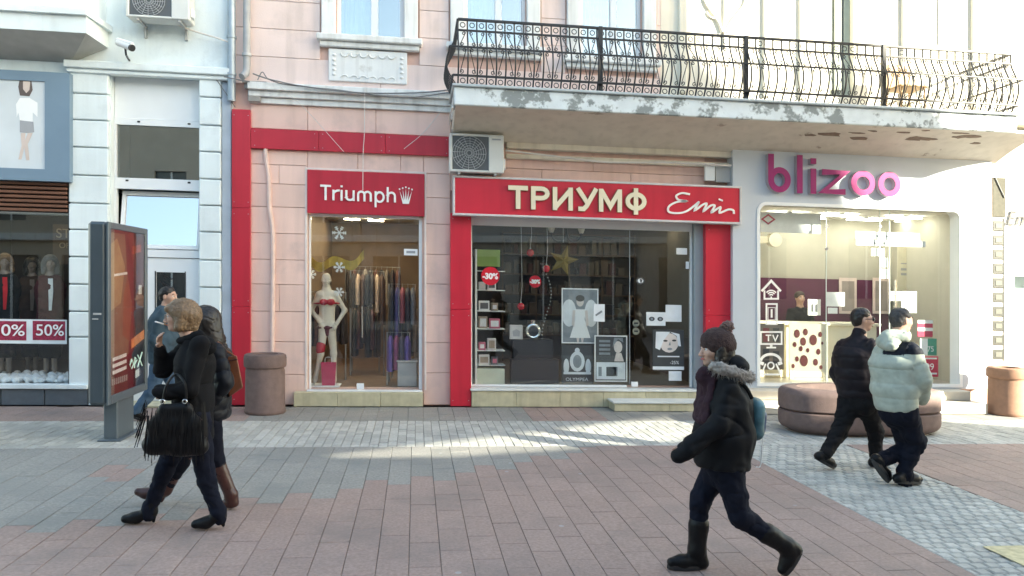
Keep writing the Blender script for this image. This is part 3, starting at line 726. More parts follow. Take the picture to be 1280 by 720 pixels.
# second sign
YE = D-.28
s2 = thing('shop_sign', 'long bright red box sign with cream block letters and white script', 'sign', (PX(746, YE), YE, P(567, 268, YE)[1]))
q = R(567, 220, 926, 268, YE); B().box(q[0]+.02, q[1]-.02, YE, D-.125, q[2]+.02, q[3]-.02).build('box', RED2, s2)
fr = B(); t_ = .03
fr.box(q[0]-.01, q[1]+.01, YE-.015, D-.13, q[3]-.02, q[3]+.01, .004); fr.box(q[0]-.01, q[1]+.01, YE-.015, D-.13, q[2]-.01, q[2]+.02, .004); fr.box(q[0]-.01, q[0]+.02, YE-.015, D-.13, q[2]+.021, q[3]-.021, .004); fr.box(q[1]-.02, q[1]+.01, YE-.015, D-.13, q[2]+.021, q[3]-.021, .004)
fr.build('frame', M('pale_metal', (.62, .60, .60), .45), s2)
x, z = P(635, 261, YE); Hh = P(635, 232, YE)[1]-z
W_ = .19; h_ = W_/2
cyr = [(.80, [[(0, 1-h_), (.70, 1-h_)], [(.35, 1-W_), (.35, 0)]]),
       (.78, [[(h_, 0), (h_, 1)], [(h_, 1-h_), (.36, 1-h_)]+arc(.38, .70, .22, .205, 90, -90, 8)+[(h_, .495)]]),
       (.88, [[(h_, 0), (h_, 1)], [(.66, 0), (.66, 1)], [(h_, .10), (.66, .90)]]),
       (.80, [[(.04, 1), (.38, .38)], [(.72, 1), (.36, .22), (.26, h_), (.06, h_)]]),
       (.98, [[(h_, 0), (h_, 1)], [(.78, 0), (.78, 1)], [(h_, .95), (.44, .25), (.78, .95)]]),
       (.86, [[(.40, -.08), (.40, 1.08)], ('o', arc(.40, .50, .31, .31, 0, 345, 20))])]
Wt = PX(807.5, YE)-x; tot = .80+.78+.88+.80+.98+.80; sc_ = Wt/(tot*Hh)
cyr = [(wd*sc_, [('o', [(p[0]*sc_, p[1]) for p in st[1]]) if st[0] == 'o' else [(p[0]*sc_, p[1]) for p in st] for st in sts]) for wd, sts in cyr]
tb = B(); letters(tb, cyr, x, z, Hh, W_+.05, YE-.022, YE-.001); tb.build('letter_backing', M('dark_gold', (.30, .16, .07), .5), s2)
tb = B(); letters(tb, cyr, x, z, Hh, W_, YE-.040, YE-.0305); tb.build('lettering', CREAMLET, s2)
em = [(862, 243), (852, 241.5), (845, 245), (848, 250), (858, 251.5), (846, 252.5), (836, 258), (836, 265), (848, 266.5), (858, 264), (868, 257), (873, 253), (868, 263), (878, 256), (883, 255), (879, 264), (888, 257), (893, 257.5), (889, 265.5), (900, 259), (899, 266), (910, 262), (916, 263), (917, 267.5)]
ep = [P(p[0], p[1], YE) for p in em]
tb = B(); tb.stroke(catmull(ep, 5), .028, YE-.02, YE-.001); tb.stroke([P(898, 249, YE), P(903, 251, YE)], .022, YE-.02, YE-.001); tb.build('script', WHITELET, s2)
# third sign: standing letters
YZ = YS-.10
s3 = thing('letter_sign', 'row of deep magenta letters standing off the silver panel', 'sign', (PX(1043, YZ), YZ, P(961, 241, YZ)[1]))
x0_, zb_ = P(961, 240, YZ); sc_x = lambda p: P(p, 240, YZ)[0]
Hb = P(961, 192, YZ)[1]-zb_; xh_ = Hb*.66; wS = .088
def o3(cx, rx): return [(cx+rx*math.cos(math.radians(a)), zb_+xh_*.5+(xh_*.5-wS/2)*math.sin(math.radians(a))) for a in range(0, 360, 12)]
def zl(name, strokes, mat=MAG):
    b = B(); c = B()
    for i, st in enumerate(strokes):
        cl = st[0] == 'o'; pts = st[1] if cl else st
        b.stroke(pts, wS, YZ-i*.0007, YZ+.012, cl); c.stroke(pts, wS-.004, YZ+.0125, YS-.001, cl)
    o = b.build('letter', MAG, s3); c.build('letter_side', M('grey_letter_side', (.40, .36, .40), .4), o)
xb = sc_x(964); rb_ = (sc_x(989)-sc_x(961))/2-wS/2
zl('b', [[(xb, zb_+Hb), (xb, zb_+xh_*.5)], ('o', o3(xb+rb_, rb_))])
xl = sc_x(1000); zl('l', [[(xl, zb_), (xl, zb_+Hb)]])
xi = sc_x(1017); zl('i', [[(xi, zb_), (xi, zb_+xh_)], [(xi, zb_+Hb*.78), (xi, zb_+Hb*.93)]])
za0, za1 = sc_x(1028), sc_x(1057); zl('z', [[(za0, zb_+xh_-wS/2), (za1, zb_+xh_-wS/2), (za0+.02, zb_+wS/2), (za1, zb_+wS/2)]])
for a_, c_ in ((1064, 1094), (1098, 1126)):
    cx_ = (sc_x(a_)+sc_x(c_))/2; zl('o', [('o', o3(cx_, (sc_x(c_)-sc_x(a_))/2-wS/2))])
# left shop light box
YB_ = D-.16
s4 = thing('light_box', 'blue-grey framed advertising box with pale fashion print at top left', 'sign', (PX(0, YB_), YB_, P(0, 219, YB_)[1]))
q = R(-150, 79, 87, 219, YB_); ins = R(-120, 93, 56, 205, YB_)
b = walls(B(), q[0], q[1], q[2], q[3], [ins], YB_, D+.015); b.build('frame', BLUEGREY, s4)
B().box(ins[0], ins[1], YB_+.02, YB_+.05, ins[2], ins[3]).build('print', M('pale_print', (.62, .67, .70), .4, .10, 1.5), s4)
ar = B(); yq = YB_+.019
def fp(px_, py_): return P(px_, py_, YB_)
SK = M('print_skin', (.62, .52, .47), .5); 
B().prism([fp(24, 97), (fp(38, 97)), fp(40, 112), fp(36, 120), fp(24, 119), fp(22, 108)], yq-.001, yq+.0005).build('print_hair', M('print_brown', (.12, .09, .08), .5), s4)
B().prism([fp(28, 101), fp(37, 101), fp(36, 112), fp(32, 116), fp(28, 111)], yq-.0025, yq-.0015).build('print_face', SK, s4)
B().prism([fp(24, 122), fp(36, 122), fp(46, 128), fp(46, 146), fp(40, 140), fp(40, 152), fp(24, 150), fp(22, 140), fp(20, 146), fp(19, 130)], yq-.001, yq+.0005).build('print_shirt', PAPER, s4)
B().prism([fp(24, 150), fp(41, 152), fp(42, 165), fp(33, 166), fp(24, 165)], yq-.0025, yq-.0015).build('print_shorts', GREYINK, s4)
B().prism([fp(25, 166), fp(31, 166), fp(30, 182), fp(26, 199), fp(22, 199), fp(26, 182)], yq-.001, yq+.0005).build('print_leg', SK, s4)
B().prism([fp(34, 166), fp(40, 166), fp(34, 180), fp(36, 200), fp(32, 200), fp(29, 180)], yq-.004, yq-.003).build('print_leg', SK, s4)
# ------------------------------------------------------------ balcony
YF = 10.2
XA, XB = PX(568, YF), PX(1272, YF)
bal = thing('balcony', 'long concrete balcony with bulging black wrought iron railing and peeling paint', 'balcony', ((XA+XB)/2, D, 3.8))
zT, zB_ = P(570, 108, YF)[1], P(572, 131, YF)[1]; zS = P(640, 180)[1]
fa = B(); nx = 60
for i in range(nx):                      # broken lower edge of the render
    pass
fa.box(XA, XB, YF, D-.002, zB_, zT, .012); fa.build('slab', FASCIA, bal)
B().box(XA-.03, XB+.03, YF-.04, D-.002, zT+.001, zT+.035, .008).build('slab_coping', M('grey_coping', (.50, .54, .55), .8, .1, 5, .3, 60), bal)
sf = B(); n = 8
pr = [(YF+.03, zB_-.001)]+[(YF+.03+(D-.17-YF)*(i/n), zB_-.001-(zB_-zS)*(i/n)**1.6) for i in range(1, n+1)]+[(D-.002, zS), (D-.002, zB_-.001)]
m_ = len(pr); xe0, xe1 = XA+.02, PX(1236)
sf.add([(xe0, y, z) for y, z in pr]+[(xe1, y, z) for y, z in pr], [(i, (i+1) % m_, m_+(i+1) % m_, m_+i) for i in range(m_)]+[tuple(range(m_))[::-1], tuple(range(m_, 2*m_))]); sf.build('soffit', SOFFIT, bal)
# peeled flakes on the soffit (raised crusts of old render)
rr = random.Random(5); PEEL = M('bare_render', (.22, .16, .12), .95, .25, 20)
for i in range(14):
    cx_ = rr.uniform(PX(1010, 10.7), PX(1225, 10.7)); t = rr.uniform(.08, .5); y = YF+.03+(D-.17-YF)*t; z = zB_-.001-(zB_-zS)*t**1.6-.006
    w_, h2 = rr.uniform(.05, .24), rr.uniform(.02, .07); m_ = 9
    sl_ = -(zB_-zS)*1.6*t**.6/(D-.17-YF)
    pts = []
    for k in range(m_):
        a_ = 2*math.pi*k/m_; r_ = rr.uniform(.6, 1.15); dy = h2*r_*math.sin(a_); pts.append((cx_+w_*r_*math.cos(a_), y+dy, z+sl_*dy))
    q = B(); q.add(pts+[(a_, b2, c2+.008) for a_, b2, c2 in pts], [tuple(range(m_))[::-1], tuple(range(m_, 2*m_))]+[(k, (k+1) % m_, m_+(k+1) % m_, m_+k) for k in range(m_)]); q.build('peeled_patch', PEEL, bal)
zr = [P(585, y, YF)[1] for y in (22.5, 36, 60, 94.5)]+[zT+.035]
def bulge(z):
    t = (zr[1]-z)/(zr[1]-zr[4]);
    if t <= 0 or t >= 1: return 0
    return .15*math.sin(math.pi*t**1.15)**1.2
YR0 = YF+.07
def rail(name, z, r): 
    yb = YR0-bulge(z); xb_ = bulge(z)
    b = B(); b.box(XA+.05-xb_, XB-.05+xb_, yb-r, yb+r, z-r, z+r, .004)
    b.box(XA+.05-xb_-r, XA+.05-xb_+r, yb+r+.001, D-.02, z-r, z+r, .004); b.box(XB-.05+xb_-r, XB-.05+xb_+r, yb+r+.001, D-.02, z-r, z+r, .004)
    b.build(name, BLACK, bal)
rail('handrail', zr[0], .017); rail('rail', zr[1], .013); rail('rail', zr[2], .012); rail('rail', zr[3], .014)
zz_ = list(np.linspace(zr[4], zr[1], 13))+[zr[0]]
nb = 65; dxb = (XB-XA-.1)/(nb-1)
base = B().tube([(XA+.05, YR0-bulge(z)-.0, z) for z in zz_], .0115, 6)
bal0 = base.build('baluster', BLACK, bal)
def spiral(cx, cz, r0, a0, turns, sgn, n=12): return [(cx+r0*(1-.75*i/n)*math.cos(a0+sgn*turns*2*math.pi*i/n), cz+r0*(1-.75*i/n)*math.sin(a0+sgn*turns*2*math.pi*i/n)) for i in range(n+1)]
def scroll(par, flip):
    b = B(); xo = XA+.05+dxb/2; hw = dxb*.5-.012
    for za_, zb2 in ((zr[2]-.02, zr[3]+.02), (zr[1]-.02, zr[2]+.02)):
        r = .028
        top = spiral(hw-r-.006, -r, r, math.pi*.2, 1.15, 1)[::-1]; bot = spiral(-hw+r+.006, (zb2-za_)+r, r, math.pi*1.2, 1.15, 1)
        for p in [top+bot]:
            pts = [((-x if flip else x)+xo, za_+z) for x, z in p]
            b.tube([(x, YR0-bulge(z), z) for x, z in pts], .0062, 5)
    for zc_ in ((zr[0]+zr[1])/2, (zr[3]+zr[4])/2):
        b.tube([(xo+.032*math.cos(a_), YR0-bulge(zc_), zc_+.032*math.sin(a_)) for a_ in np.linspace(0, 2*math.pi, 11)[:-1]], .0065, 5, closed=True)
    return b.build('scroll', BLACK, par)
sc0 = scroll(bal0, False); sc1 = scroll(bal0, True); sc1_used = False
prev = None
for i in range(1, nb):
    o = piece('baluster', bal0, bal, (i*dxb, 0, 0))
    if i < nb-1:
        if i == 1:
            c = sc1; c.parent = o; c.location = (0, 0, 0); ORG[c] = ORG[o]
        else:
            c = (sc0 if i % 2 == 0 else sc1).copy(); COL.objects.link(c); c.parent = o; c.location = (0, 0, 0)
for px_ in (752, 935, 1108):
    x = PX(px_, YF); B().box(x-.03, x+.03, YR0-.03-.0, YR0+.03, zr[4], zr[0]+.02, .006).build('post', BLACK, bal)
for xs in (XA+.05, XB-.05):
    sg = -1 if xs < 1 else 1
    for j in range(1, 9):
        y = YR0+j*(D-.05-YR0)/9; B().tube([(xs+sg*bulge(z), y, z) for z in zz_], .009, 6).build('baluster', BLACK, bal)
# things standing on the balcony
ch = thing('balcony_chair', 'orange plastic chair behind the railing near the right end', 'chair', (PX(1135, 10.7), 10.7, zT+.04))
OR = M('orange_plastic', (.40, .24, .10), .5); x = PX(1135, 10.7); z = zT+.04
B().box(x-.22, x+.22, 10.55, 10.97, z+.40, z+.43, .01).build('seat', OR, ch); B().box(x-.22, x+.22, 10.95, 10.99, z+.45, z+.82, .012).build('backrest', OR, ch)
for sx in (-.19, .19):
    for yy in (10.58, 10.94): B().tube([(x+sx, yy, z), (x+sx*.95, yy, z+.40)], .014, 6).build('leg', OR, ch)
# ------------------------------------------------------------ wall-mounted things
def ac_unit(x0, y0, x1, y1, yf, lab):
    a, c, za_, zb2 = R(x0, y0, x1, y1, yf); dp = .30
    t = thing('air_conditioner', lab, 'air conditioner', ((a+c)/2, yf+dp/2, za_))
    w_ = c-a; h2 = zb2-za_
    fan = (a+w_*.36, za_+h2*.5); r = min(w_*.33, h2*.44)
    b = B(); b.box(a, c, yf+.03, yf+dp, za_, zb2, .015); b.box(a+w_*.72, c, yf, yf+.029, za_, zb2, .01); b.box(a, a+w_*.05, yf, yf+.029, za_, zb2, .008); b.box(a+w_*.05, a+w_*.72, yf, yf+.029, zb2-h2*.06, zb2, .006); b.box(a+w_*.05, a+w_*.72, yf, yf+.029, za_, za_+h2*.06, .006)
    b.build('case', M('ac_case', (.66, .67, .64), .5, .04), t)
    B().box(a+w_*.05, a+w_*.72, yf+.02, yf+.0295, za_+h2*.06, zb2-h2*.06).build('fan_opening', M('ac_dark', (.10, .11, .12), .6), t)
    gr = B()
    for k in range(1, 8): gr.tube([(fan[0]+r*k/7*math.cos(q), yf+.008, fan[1]+r*k/7*math.sin(q)) for q in np.linspace(0, 2*math.pi, 25)[:-1]], .004, 5, closed=True)
    for k in range(16): q = k*math.pi/8; gr.tube([(fan[0]+.03*math.cos(q), yf+.012, fan[1]+.03*math.sin(q)), (fan[0]+r*math.cos(q+.35), yf+.012, fan[1]+r*math.sin(q+.35))], .004, 5)
    gr.build('grille', M('grille_grey', (.40, .42, .43), .5), t)
    B().box(a+w_*.78, a+w_*.94, yf-.003, yf-.0005, zb2-h2*.14, zb2-h2*.10).build('badge', GREYINK, t)
    for sx in (.15, .82): B().box(a+w_*sx, a+w_*sx+.035, yf+.02, D+.02, za_-.035, za_-.002, .004).box(a+w_*sx, a+w_*sx+.035, D-.03, D+.02, za_-.18, za_-.036, .004).build('bracket', GREYP, t)
    B().box(c+.001, c+.03, yf+.08, yf+.2, za_+.06, za_+h2*.4, .006).build('valve_cover', PVC, t)
    return t
ac_unit(562, 166, 630, 214, D-.40, 'beige air conditioner unit under the balcony above the red sign')
ac_unit(157, -24, 236, 20, D-.36, 'white air conditioner unit high on the white wall')
# security camera
yy = D-.30; cc = thing('security_camera', 'small white security camera on the white wall', 'camera', (PX(158), D, P(158, 62)[1]))
p0 = np.array((PX(146, yy), yy+.05, P(146, 52, yy)[1])); p1 = np.array((PX(169, yy), yy-.10, P(169, 63, yy)[1])); dv = (p1-p0)
B().tube([p0, p0+dv*.9], .045, 10).build('housing', PVC, cc); B().tube([p0+dv*.9, p1], .046, 10).build('lens', BLACK, cc)
hd_ = B(); hd_.tube([p0-dv*.05+np.array((0, 0, .035)), p1+np.array((0, 0, .052))], .030, 8); hd_.build('sunshade', PVC, cc)
B().tube([p0+dv*.5-np.array((0, 0, .04)), p0+dv*.55-np.array((0, 0, .12)), p0+dv*.3+np.array((0, .2, -.13)), (p0[0]+.05, D+.02, p0[2]-.16)], .014, 7).build('arm', BLACK, cc)
# drainpipes
ZN = M('zinc_pipe', (.34, .40, .45), .45, .12, 6, metal=.4)
dp = thing('drainpipe', 'grey blue zinc drainpipe on the edge of the white building', 'drainpipe', (PX(291), D-.08, P(291, 130)[1]))
x = PX(289.5, D-.08); B().tube([(x, D-.08, P(290, 128)[1]), (x, D-.08, 9.3)], .055, 14).build('pipe', ZN, dp)
for y_ in (50, 96): B().lathe(x, D-.08, [(.056, P(290, y_)[1]), (.068, P(290, y_)[1]), (.068, P(290, y_)[1]+.03), (.056, P(290, y_)[1]+.03)], 14, False).build('clamp', ZN, dp)
dp = thing('drainpipe', 'grey drainpipe ending in a bent shoe on the pink building', 'drainpipe', (PX(308), D-.09, P(308, 96)[1]))
x = PX(308.5, D-.09); z = P(308, 92)[1]; B().tube([(x, D-.09, 9.3), (x, D-.09, z+.05), (x-.01, D-.11, z-.03), (x-.05, D-.17, z-.09)], .05, 14).build('pipe', M('zinc_pipe2', (.36, .36, .36), .5, .15, 6), dp)
B().lathe(x, D-.09, [(.051, z+.22), (.064, z+.22), (.064, z+.26), (.051, z+.26)], 14, False).build('clamp', GREYP, dp)
# pink conduit in front of the wall
cd = [(332, 178), (332.5, 196), (336, 224), (337, 260), (341, 292), (341, 360), (340, 445)]
B().tube(catmull([(P(a_, b2, D-.03)[0], D-.03, P(a_, b2, D-.03)[1]) for a_, b2 in cd], 5), .03, 8).build('x', M('pink_pipe', (.74, .55, .48), .6))
cdo = bpy.context.scene.objects['x']; cdo.name = 'conduit'; tag(cdo, 'pink painted conduit running down the wall behind the concrete bin', 'conduit')
# junction box with console
jb = thing('junction_box', 'weathered grey junction box beside the red post top', 'junction box', (PX(318), D-.1, P(318, 124)[1]))
q = R(305, 104, 331, 126, D-.1); B().box(q[0], q[1], D-.1, D-.003, q[3]-.07, q[3], .008).box(q[0]+.05, q[1]-.06, D-.09, D-.003, q[2], q[3]-.071, .008).build('box', M('weathered_grey', (.33, .31, .29), .8, .2, 10), jb)
B().box(q[0]-.02, q[1]+.03, D-.14, D-.003, q[3]+.001, q[3]+.03, .006).build('lid', M('weathered_grey'), jb) if 'weathered_grey' in MATS and False else B().box(q[0]-.02, q[1]+.03, D-.14, D-.003, q[3]+.001, q[3]+.03, .006).build('lid', MATS['weathered_grey'], jb)
# cables
def cable(pts, r, mat, lab, cat='cable', Y=D-.05):
    pp = []
    for q in pts:
        yq_ = q[2] if len(q) > 2 else Y; xq, zq_ = P(q[0], q[1], yq_); pp.append((xq, yq_, zq_))
    o = B().tube(catmull(pp, 5), r, 6).build('cable', mat); return tag(o, lab, cat)
CB = M('grey_cable', (.18, .18, .18), .6); CW = M('pale_cable', (.70, .66, .62), .6)
cable([(316, 92), (330, 97), (345, 101), (380, 108), (450, 116), (520, 116), (566, 112)], .010, CB, 'dark cable sagging along the white cornice', Y=D-.2)
cable([(322, 100), (328, 90), (336, 99), (360, 106), (420, 112), (500, 122), (560, 116)], .007, CB, 'thin dark cable looping up from the junction box along the cornice', Y=D-.185)
cable([(280, 96), (300, 100), (312, 102)], .008, CB, 'short dark cable crossing between the two drainpipes', Y=D-.17)
cable([(268, 96), (282, 116), (294, 134)], .006, CB, 'thin dark cable slanting down the corner of the white building', Y=D-.06)
cable([(456, 108), (455.5, 165), (454, 190), (453.5, 238)], .005, CW, 'white string hanging down over the crimson sign', Y=D-.20)
cable([(350, 108), (385, 140), (430, 190)], .0035, CW, 'fine pale string slanting down to the right below the cornice', Y=D-.20)
cable([(560, 128), (530, 165), (505, 186)], .0035, CW, 'fine pale string slanting down to the left below the cornice', Y=D-.20)
cable([(205, 24), (240, 38), (270, 47), (287, 53)], .012, CW, 'pale hose running from the upper air conditioner to the drainpipe', Y=D-.10)
cable([(632, 188), (700, 196), (760, 203), (830, 203), (914, 207)], .014, CW, 'pale cable drooping along the moulding above the red box sign', Y=D-.20)
cable([(566, 134, YF+.05), (562, 148, 10.6), (565, 166, D-.25)], .012, CW, 'white cable from the balcony corner down to the air conditioner')
# small meter boxes above the red box sign, right end
mb = thing('meter_box', 'pair of pale meter boxes squeezed above the right end of the red sign', 'meter box', (PX(898), D-.05, P(885, 230)[1]))
px_plate('box', 880, 204, 892, 226, D-.1, PVC, mb, .05, .005); px_plate('box', 893, 208, 914, 228, D-.06, GREYP, mb, .05, .005)

# ------------------------------------------------------------ building at the right edge
XR0 = XPE+.005; XR1 = XPE+3.4
rbd = thing('sunlit_building', 'cream shopfront wall with a column of glass blocks at the right edge', 'building', ((XR0+XR1)/2, D+.3, 0))
gcol = R(1241, 273, 1256, 452)
o_rw = R(1268, 345, 1420, 470)
LC = M('light_wall', (.78, .74, .66), .7, .05, 3, .1, 40)
walls(B(), XR0, XR1, 0, ZUP-.11, [(gcol[0], gcol[1], gcol[2], gcol[3]), o_rw], D+.0, D+.3).build('wall', LC, rbd)
B().box(gcol[0], gcol[1], D+.02, D+.04, gcol[2], gcol[3]).build('joint_backing', LC, rbd)
nblk = 10; hb = (gcol[3]-gcol[2])/nblk
GB = M('glass_block', (.055, .055, .047), .4, .15, 30)
for i in range(nblk):
    z0 = gcol[2]+i*hb; o = B().box(gcol[0]+.012, gcol[1]-.012, D+.002, D+.019, z0+.035, z0+hb-.035, .006).build('glass_block', GB, rbd)
    B().box(gcol[0]+.05, gcol[1]-.05, D-.003, D+.0015, z0+.075, z0+hb-.075, .002).build('block_centre', M('block_centre', (.16, .16, .14), .3), o)
q = R(1240, 222, 1256, 271); B().box(q[0], q[1], D-.02, D-.001, q[2], q[3], .004).build('rough_strip', M('olive_grey', (.08, .075, .055), .8, .2, 20), rbd)
cable([(1243, 218), (1247, 228), (1256, 247)], .008, CB, 'short black cable end on the sunlit wall at the right', Y=D-.03)
B().box(o_rw[0], o_rw[1], D+.08, D+.09, o_rw[2], o_rw[3]).build('pane', GLASS, rbd); B().box(o_rw[0]-.1, XR1, D+.31, D+1.5, .2, 3).build('pale_interior', M('pale_blue_room', (.55, .66, .72), .8), rbd)
text('lettering', 'Emi', PX(1256), P(1256, 281)[1], .33, D-.02, M('sign_grey', (.07, .07, .07)), rbd, italic=.3, depth=.004)
# ------------------------------------------------------------ street furniture
# advertising kiosk
YK0, YK1 = 8.60, 9.80
kx0, kx1 = PX(109, YK0), PX(136, YK0); kz0, kz1 = P(136, 507, YK0)[1], P(136, 277, YK0)[1]
ks = thing('advertising_kiosk', 'grey double-sided poster kiosk on a metal post at the left', 'kiosk', ((kx0+kx1)/2, 9.2, 0))
KG = M('kiosk_grey', (.055, .075, .09), .35, .08, 5); KM = M('kiosk_metal', (.12, .15, .17), .4, .06, 5, metal=.3)
B().box(kx0, kx1-.03, YK0, YK1, kz0, kz1, .03).build('housing', KG, ks)
fr = B(); xf0, xf1 = kx1-.029, kx1
fr.box(xf0, xf1, YK0, YK0+.07, kz0, kz1, .008); fr.box(xf0, xf1, YK1-.07, YK1, kz0, kz1, .008); fr.box(xf0, xf1, YK0+.071, YK1-.071, kz1-.07, kz1, .008); fr.box(xf0, xf1, YK0+.071, YK1-.071, kz0, kz0+.09, .008)
fr.build('frame', KM, ks)
py0, py1, pz0, pz1 = YK0+.071, YK1-.071, kz0+.091, kz1-.071
xp = kx1-.022
def pshape(pts, col, lay, name='print'):
    """flat print on the poster: u towards the far edge, v up"""
    x = xp+.0012*lay; vs = [(x, py0+(py1-py0)*u, pz0+(pz1-pz0)*v) for u, v in pts]; b = B(); b.add(vs, [tuple(range(len(vs)))])
    return b.build(name, M('print_%02d%02d%02d' % tuple(int(c*99) for c in col), col, .5, .18, 7), po)
po = B().box(xp-.006, xp, py0, py1, pz0, pz1).build('poster', M('poster_brown', (.08, .03, .02), .5, .3, 4), ks)
pshape([(0, .22), (.52, .22), (.55, .5), (.42, .98), (0, .98)], (.17, .125, .07), 1)
pshape([(0, .5), (.3, .55), (.42, .78), (.2, .95), (0, .9)], (0.372, 0.260, 0.124), 2)
pshape([(.35, .35), (.55, .3), (.62, .55), (.5, .72), (.38, .6)], (0.204, 0.081, 0.037), 2)
pshape([(.5, .98), (1, .98), (1, .55), (.75, .68)], (0.120, 0.037, 0.022), 1)
pshape([(.62, .86), (.9, .88), (.9, .93), (.62, .91)], (0.360, 0.074, 0.031), 3)
pshape([(.6, .25), (1, .30), (1, .36), (.6, .31)], (.75, .25, .08), 3)
pshape([(.5, 0), (1, 0), (1, .28), (.5, .22)], (0.018, 0.009, 0.009), 2)
for v in (.20, .16, .12): pshape([(.08, v), (.46, v+.01), (.46, v+.032), (.08, v+.022)], (.75, .72, .68), 3)
for i in range(8): pshape([(.06+i*.055, .055), (.095+i*.055, .057), (.095+i*.055, .095), (.06+i*.055, .093)], (0.330, 0.298, 0.273), 3)
pshape([(.12, .715), (.48, .73), (.48, .745), (.12, .73)], (.85, .82, .75), 3)
pshape([(.82, .6), (.92, .6), (.92, .66), (.82, .66)], (.8, .75, .7), 3)
pshape([(.72, .05), (.84, .06), (.84, .11), (.72, .10)], (.75, .75, .72), 3)
tx = B()
def pv(u, v): return (xp+.0045, py0+(py1-py0)*u, pz0+(pz1-pz0)*v)
for st in ([(.60, .18), (.55, .15), (.60, .12), (.66, .15), (.60, .18)], [(.68, .12), (.70, .19), (.76, .17), (.70, .15)], [(.78, .20), (.92, .12)], [(.92, .21), (.78, .12)]):
    tx.tube([pv(*q) for q in st], .010, 5)
tx.build('print', M('print_mint', (.55, .75, .65), .5), po)
B().box(kx1-.0155, kx1-.012, py0, py1, pz0, pz1).build('pane', GLASS, ks)
b = B(); pxa, pxb = PX(127, 8.9), PX(137, 8.9)
b.box(kx0+.04, kx1-.03, 8.92, 9.42, .0, kz0-.002, .01); b.build('post', KM, ks)
B().box(kx0-.0, kx1+.03, 8.85, 9.5, 0.001, .02, .006).build('base_plate', KM, ks)
px_ = B(); px_.box(kx0+.06, kx0+.14, YK0-.006, YK0-.001, kz0+.95, kz0+.97); px_.box(kx0+.05, kx0+.11, YK0-.006, YK0-.001, kz0+.90, kz0+.912); px_.build('sticker', GREYP, ks)
# concrete litter bins
def bin_(cx, cy, r, h, lab, CONCP=CONCP):
    t = thing('litter_bin', lab, 'litter bin', (cx, cy, 0), 'concrete litter bins')
    pr = [(r*.92, 0), (r*.97, .02), (r*.97, .05), (r*.94, .07), (r*.92, h*.72), (r*.90, h*.74), (r*.90, h*.77)]
    B().lathe(cx, cy, pr, 40).build('body', CONCP, t)
    pr = [(r*.90, h*.771), (r*.98, h*.785), (r*1.0, h*.82), (r*1.0, h*.94), (r*.96, h*.985), (r*.88, h), (r*.62, h), (r*.58, h*.97), (r*.58, h*.80)]
    B().lathe(cx, cy, pr, 40, False).build('rim', CONCP, t)
    B().lathe(cx, cy, [(r*.575, h*.78), (r*.575, h*.965)], 24).build('liner', BLACK, t)
yb_ = 10.72; cxb = PX(331.5, yb_); rb = (PX(358, yb_)-PX(305, yb_))/2
bin_(cxb, yb_, rb, P(331, 442, yb_)[1]-.0, 'round pinkish concrete litter bin by the red post at left')
yb_ = 10.62; cxb2 = PX(1259, yb_); bin_(cxb2, yb_, rb, P(1259, 459, yb_)[1]-.0, 'round concrete litter bin in sunlight at the right edge', M('terracotta_concrete', (.30, .165, .105), .8, .1, 14, .3, 90))
# round planter
cyp = 9.40; ryp = .52; cxp = PX(1073.5, cyp); rp_ = (PX(1170, cyp)-PX(977, cyp))/2*.975; hp = P(1073, 491, cyp-ryp)[1]
pl_ = thing('planter', 'large oval two-tier pinkish concrete planter before the phone shop', 'planter', (cxp, cyp, 0))
def oval(b):
    out = []
    for x, y, z in b.v:                       # squash the ring: the rim keeps its thickness
        dx, dy = x-cxp, y-cyp; r = math.hypot(dx, dy)+1e-9; off = rp_-r; c, s_ = dx/r, dy/r
        if r < .2: out.append((x, cyp+dy*ryp/rp_, z)); continue
        q_ = 2.0/2.6; ex = math.copysign(abs(c)**q_, c); ey = math.copysign(abs(s_)**q_, s_)
        out.append((cxp+ex*(rp_-off), cyp+ey*(ryp-off*(.9 if off < .3 else ryp/rp_)), z))
    b.v = out; return b
hm = hp*.50
oval(B().lathe(cxp, cyp, [(rp_-.13, 0), (rp_-.13, .025)]+[(rp_-.11+.11*math.sin(a_), .135-.11*math.cos(a_)) for a_ in np.linspace(0, math.pi/2, 8)]+[(rp_, hm-.022), (rp_-.012, hm-.010), (rp_-.05, hm-.008)], 72)).build('lower_tier', CONCP, pl_)
oval(B().lathe(cxp, cyp, [(rp_-.05, hm-.009), (rp_-.05, hm+.009), (rp_-.012, hm+.010), (rp_, hm+.022)]+[(rp_-.09+.09*math.cos(a_), hp-.09+.09*math.sin(a_)) for a_ in np.linspace(0, math.pi/2, 8)]+[(rp_-.22, hp), (rp_-.24, hp-.12)], 72, False)).build('upper_tier', CONCP, pl_)
so = B(); n_ = 36; rg = random.Random(6)
ringp = lambda k: [(cxp+(rp_-.235)*k*math.copysign(abs(math.cos(t))**.77, math.cos(t)), cyp+(ryp-.235)*k*math.copysign(abs(math.sin(t))**.77, math.sin(t)), hp-.11+rg.uniform(-.012, .012)+.03*(1-k)) for t in [2*math.pi*i/n_ for i in range(n_)]]
vs = ringp(1)+ringp(.7)+ringp(.4)+[(cxp, cyp, hp-.07)]
so.add(vs, [(k*n_+i, k*n_+(i+1) % n_, (k+1)*n_+(i+1) % n_, (k+1)*n_+i) for k in (0, 1) for i in range(n_)]+[(2*n_+i, 2*n_+(i+1) % n_, 3*n_) for i in range(n_)]); so.sm = True
so.build('soil', M('soil', (.05, .04, .03), .95, .3, 30, .6, 40), pl_)

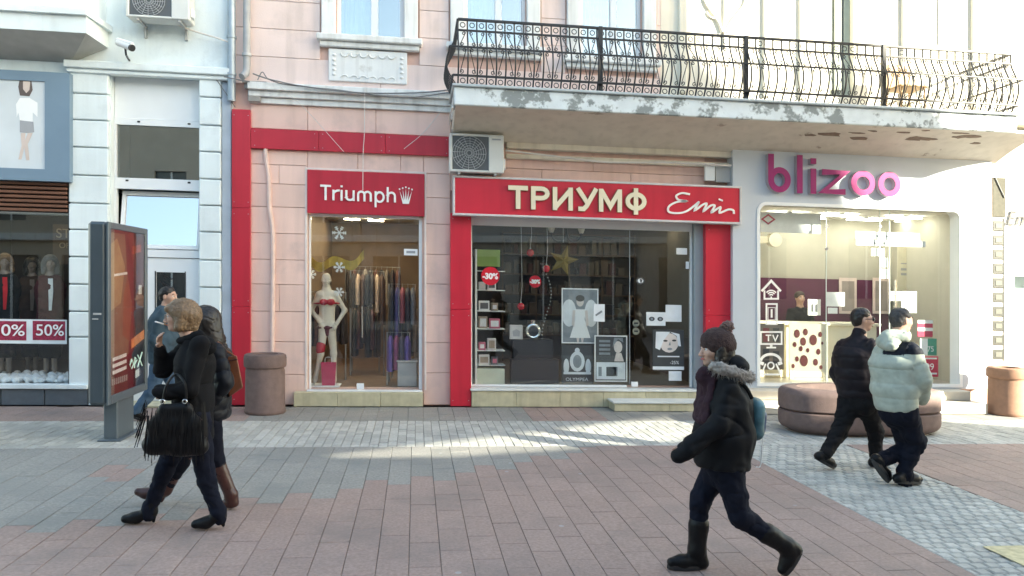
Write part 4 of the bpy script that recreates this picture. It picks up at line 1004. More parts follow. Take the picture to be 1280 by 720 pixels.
# ------------------------------------------------------------ lamps in the shops
def lamp(x, y, z, mat, lab, par_name='ceiling_lamp', r=.07, ln=0):
    t = thing(par_name, lab, 'lamp', (x, y, z))
    B().lathe(x, y, [(r*1.25, z+.0), (r*1.25, z+.02), (r, z+.03)], 16).build('ring', GREYP, t)
    if ln: B().box(x-ln/2, x+ln/2, y-.06, y+.06, z-.014, z-.001).build('diffuser', mat, t)
    else: B().lathe(x, y, [(r, z-.012), (r, z-.002)], 16).build('diffuser', mat, t)
    LN.setdefault(lab, []).append(t); t['group'] = lab+'s' if False else lab; return t
LN = {}
LE = lamp_mat('soft_warm_lamp', (1, .85, .62), 6); LW = lamp_mat('warm_lamp', (1, .84, .60), 13); LC_ = lamp_mat('cool_lamp', (1, .97, .92), 7)
for px_, dy in ((425, .9), (432, 1.4), (475, .9), (478, 1.5), (450, 2.4), (440, 3.2), (470, 3.4)):
    lamp(PX(px_, D+dy), D+dy, 2.92, LW, 'lit ceiling lamp inside the narrow crimson shop', ln=.28)
for px_, dy in ((640, 1.3), (712, 1.3), (790, 1.8), (828, 1.5), (680, 2.6), (770, 3)):
    lamp(PX(px_, D+dy), D+dy, 2.92, LE, 'lit ceiling lamp inside the wide perfume shop', ln=.26)
for px_, dy in ((985, 1.0), (1050, 1.0), (1130, 1.0), (1010, 1.6), (1080, 1.6), (1140, 1.6)):
    lamp(PX(px_, D+dy), D+dy, o_blz1-.03, LC_, 'lit ceiling lamp inside the phone shop', ln=.6)
for px_, dy in ((20, .8), (70, 1.2), (-40, 1.5)):
    lamp(PX(px_, D+dy), D+dy, 3.07, lamp_mat('dim_lamp', (1, .8, .55), 4), 'lit ceiling lamp inside the fashion shop at left', ln=.3)

for lab_, ts_ in LN.items():
    for i_, t_ in enumerate(sorted(ts_, key=lambda o_: o_.location.x/o_.location.y)): t_['label'] = '%s, %s from the left' % (lab_, ('first', 'second', 'third', 'fourth', 'fifth', 'sixth', 'seventh')[i_])

# ------------------------------------------------------------ goods in the wide window
YD = D+.45
sh = thing('display_shelf', 'tall white display shelf at the left of the wide window', 'shelf', (PX(612, YD), YD, ze_))
a, c, za_, zb2 = R(593, 312, 632, 478, YD)
SHW = M('white_board', (.72, .76, .74), .5)
B().box(a, a+.03, YD-.15, YD+.2, ze_, zb2).build('side_panel', SHW, sh)
for py_ in (338, 362, 388, 410, 437, 455):
    z = P(593, py_, YD)[1]; B().box(a+.031, c-.02, YD-.12, YD+.2, z-.012, z, .003).build('shelf_board', SHW, sh)
B().box(a+.031, c-.03, YD-.14, YD+.2, ze_, P(593, 457, YD)[1]-.03, .004).build('base_box', M('pale_green_board', (.55, .62, .50), .6), sh)
B().box(a+.031, c-.10, YD-.13, YD+.0, P(593, 333, YD)[1], zb2, .006).build('top_box', M('green_box', (.22, .34, .08), .6), sh)
boxc = [((.55, .58, .60)), ((.12, .12, .13)), ((.62, .60, .58)), ((.55, .15, .22)), ((.32, .26, .20)), ((.70, .72, .72))]
cnt = 0
NMB = ['white boxed perfume', 'black boxed perfume', 'cream boxed perfume', 'red boxed perfume', 'brown boxed perfume', 'pale boxed perfume']
for si, py_ in enumerate((362, 388, 410, 437, 455)):
    z = P(593, py_, YD)[1]+.001; xx = a+.06
    k = 0
    while xx < c-.14:
        w_ = .10+.03*((cnt*7) % 3); h2 = .12+.03*((cnt*5) % 3); mi = (cnt*5+si) % 6
        o = B().box(xx, xx+w_, YD-.10, YD-.02, z, z+h2, .004); t = thing('perfume_box', '%s, %s on the %s board of the white shelf' % (NMB[mi], ('first', 'second', 'third', 'fourth')[k], ('top', 'second', 'third', 'fourth', 'lowest')[si]), 'box', (xx+w_/2, YD-.06, z))
        o.build('carton', M('carton%d' % mi, boxc[mi], .4), t); B().box(xx+.02, xx+w_-.02, YD-.102, YD-.1005, z+.03, z+h2-.03).build('label_print', M('carton%d' % ((mi+2) % 6), boxc[(mi+2) % 6], .4), t)
        xx += w_+.03; cnt += 1; k += 1
def sticker(cx_, cy_, rpx, body, lab, Y=YG-.004):
    x, z = P(cx_, cy_, Y); r = PX(cx_+rpx, Y)-x
    t = thing('discount_sticker', lab, 'sticker', (x, Y, z-r)); B().disc(x, z, r, Y-.002, Y-.0005, 28).build('disc', M('sticker_red', (.60, .01, .03), .4), t)
    text('lettering', body, x-r*.86, z-r*.3, r*.85, Y-.003, PAPER, t, w=r*1.7, depth=.0005, bold=.006)
sticker(613, 345, 11.5, '-30%', 'large red round discount sticker on the wide window'); sticker(669, 352, 7.5, '-30%', 'smaller red round discount sticker beside the bauble string', Y=YG+.25)
# perfume display
YD2 = D+.5
pn = thing('display_plinth', 'black stepped display plinth in the middle of the wide window', 'plinth', (PX(668, YD2), YD2, ze_))
q = R(640, 424, 690, 480, YD2); B().box(q[0], q[1], YD2-.1, YD2+.3, ze_, q[3], .006).build('upper_block', M('black_board', (.02, .02, .025), .4), pn); B().box(q[0]-.04, q[1]+.06, YD2-.25, YD2-.101, ze_, q[3]-.28, .006).build('lower_block', MATS['black_board'], pn)
q2 = R(637, 401, 653, 419, YD2-.02); zb4 = q[3]; hb4 = q2[3]-q2[2]
t = thing('perfume_box', 'square silver perfume box with a crest beside the ring-shaped flask', 'box', ((q2[0]+q2[1])/2, YD2, zb4)); B().box(q2[0], q2[1], YD2-.06, YD2+.02, zb4+.001, zb4+hb4, .005).build('carton', M('silver_carton', (.55, .55, .54), .35), t); B().prism([(q2[0]+.05, zb4+.05), (q2[1]-.05, zb4+.05), (q2[1]-.04, zb4+.13), ((q2[0]+q2[1])/2, zb4+.16), (q2[0]+.04, zb4+.13)], YD2-.063, YD2-.0605).build('crest', GREYINK, t)
x, z = P(666.5, 412, YD2); t = thing('perfume_flask', 'silver ring-shaped perfume flask on the black plinth', 'flask', (x, YD2, zb4)); r = .115; zc_ = zb4+r+.012
B().tube([(x+r*.85*math.cos(a_), YD2, zc_+r*.85*math.sin(a_)) for a_ in np.linspace(0, 2*math.pi, 33)[:-1]], .024, 8, closed=True).build('ring', M('polished_silver', (.75, .74, .70), .15, metal=.9), t); B().disc(x, zc_, r*.72, YD2-.012, YD2+.012, 24).build('glass_body', M('smoky', (.05, .05, .06), .1), t)
B().box(x-.03, x+.03, YD2-.02, YD2+.02, zc_+r, zc_+r+.06, .008).build('stopper', MATS['polished_silver'], t)
# bauble string with gilt star
BR = M('red_bauble', (.50, .01, .03), .15, coat=.6)
for px_, py_, lab in ((663, 316, 'red bauble hanging highest in the wide window'), (683, 336, 'red bauble just right of the bauble string middle'), (651, 383, 'lowest red bauble hanging above the perfume box')):
    x, z = P(px_, py_, YD); t = thing('bauble', lab, 'bauble', (x, YD, z-.06)); B().ball((x, YD, z), .058, 16, 10).build('ball', BR, t); B().lathe(x, YD, [(.012, z+.055), (.012, z+.08)], 8).build('cap', GREYP, t); B().tube([(x, YD, z+.08), (x+.02, YD, z+.3), (x+.0, YD, 2.92)], .003, 5).build('thread', PAPER, t)
x, z = P(704, 326, YD+.1); t = thing('gilt_star', 'large gilt cardboard star hanging in the wide window', 'star', (x, YD+.1, z-.3))
pts = [(x+(.25 if i % 2 == 0 else .10)*math.sin(i*math.pi/5+.3), z+(.25 if i % 2 == 0 else .10)*math.cos(i*math.pi/5+.2)) for i in range(10)]
sb = B(); sb.add([(p[0], YD+.1, p[1]) for p in pts]+[(x, YD+.04, z), (x, YD+.14, z)], [(i, (i+1) % 10, 10) for i in range(10)]+[((i+1) % 10, i, 11) for i in range(10)]); sb.build('star_body', M('gilt', (.30, .23, .08), .4, .1, metal=.3), t); B().tube([(x, YD+.1, z+.28), (x, YD+.1, 2.93)], .003, 5).build('thread', PAPER, t)
ch_ = B(); 
for i in range(34):
    tt = i/33; xq, zq_ = P(676+18*math.sin(tt*7)*.5+tt*16, 330+tt*140, YD+.02); ch_.ball((xq, YD+.02, zq_), .012, 6, 5)
tag(ch_.build('bead_garland', M('silver_bead', (.7, .7, .66), .2, metal=.6)), 'string of small silver beads hanging down past the plinth', 'garland')
# wrought lamp hanging inside
x, z = P(708, 296, D+.7); t = thing('hanging_lamp', 'curled wrought iron lamp with glass cups under the shop ceiling', 'lamp', (x, D+.7, z)); b = B()
for s_ in (-1, 1): b.tube(catmull([(x, D+.7, z+.25), (x+s_*.02, D+.7, z+.0), (x+s_*.12, D+.7, z-.08), (x+s_*.22, D+.7, z-.02), (x+s_*.24, D+.7, z+.06)], 6), .012, 6)
b.tube([(x, D+.7, z), (x, D+.7, 2.94)], .012, 6); b.build('arms', BLACK, t)
for s_ in (-1, 1): B().lathe(x+s_*.24, D+.7, [(.03, z+.06), (.055, z+.12), (.06, z+.18)], 14, False).build('cup', M('frosted', (.7, .68, .6), .4), t)
# posters
def poster(x0, y0, x1, y1, Y, lab, base, border=None, name='poster'):
    a, c, z0, z1 = R(x0, y0, x1, y1, Y); t = thing(name, lab, 'poster', ((a+c)/2, Y, z0)); B().box(a, c, Y, Y+.012, z0, z1, .002).build('board', base, t)
    if border: b = B(); wv = .018; b.box(a, c, Y-.004, Y-.001, z1-wv, z1); b.box(a, c, Y-.004, Y-.001, z0, z0+wv); b.box(a, a+wv, Y-.004, Y-.001, z0+wv+.0005, z1-wv-.0005); b.box(c-wv, c, Y-.004, Y-.001, z0+wv+.0005, z1-wv-.0005); b.build('border', border, t)
    def s(pts, mat, lay=1, nm='print'): B().prism([(a+(c-a)*u, z0+(z1-z0)*v) for u, v in pts], Y-.0022*lay, Y-.0022*lay+.0012).build(nm, mat, t)
    return t, s, (a, c, z0, z1)
def ell(cx, cy, rx, ry, n=16): return [(cx+rx*math.cos(2*math.pi*i/n), cy+ry*math.sin(2*math.pi*i/n)) for i in range(n)]
YQ = D+.28
SKN = M('print_pale_skin', (.66, .60, .57), .5); GD = M('print_dark', (.045, .05, .055), .5); GM = M('print_mid', (.22, .25, .28), .5, .2, 9); LT = M('print_light', (.70, .74, .77), .5)
t, s, _ = poster(702, 360, 748, 429, YQ, 'tall poster of a figure in a white dress with wings', GM, PAPER)
s(ell(.2, .55, .2, .25), LT); s(ell(.8, .55, .18, .25), LT); s([(.35, .62), (.65, .62), (.62, .45), (.78, .1), (.22, .1), (.38, .45)], PAPER, 2); s(ell(.5, .76, .1, .09), SKN, 2); s(ell(.5, .82, .12, .06), GD, 3); s([(.3, .6), (.37, .6), (.34, .3), (.27, .34)], SKN, 3); s([(.63, .6), (.70, .6), (.73, .34), (.66, .3)], SKN, 3); s([(.4, .1), (.48, .1), (.46, .02), (.42, .02)], SKN, 3); s([(.52, .1), (.6, .1), (.58, .02), (.54, .02)], SKN, 3)
t, s, q_ = poster(702, 431, 741, 480, YQ+.02, 'black poster with a pale crest and lettering below the winged figure', GD)
s(ell(.5, .58, .24, .26), LT, 1); s(ell(.5, .58, .14, .17), GM, 2); s(ell(.5, .86, .08, .07), LT, 2); s(ell(.15, .45, .09, .2), LT, 1); s(ell(.85, .45, .09, .2), LT, 1); s([(.06, .25), (.94, .25), (.94, .31), (.06, .31)], LT, 2)
text('lettering', 'OLYMPEA', q_[0]+.06, q_[2]+.05, .07, YQ+.015, LT, t, w=(q_[1]-q_[0])*.72, depth=.0005)
t, s, q_ = poster(743, 419, 784, 477, YQ-.05, 'white framed poster with a face above a row of small bottles', GD, PAPER)
s([(.06, .05), (.94, .05), (.94, .42), (.06, .42)], LT); s(ell(.72, .75, .13, .13), SKN); s([(.6, .44), (.9, .44), (.82, .62), (.66, .62)], SKN); s([(.55, .75), (.72, .92), (.88, .85), (.86, .95), (.6, .95)], GM, 2)
for i in range(4): s([(.14, .85-i*.09), (.48, .85-i*.09), (.48, .9-i*.09), (.14, .9-i*.09)], GM)
for i, w_ in enumerate((.1, .3, .1)): s([(.12+i*.24, .12), (.12+i*.24+w_, .12), (.12+i*.24+w_, .32), (.12+i*.24, .32)], GM if i != 1 else GD, 2)
t, s, q_ = poster(816, 412, 855, 463, YG-.006, 'black poster of a pale face with lettering on the door glass', GD)
s(ell(.52, .68, .30, .24), SKN); s([(.1, .95), (.55, .95), (.35, .75), (.22, .5), (.08, .55)], LT, 2); s([(.55, .95), (.85, .9), (.9, .6), (.82, .6), (.76, .85)], LT, 2); s(ell(.40, .73, .07, .025), GD, 3); s(ell(.68, .74, .07, .025), GD, 3); s(ell(.54, .53, .08, .03), GM, 3); s([(.5, .62), (.57, .62), (.55, .72)], GM, 3); s([(0, .02), (1, .02), (1, .1), (0, .1)], LT, 1); s([(.15, .33), (.85, .33), (.85, .36), (.15, .36)], LT, 1)
text('lettering', '-25%', q_[0]+(q_[1]-q_[0])*.55, q_[2]+(q_[3]-q_[2])*.16, .07, YG-.009, LT, t, depth=.0005)
for (x0, y0, x1, y1, lab, pr) in ((808, 390, 832, 407, 'paper notice with printed eyes on the door glass', 1), (832, 381, 852, 402, 'plain white paper notice at the upper right of the door glass', 0), (742, 380, 756, 402, 'small pale notice beside the winged figure poster', 2), (836, 464, 852, 476, 'small blank white card low on the door glass', 0)):
    t, s, _ = poster(x0, y0, x1, y1, YG-.005, lab, LT, name='notice')
    if pr == 1: s(ell(.28, .5, .15, .16), GD); s(ell(.72, .5, .15, .16), GD); s(ell(.28, .5, .07, .1), GM, 2); s(ell(.72, .5, .07, .1), GM, 2)
    if pr == 2: s([(.2, .3), (.8, .55), (.7, .65), (.15, .4)], GM)
x, z = P(800.5, 351, YG-.004); t = thing('round_sticker', 'small round black and white sticker in the middle of the door glass', 'sticker', (x, YG, z-.05)); B().disc(x, z, .065, YG-.006, YG-.005, 24, .055).build('disc', PAPER, t); B().ring(x, z, .055, .02, YG-.009, YG-.0075, 24, .045).build('ring', GD, t); B().prism([(x-.0, z-.03), (x+.015, z-.03), (x+.03, z+.02), (x-.01, z+.03)], YG-.009, YG-.0075).build('mark', GD, t)
for px_, py_ in ((795, 404), (795, 414)):
    x, z = P(px_, py_, YG+.1); t = thing('paper_disc', 'pale paper disc, %s of the pair on the door glass' % ('upper' if py_ < 410 else 'lower'), 'sticker', (x, YG+.1, z-.06)); B().disc(x, z, .055, YG+.10, YG+.102, 20).build('disc', M('sepia', (.35, .33, .26), .6), t); B().box(x-.03, x+.03, YG+.097, YG+.0985, z-.012, z+.012).build('mark', GD, t)
# back shelves in the wide shop
bs = thing('wall_shelving', 'dim wall shelving full of cartons at the back of the perfume shop', 'shelving', (PX(760, D+4), D+4, ze_))
SB = M('dark_wood', (.10, .07, .05), .6, .15)
xa, xb2 = o_emi[0]+.9, o_emi[1]+.0
for z in (.5, .9, 1.3, 1.7, 2.1, 2.5): B().box(xa, xb2, D+3.8, D+4.19, z+ze_, z+ze_+.03).build('shelf_board', SB, bs)
for x in np.linspace(xa, xb2, 5): B().box(x-.015, x+.015, D+3.79, D+3.799, ze_, ze_+2.55).build('upright', SB, bs)
gb = {}
rr = random.Random(11)
cols6 = [(.10, .075, .06), (.13, .12, .10), (.08, .035, .035), (.10, .09, .08), (.03, .03, .04)]
for z in (.53, .93, 1.33, 1.73, 2.13):
    x = xa+.05
    while x < xb2-.2:
        w_ = rr.uniform(.06, .16); h2 = rr.uniform(.12, .30); i = rr.randrange(5); gb.setdefault(i, B()).box(x, x+w_, D+3.82, D+4.0, z+ze_+.001, z+ze_+h2); x += w_+rr.uniform(.01, .06)
for i, b in gb.items(): tag(b.build('cartons', M('shelf_carton%d' % i, cols6[i], .6), bs), kind='stuff')

# ------------------------------------------------------------ goods in the narrow window
def flake(cx_, cy_, rpx, Y, lab):
    x, z = P(cx_, cy_, Y); r = PX(cx_+rpx, Y)-x; b = B()
    for i in range(6):
        a_ = i*math.pi/3; e = (x+r*math.cos(a_), z+r*math.sin(a_)); b.stroke([(x, z), e], .014, Y-.001*(i % 3), Y+.004)
        for t_ in (.5, .75):
            m0 = (x+r*t_*math.cos(a_), z+r*t_*math.sin(a_))
            for s_ in (-1, 1): b.stroke([m0, (m0[0]+r*.28*math.cos(a_+s_*.8), m0[1]+r*.28*math.sin(a_+s_*.8))], .012, Y-.0035-.001*(i % 3)-(.0006 if s_ > 0 else 0), Y+.004)
    tag(b.build('snowflake', M('flake_white', (.80, .80, .78), .6)), lab, 'snowflake')
flake(424, 291, 9, YG+.06, 'largest white paper snowflake at the top of the narrow window'); flake(424, 334, 7, YG+.06, 'middle white paper snowflake above the mannequin head'); flake(389, 343, 6, YG+.06, 'small white paper snowflake at the left edge of the narrow window'); flake(424, 365, 6, YG+.06, 'small white paper snowflake beside the mannequin neck')
x0_, z0_ = P(388, 335, D+.5); yl = B()
pts = catmull([(P(a_, b2, D+.6)[0], P(a_, b2, D+.6)[1]) for a_, b2 in ((384, 322), (400, 334), (418, 326), (440, 332), (455, 318))], 6)
vs = [(p[0], D+.6+.05*math.sin(i), p[1]+.07) for i, p in enumerate(pts)]+[(p[0], D+.62+.05*math.cos(i), p[1]-.07) for i, p in enumerate(pts)]; m_ = len(pts)
yl.add(vs, [(i, i+1, m_+i+1, m_+i) for i in range(m_-1)]); yl.sm = True; tag(yl.build('ribbon', M('yellow_cloth', (.55, .42, .10), .6, .2, 9)), 'yellow cloth ribbon draped across behind the mannequin head', 'ribbon')
rk_ = M('rack_steel', (.45, .45, .45), .3, metal=.8)
rr = random.Random(4)
def rack(px0, px1, Y, ztop, lab, cols, nm):
    x0, x1 = PX(px0, Y), PX(px1, Y); t = thing('clothes_rail', lab, 'clothes rail', ((x0+x1)/2, Y, zt_)); b = B(); b.tube([(x0, Y, zt_), (x0, Y, ztop), (x1, Y, ztop), (x1, Y, zt_)], .014, 7); b.build('frame', rk_, t)
    n = max(3, min(10, int((x1-x0)/.075)))
    for i in range(n):
        x = x0+(i+.6)*(x1-x0)/n; c = cols[i % len(cols)]; w_ = .16; L_ = rr.uniform(.35, .75)
        g_ = B(); m_ = 8
        for side in (-1, 1):
            pass
        ring = [(.03, .02), (.06, .12), (.085, .16), (.095, .17), (.10, .19)]
        vs = []; fs_ = []
        zz = [ztop-.05, ztop-.10, ztop-.16, ztop-.16-L_*.5, ztop-.16-L_]
        for (rx, ry), z in zip(ring, zz):
            for j in range(10): a_ = 2*math.pi*j/10; vs.append((x+rx*.6*math.cos(a_)*(1+.2*math.sin(3*a_+i)), Y+ry*math.sin(a_), z))
        for k_ in range(4):
            for j in range(10): fs_.append((k_*10+j, k_*10+(j+1) % 10, (k_+1)*10+(j+1) % 10, (k_+1)*10+j))
        fs_ += [tuple(range(9, -1, -1)), tuple(range(40, 50))]; g_.add(vs, fs_); g_.sm = True
        gt = thing('garment', '%s, %s from the left' % (nm, ('first', 'second', 'third', 'fourth', 'fifth', 'sixth', 'seventh', 'eighth', 'ninth', 'tenth')[i % 10]), 'garment', (x, Y, zz[-1])); g_.build('cloth', M('cloth%02d%02d%02d' % tuple(int(q*99) for q in c), c, .8, .2, 20), gt); B().tube([(x, Y, ztop-.05), (x, Y, ztop+.012)], .004, 5).build('hanger', rk_, gt)
rack(438, 480, D+1.6, 1.95, 'chrome clothes rail in the middle of the crimson shop', [(.05, .04, .045), (.55, .42, .34), (.10, .06, .05), (.04, .04, .05)], 'dark garment on the middle rail')
rack(486, 519, D+.9, 1.75, 'chrome clothes rail with dark garments at the right of the narrow window', [(.04, .04, .05), (.10, .08, .20), (.35, .10, .12), (.06, .05, .06), (.20, .20, .22)], 'garment on the right-hand upper rail')
rack(484, 512, D+.55, 1.02, 'low chrome clothes rail with violet garments at the right', [(.13, .08, .30), (.25, .06, .14), (.07, .06, .09)], 'violet toned garment on the low rail')
rack(386, 432, D+1.1, 1.6, 'chrome clothes rail behind the mannequin in the narrow window', [(.05, .04, .04), (.14, .06, .05), (.06, .05, .06)], 'garment on the rail behind the mannequin')
rack(432, 500, D+3.4, 2.05, 'long chrome clothes rail along the back wall of the crimson shop', [(.05, .04, .04), (.14, .06, .05), (.06, .05, .06), (.28, .24, .22)], 'garment on the back wall rail')
rack(440, 474, D+2.3, 1.35, 'low chrome rail with black pieces in the middle of the crimson shop', [(.03, .03, .035), (.10, .04, .05), (.04, .03, .03)], 'black piece on the low middle rail')
rack(490, 521, D+1.35, 1.35, 'chrome rail of dark pieces behind the right-hand rails', [(.03, .03, .04), (.30, .27, .25), (.05, .04, .05)], 'dark piece on the rail behind the right-hand rails')
q = R(497, 452, 521, 486, D+.4); t = thing('display_cube', 'grey display cube low at the right of the narrow window', 'cube', ((q[0]+q[1])/2, D+.5, zt_)); B().box(q[0], q[1], D+.35, D+.65, zt_+.002, q[3], .008).build('cube_body', M('cube_grey', (.45, .45, .44), .5), t); B().box(q[0]-.015, q[1]+.015, D+.335, D+.665, q[3]+.001, q[3]+.02, .004).build('cube_top', M('cube_top', (.55, .55, .54), .4), t)
q = R(401, 453, 420, 482, D+.3); t = thing('gift_bag', 'crimson paper gift bag at the mannequin feet', 'bag', ((q[0]+q[1])/2, D+.33, zt_)); B().add([(q[0]+.02, D+.28, zt_+.002), (q[1]-.02, D+.28, zt_+.002), (q[1]-.02, D+.38, zt_+.002), (q[0]+.02, D+.38, zt_+.002), (q[0], D+.30, q[3]), (q[1], D+.30, q[3]), (q[1], D+.36, q[3]), (q[0], D+.36, q[3])], [(3, 2, 1, 0), (0, 1, 5, 4), (1, 2, 6, 5), (2, 3, 7, 6), (3, 0, 4, 7)]).build('bag_body', M('bag_red', (.45, .03, .09), .4), t); xm = (q[0]+q[1])/2; B().tube(catmull([(xm-.05, D+.305, q[3]-.01), (xm-.04, D+.30, q[3]+.07), (xm+.04, D+.30, q[3]+.07), (xm+.05, D+.305, q[3]-.01)], 5), .004, 5).build('handle', PAPER, t)
t = thing('door_sign', 'small white sign on the glass at the right of the narrow door', 'sign', (PX(513), YG, P(513, 320)[1])); px_plate('card', 505, 311, 522, 319, YG-.005, PAPER, t); px_plate('print', 508, 313.5, 519, 316.5, YG-.0095, GREYINK, t, .001)
# ------------------------------------------------------------ inside the phone shop
CRM = M('cream_laminate', (.78, .73, .58), .4, .03); PUR = M('purple_wall', (.10, .015, .05), .6, .1)
YB2 = D+2.0
pw = R(955, 347, 1112, 420, YB2); B().box(o_bl[0], min(pw[1], o_bl[1]+.08), YB2, YB2+.05, .34, pw[3]).build('purple_panel', PUR, pb)
zf = .33
ct = thing('counter', 'cream service counter inside the phone shop', 'counter', (PX(1010, D+.95), D+.95, zf))
q = R(948, 402, 1096, 466, D+.95); B().box(q[0]-.1, q[1], D+.95, D+1.38, zf, q[3]-.05, .01).build('front', CRM, ct); B().box(q[0]-.12, q[1]+.05, D+.88, D+1.42, q[3]-.048, q[3], .01).build('worktop', CRM, ct)
YDP = D+.6; dpn = thing('dotted_screen', 'cream screen panel with dark oval cut-outs before the counter', 'screen', (PX(1011, YDP), YDP, zf))
q = R(991, 404, 1031, 468, YDP); zq0 = zf+.14
pn_ = [(q[0], YDP+.12), (q[1], YDP-.10)]
def pan_pt(u, v, off=0):
    x = q[0]+(q[1]-q[0])*u; y = YDP+.12-.22*u; return (x, y-off, zq0+(q[3]-zq0)*v)
b = B(); b.add([pan_pt(0, 0), pan_pt(1, 0), pan_pt(1, 1), pan_pt(0, 1), pan_pt(0, 0, -.03), pan_pt(1, 0, -.03), pan_pt(1, 1, -.03), pan_pt(0, 1, -.03)], [(0, 1, 2, 3), (7, 6, 5, 4), (0, 4, 5, 1), (1, 5, 6, 2), (2, 6, 7, 3), (3, 7, 4, 0)]); b.build('board', CRM, dpn)
for u, v, r in ((.2, .78, .055), (.42, .82, .045), (.36, .62, .055), (.62, .66, .07), (.14, .55, .035), (.3, .47, .035), (.48, .44, .03), (.75, .42, .04), (.38, .22, .075), (.2, .25, .035), (.68, .2, .045), (.1, .1, .03), (.8, .78, .035), (.82, .1, .028), (.85, .6, .02)):
    n_ = 18; hb_ = B(); rx = r*.75/(q[1]-q[0]); rv_ = r*1.25/(q[3]-zq0); hb_.add([pan_pt(u+rx*math.cos(2*math.pi*i/n_), v+rv_*math.sin(2*math.pi*i/n_), .003) for i in range(n_)], [tuple(range(n_))]); hb_.build('oval_hole', M('dark_red_hole', (.12, .02, .02), .6), dpn)
for u in (.06, .94): p_ = pan_pt(u, 0); B().box(p_[0]-.03, p_[0]+.03, p_[1]-.0, p_[1]+.04, zf+.001, zq0-.001).build('foot', CRM, dpn)
def card(name, x0, y0, x1, y1, Y, mat, lab, cat, prints=()):
    a, c, z0, z1 = R(x0, y0, x1, y1, Y); t = thing(name, lab, cat, ((a+c)/2, Y, z0)); B().box(a, c, Y, Y+.01, z0, z1, .002).build('card', mat, t)
    for (u0, v0, u1, v1, m_) in prints: B().box(a+(c-a)*u0, a+(c-a)*u1, Y-.003, Y-.001, z0+(z1-z0)*v0, z0+(z1-z0)*v1).build('print', m_, t)
    return t, (a, c, z0, z1)
LITW = M('bright_white', (.88, .88, .86), .5); RDI = M('card_red', (.55, .02, .08), .5); GRN = M('card_green', (.05, .30, .20), .5)
YI = YP+.03
t, q = card('banner', 951, 265, 1026, 290, YI+.1, LITW, 'white banner with a red diamond mark at top left of phone shop window', 'banner')
xm, zm_ = q[0]+.12, q[3]-.11; B().stroke([(xm-.1, zm_), (xm, zm_+.07), (xm+.1, zm_), (xm, zm_-.07)], .022, YI+.094, YI+.099, True).build('mark', RDI, t)
card('notice', 1069, 289, 1150, 298, YI, LITW, 'upper long white notice strip on the phone shop door', 'notice', ((.05, .3, .8, .55, GREYINK),))
card('notice', 1070, 299, 1157, 306.5, YI+.02, LITW, 'lower long white notice strip on the phone shop door', 'notice', ((.05, .3, .7, .6, GREYINK),))
card('notice', 1089, 310, 1106, 320, YI, LITW, 'small square white notice under the long strips', 'notice')
card('notice', 1033, 365, 1056, 383, YI, LITW, 'white sheet on the glass left of the phone shop door', 'notice')
card('notice', 1035, 384.5, 1047, 392, YI, LITW, 'smaller white sheet directly below a larger sheet on phone shop glass', 'notice')
card('notice', 1112, 364, 1126, 376, YI, LITW, 'white sheet beside the phone shop door edge', 'notice', ((.1, .5, .9, .6, GREYINK),))
card('notice', 1127, 364, 1146, 391, YI, LITW, 'tall white sheet at the right of the phone shop door', 'notice')
card('notice', 1101, 322, 1110, 334, YI, LITW, 'white sticker with a round mark on the door edge', 'notice', ((.3, .3, .7, .7, GREYINK),)); card('notice', 1101, 336, 1111, 348, YI, LITW, 'white sticker with a small grey mark lower on the door edge', 'notice', ((.35, .35, .65, .6, GREYINK),))
t, q = card('price_card', 1147, 400, 1166, 421, YI, RDI, 'pink and white price card, topmost at the right of phone shop window', 'price card', ((0, .35, 1, .55, LITW), (0, .8, 1, 1, LITW)))
t, q = card('price_card', 1150, 423, 1171, 444, YI+.03, GRN, 'green price card between two red ones', 'price card', ((0, .0, .45, 1, LITW),)); text('lettering', '75', q[0]+.12, q[2]+.06, .12, YI+.026, LITW, t, depth=.0005)
t, q = card('price_card', 1153, 445, 1173, 471, YI, RDI, 'red price card with white number, lowest at the right', 'price card', ((.1, .85, .9, .92, LITW), (.1, .12, .9, .2, LITW))); text('lettering', '99', q[0]+.05, q[2]+.11, .15, YI-.003, LITW, t, depth=.0005)
t, q = card('wall_poster', 1122, 300, 1162, 400, D+1.6, M('poster_cream', (.66, .62, .48), .6), 'tall cream poster with small dark text at the back of the phone shop', 'poster', ((.1, .70, .85, .715, GREYINK), (.1, .62, .7, .65, GREYINK), (.1, .56, .5, .59, GREYINK)))
B().prism([(q[0]+.3, q[2]), (q[1]-.05, q[2]+.5), (q[1]-.05, q[2]+.6), (q[0]+.2, q[2])], D+1.594, D+1.598).build('diagonal_print', GD, t)
PKF = M('pale_pink_frame', (.75, .62, .58), .5)
for x0, x1, lab in ((1049, 1071, 'pale framed mirror panel on the purple wall, left one'), (1091, 1112, 'pale framed mirror panel on the purple wall, right one')):
    t, q = card('framed_panel', x0, 347, x1, 392, D+1.96, PKF, lab, 'panel'); B().box(q[0]+.05, q[1]-.05, D+1.954, D+1.958, q[2]+.05, q[3]-.06).build('inset', M('inset_grey', (.35, .30, .28), .5), t)
t, q = card('leaflet_stand', 1010, 374, 1026, 394, D+1.0, LITW, 'white leaflet stand on the counter beside the clerk', 'stand', ((.25, .2, .42, .7, GD), (.55, .2, .72, .7, GD)))
t = thing('round_wall_lamp', 'round cream wall lamp high at the left inside phone shop', 'lamp', (PX(968, D+1.6), D+1.6, P(968, 307, D+1.6)[1])); x, z = P(968, 300, D+1.6); B().disc(x, z, .12, D+1.55, D+1.7, 24).build('shade', CRM, t); B().box(x-.3, x-.1, D+1.6, D+1.65, z-.06, z+.06, .01).build('arm', CRM, t)
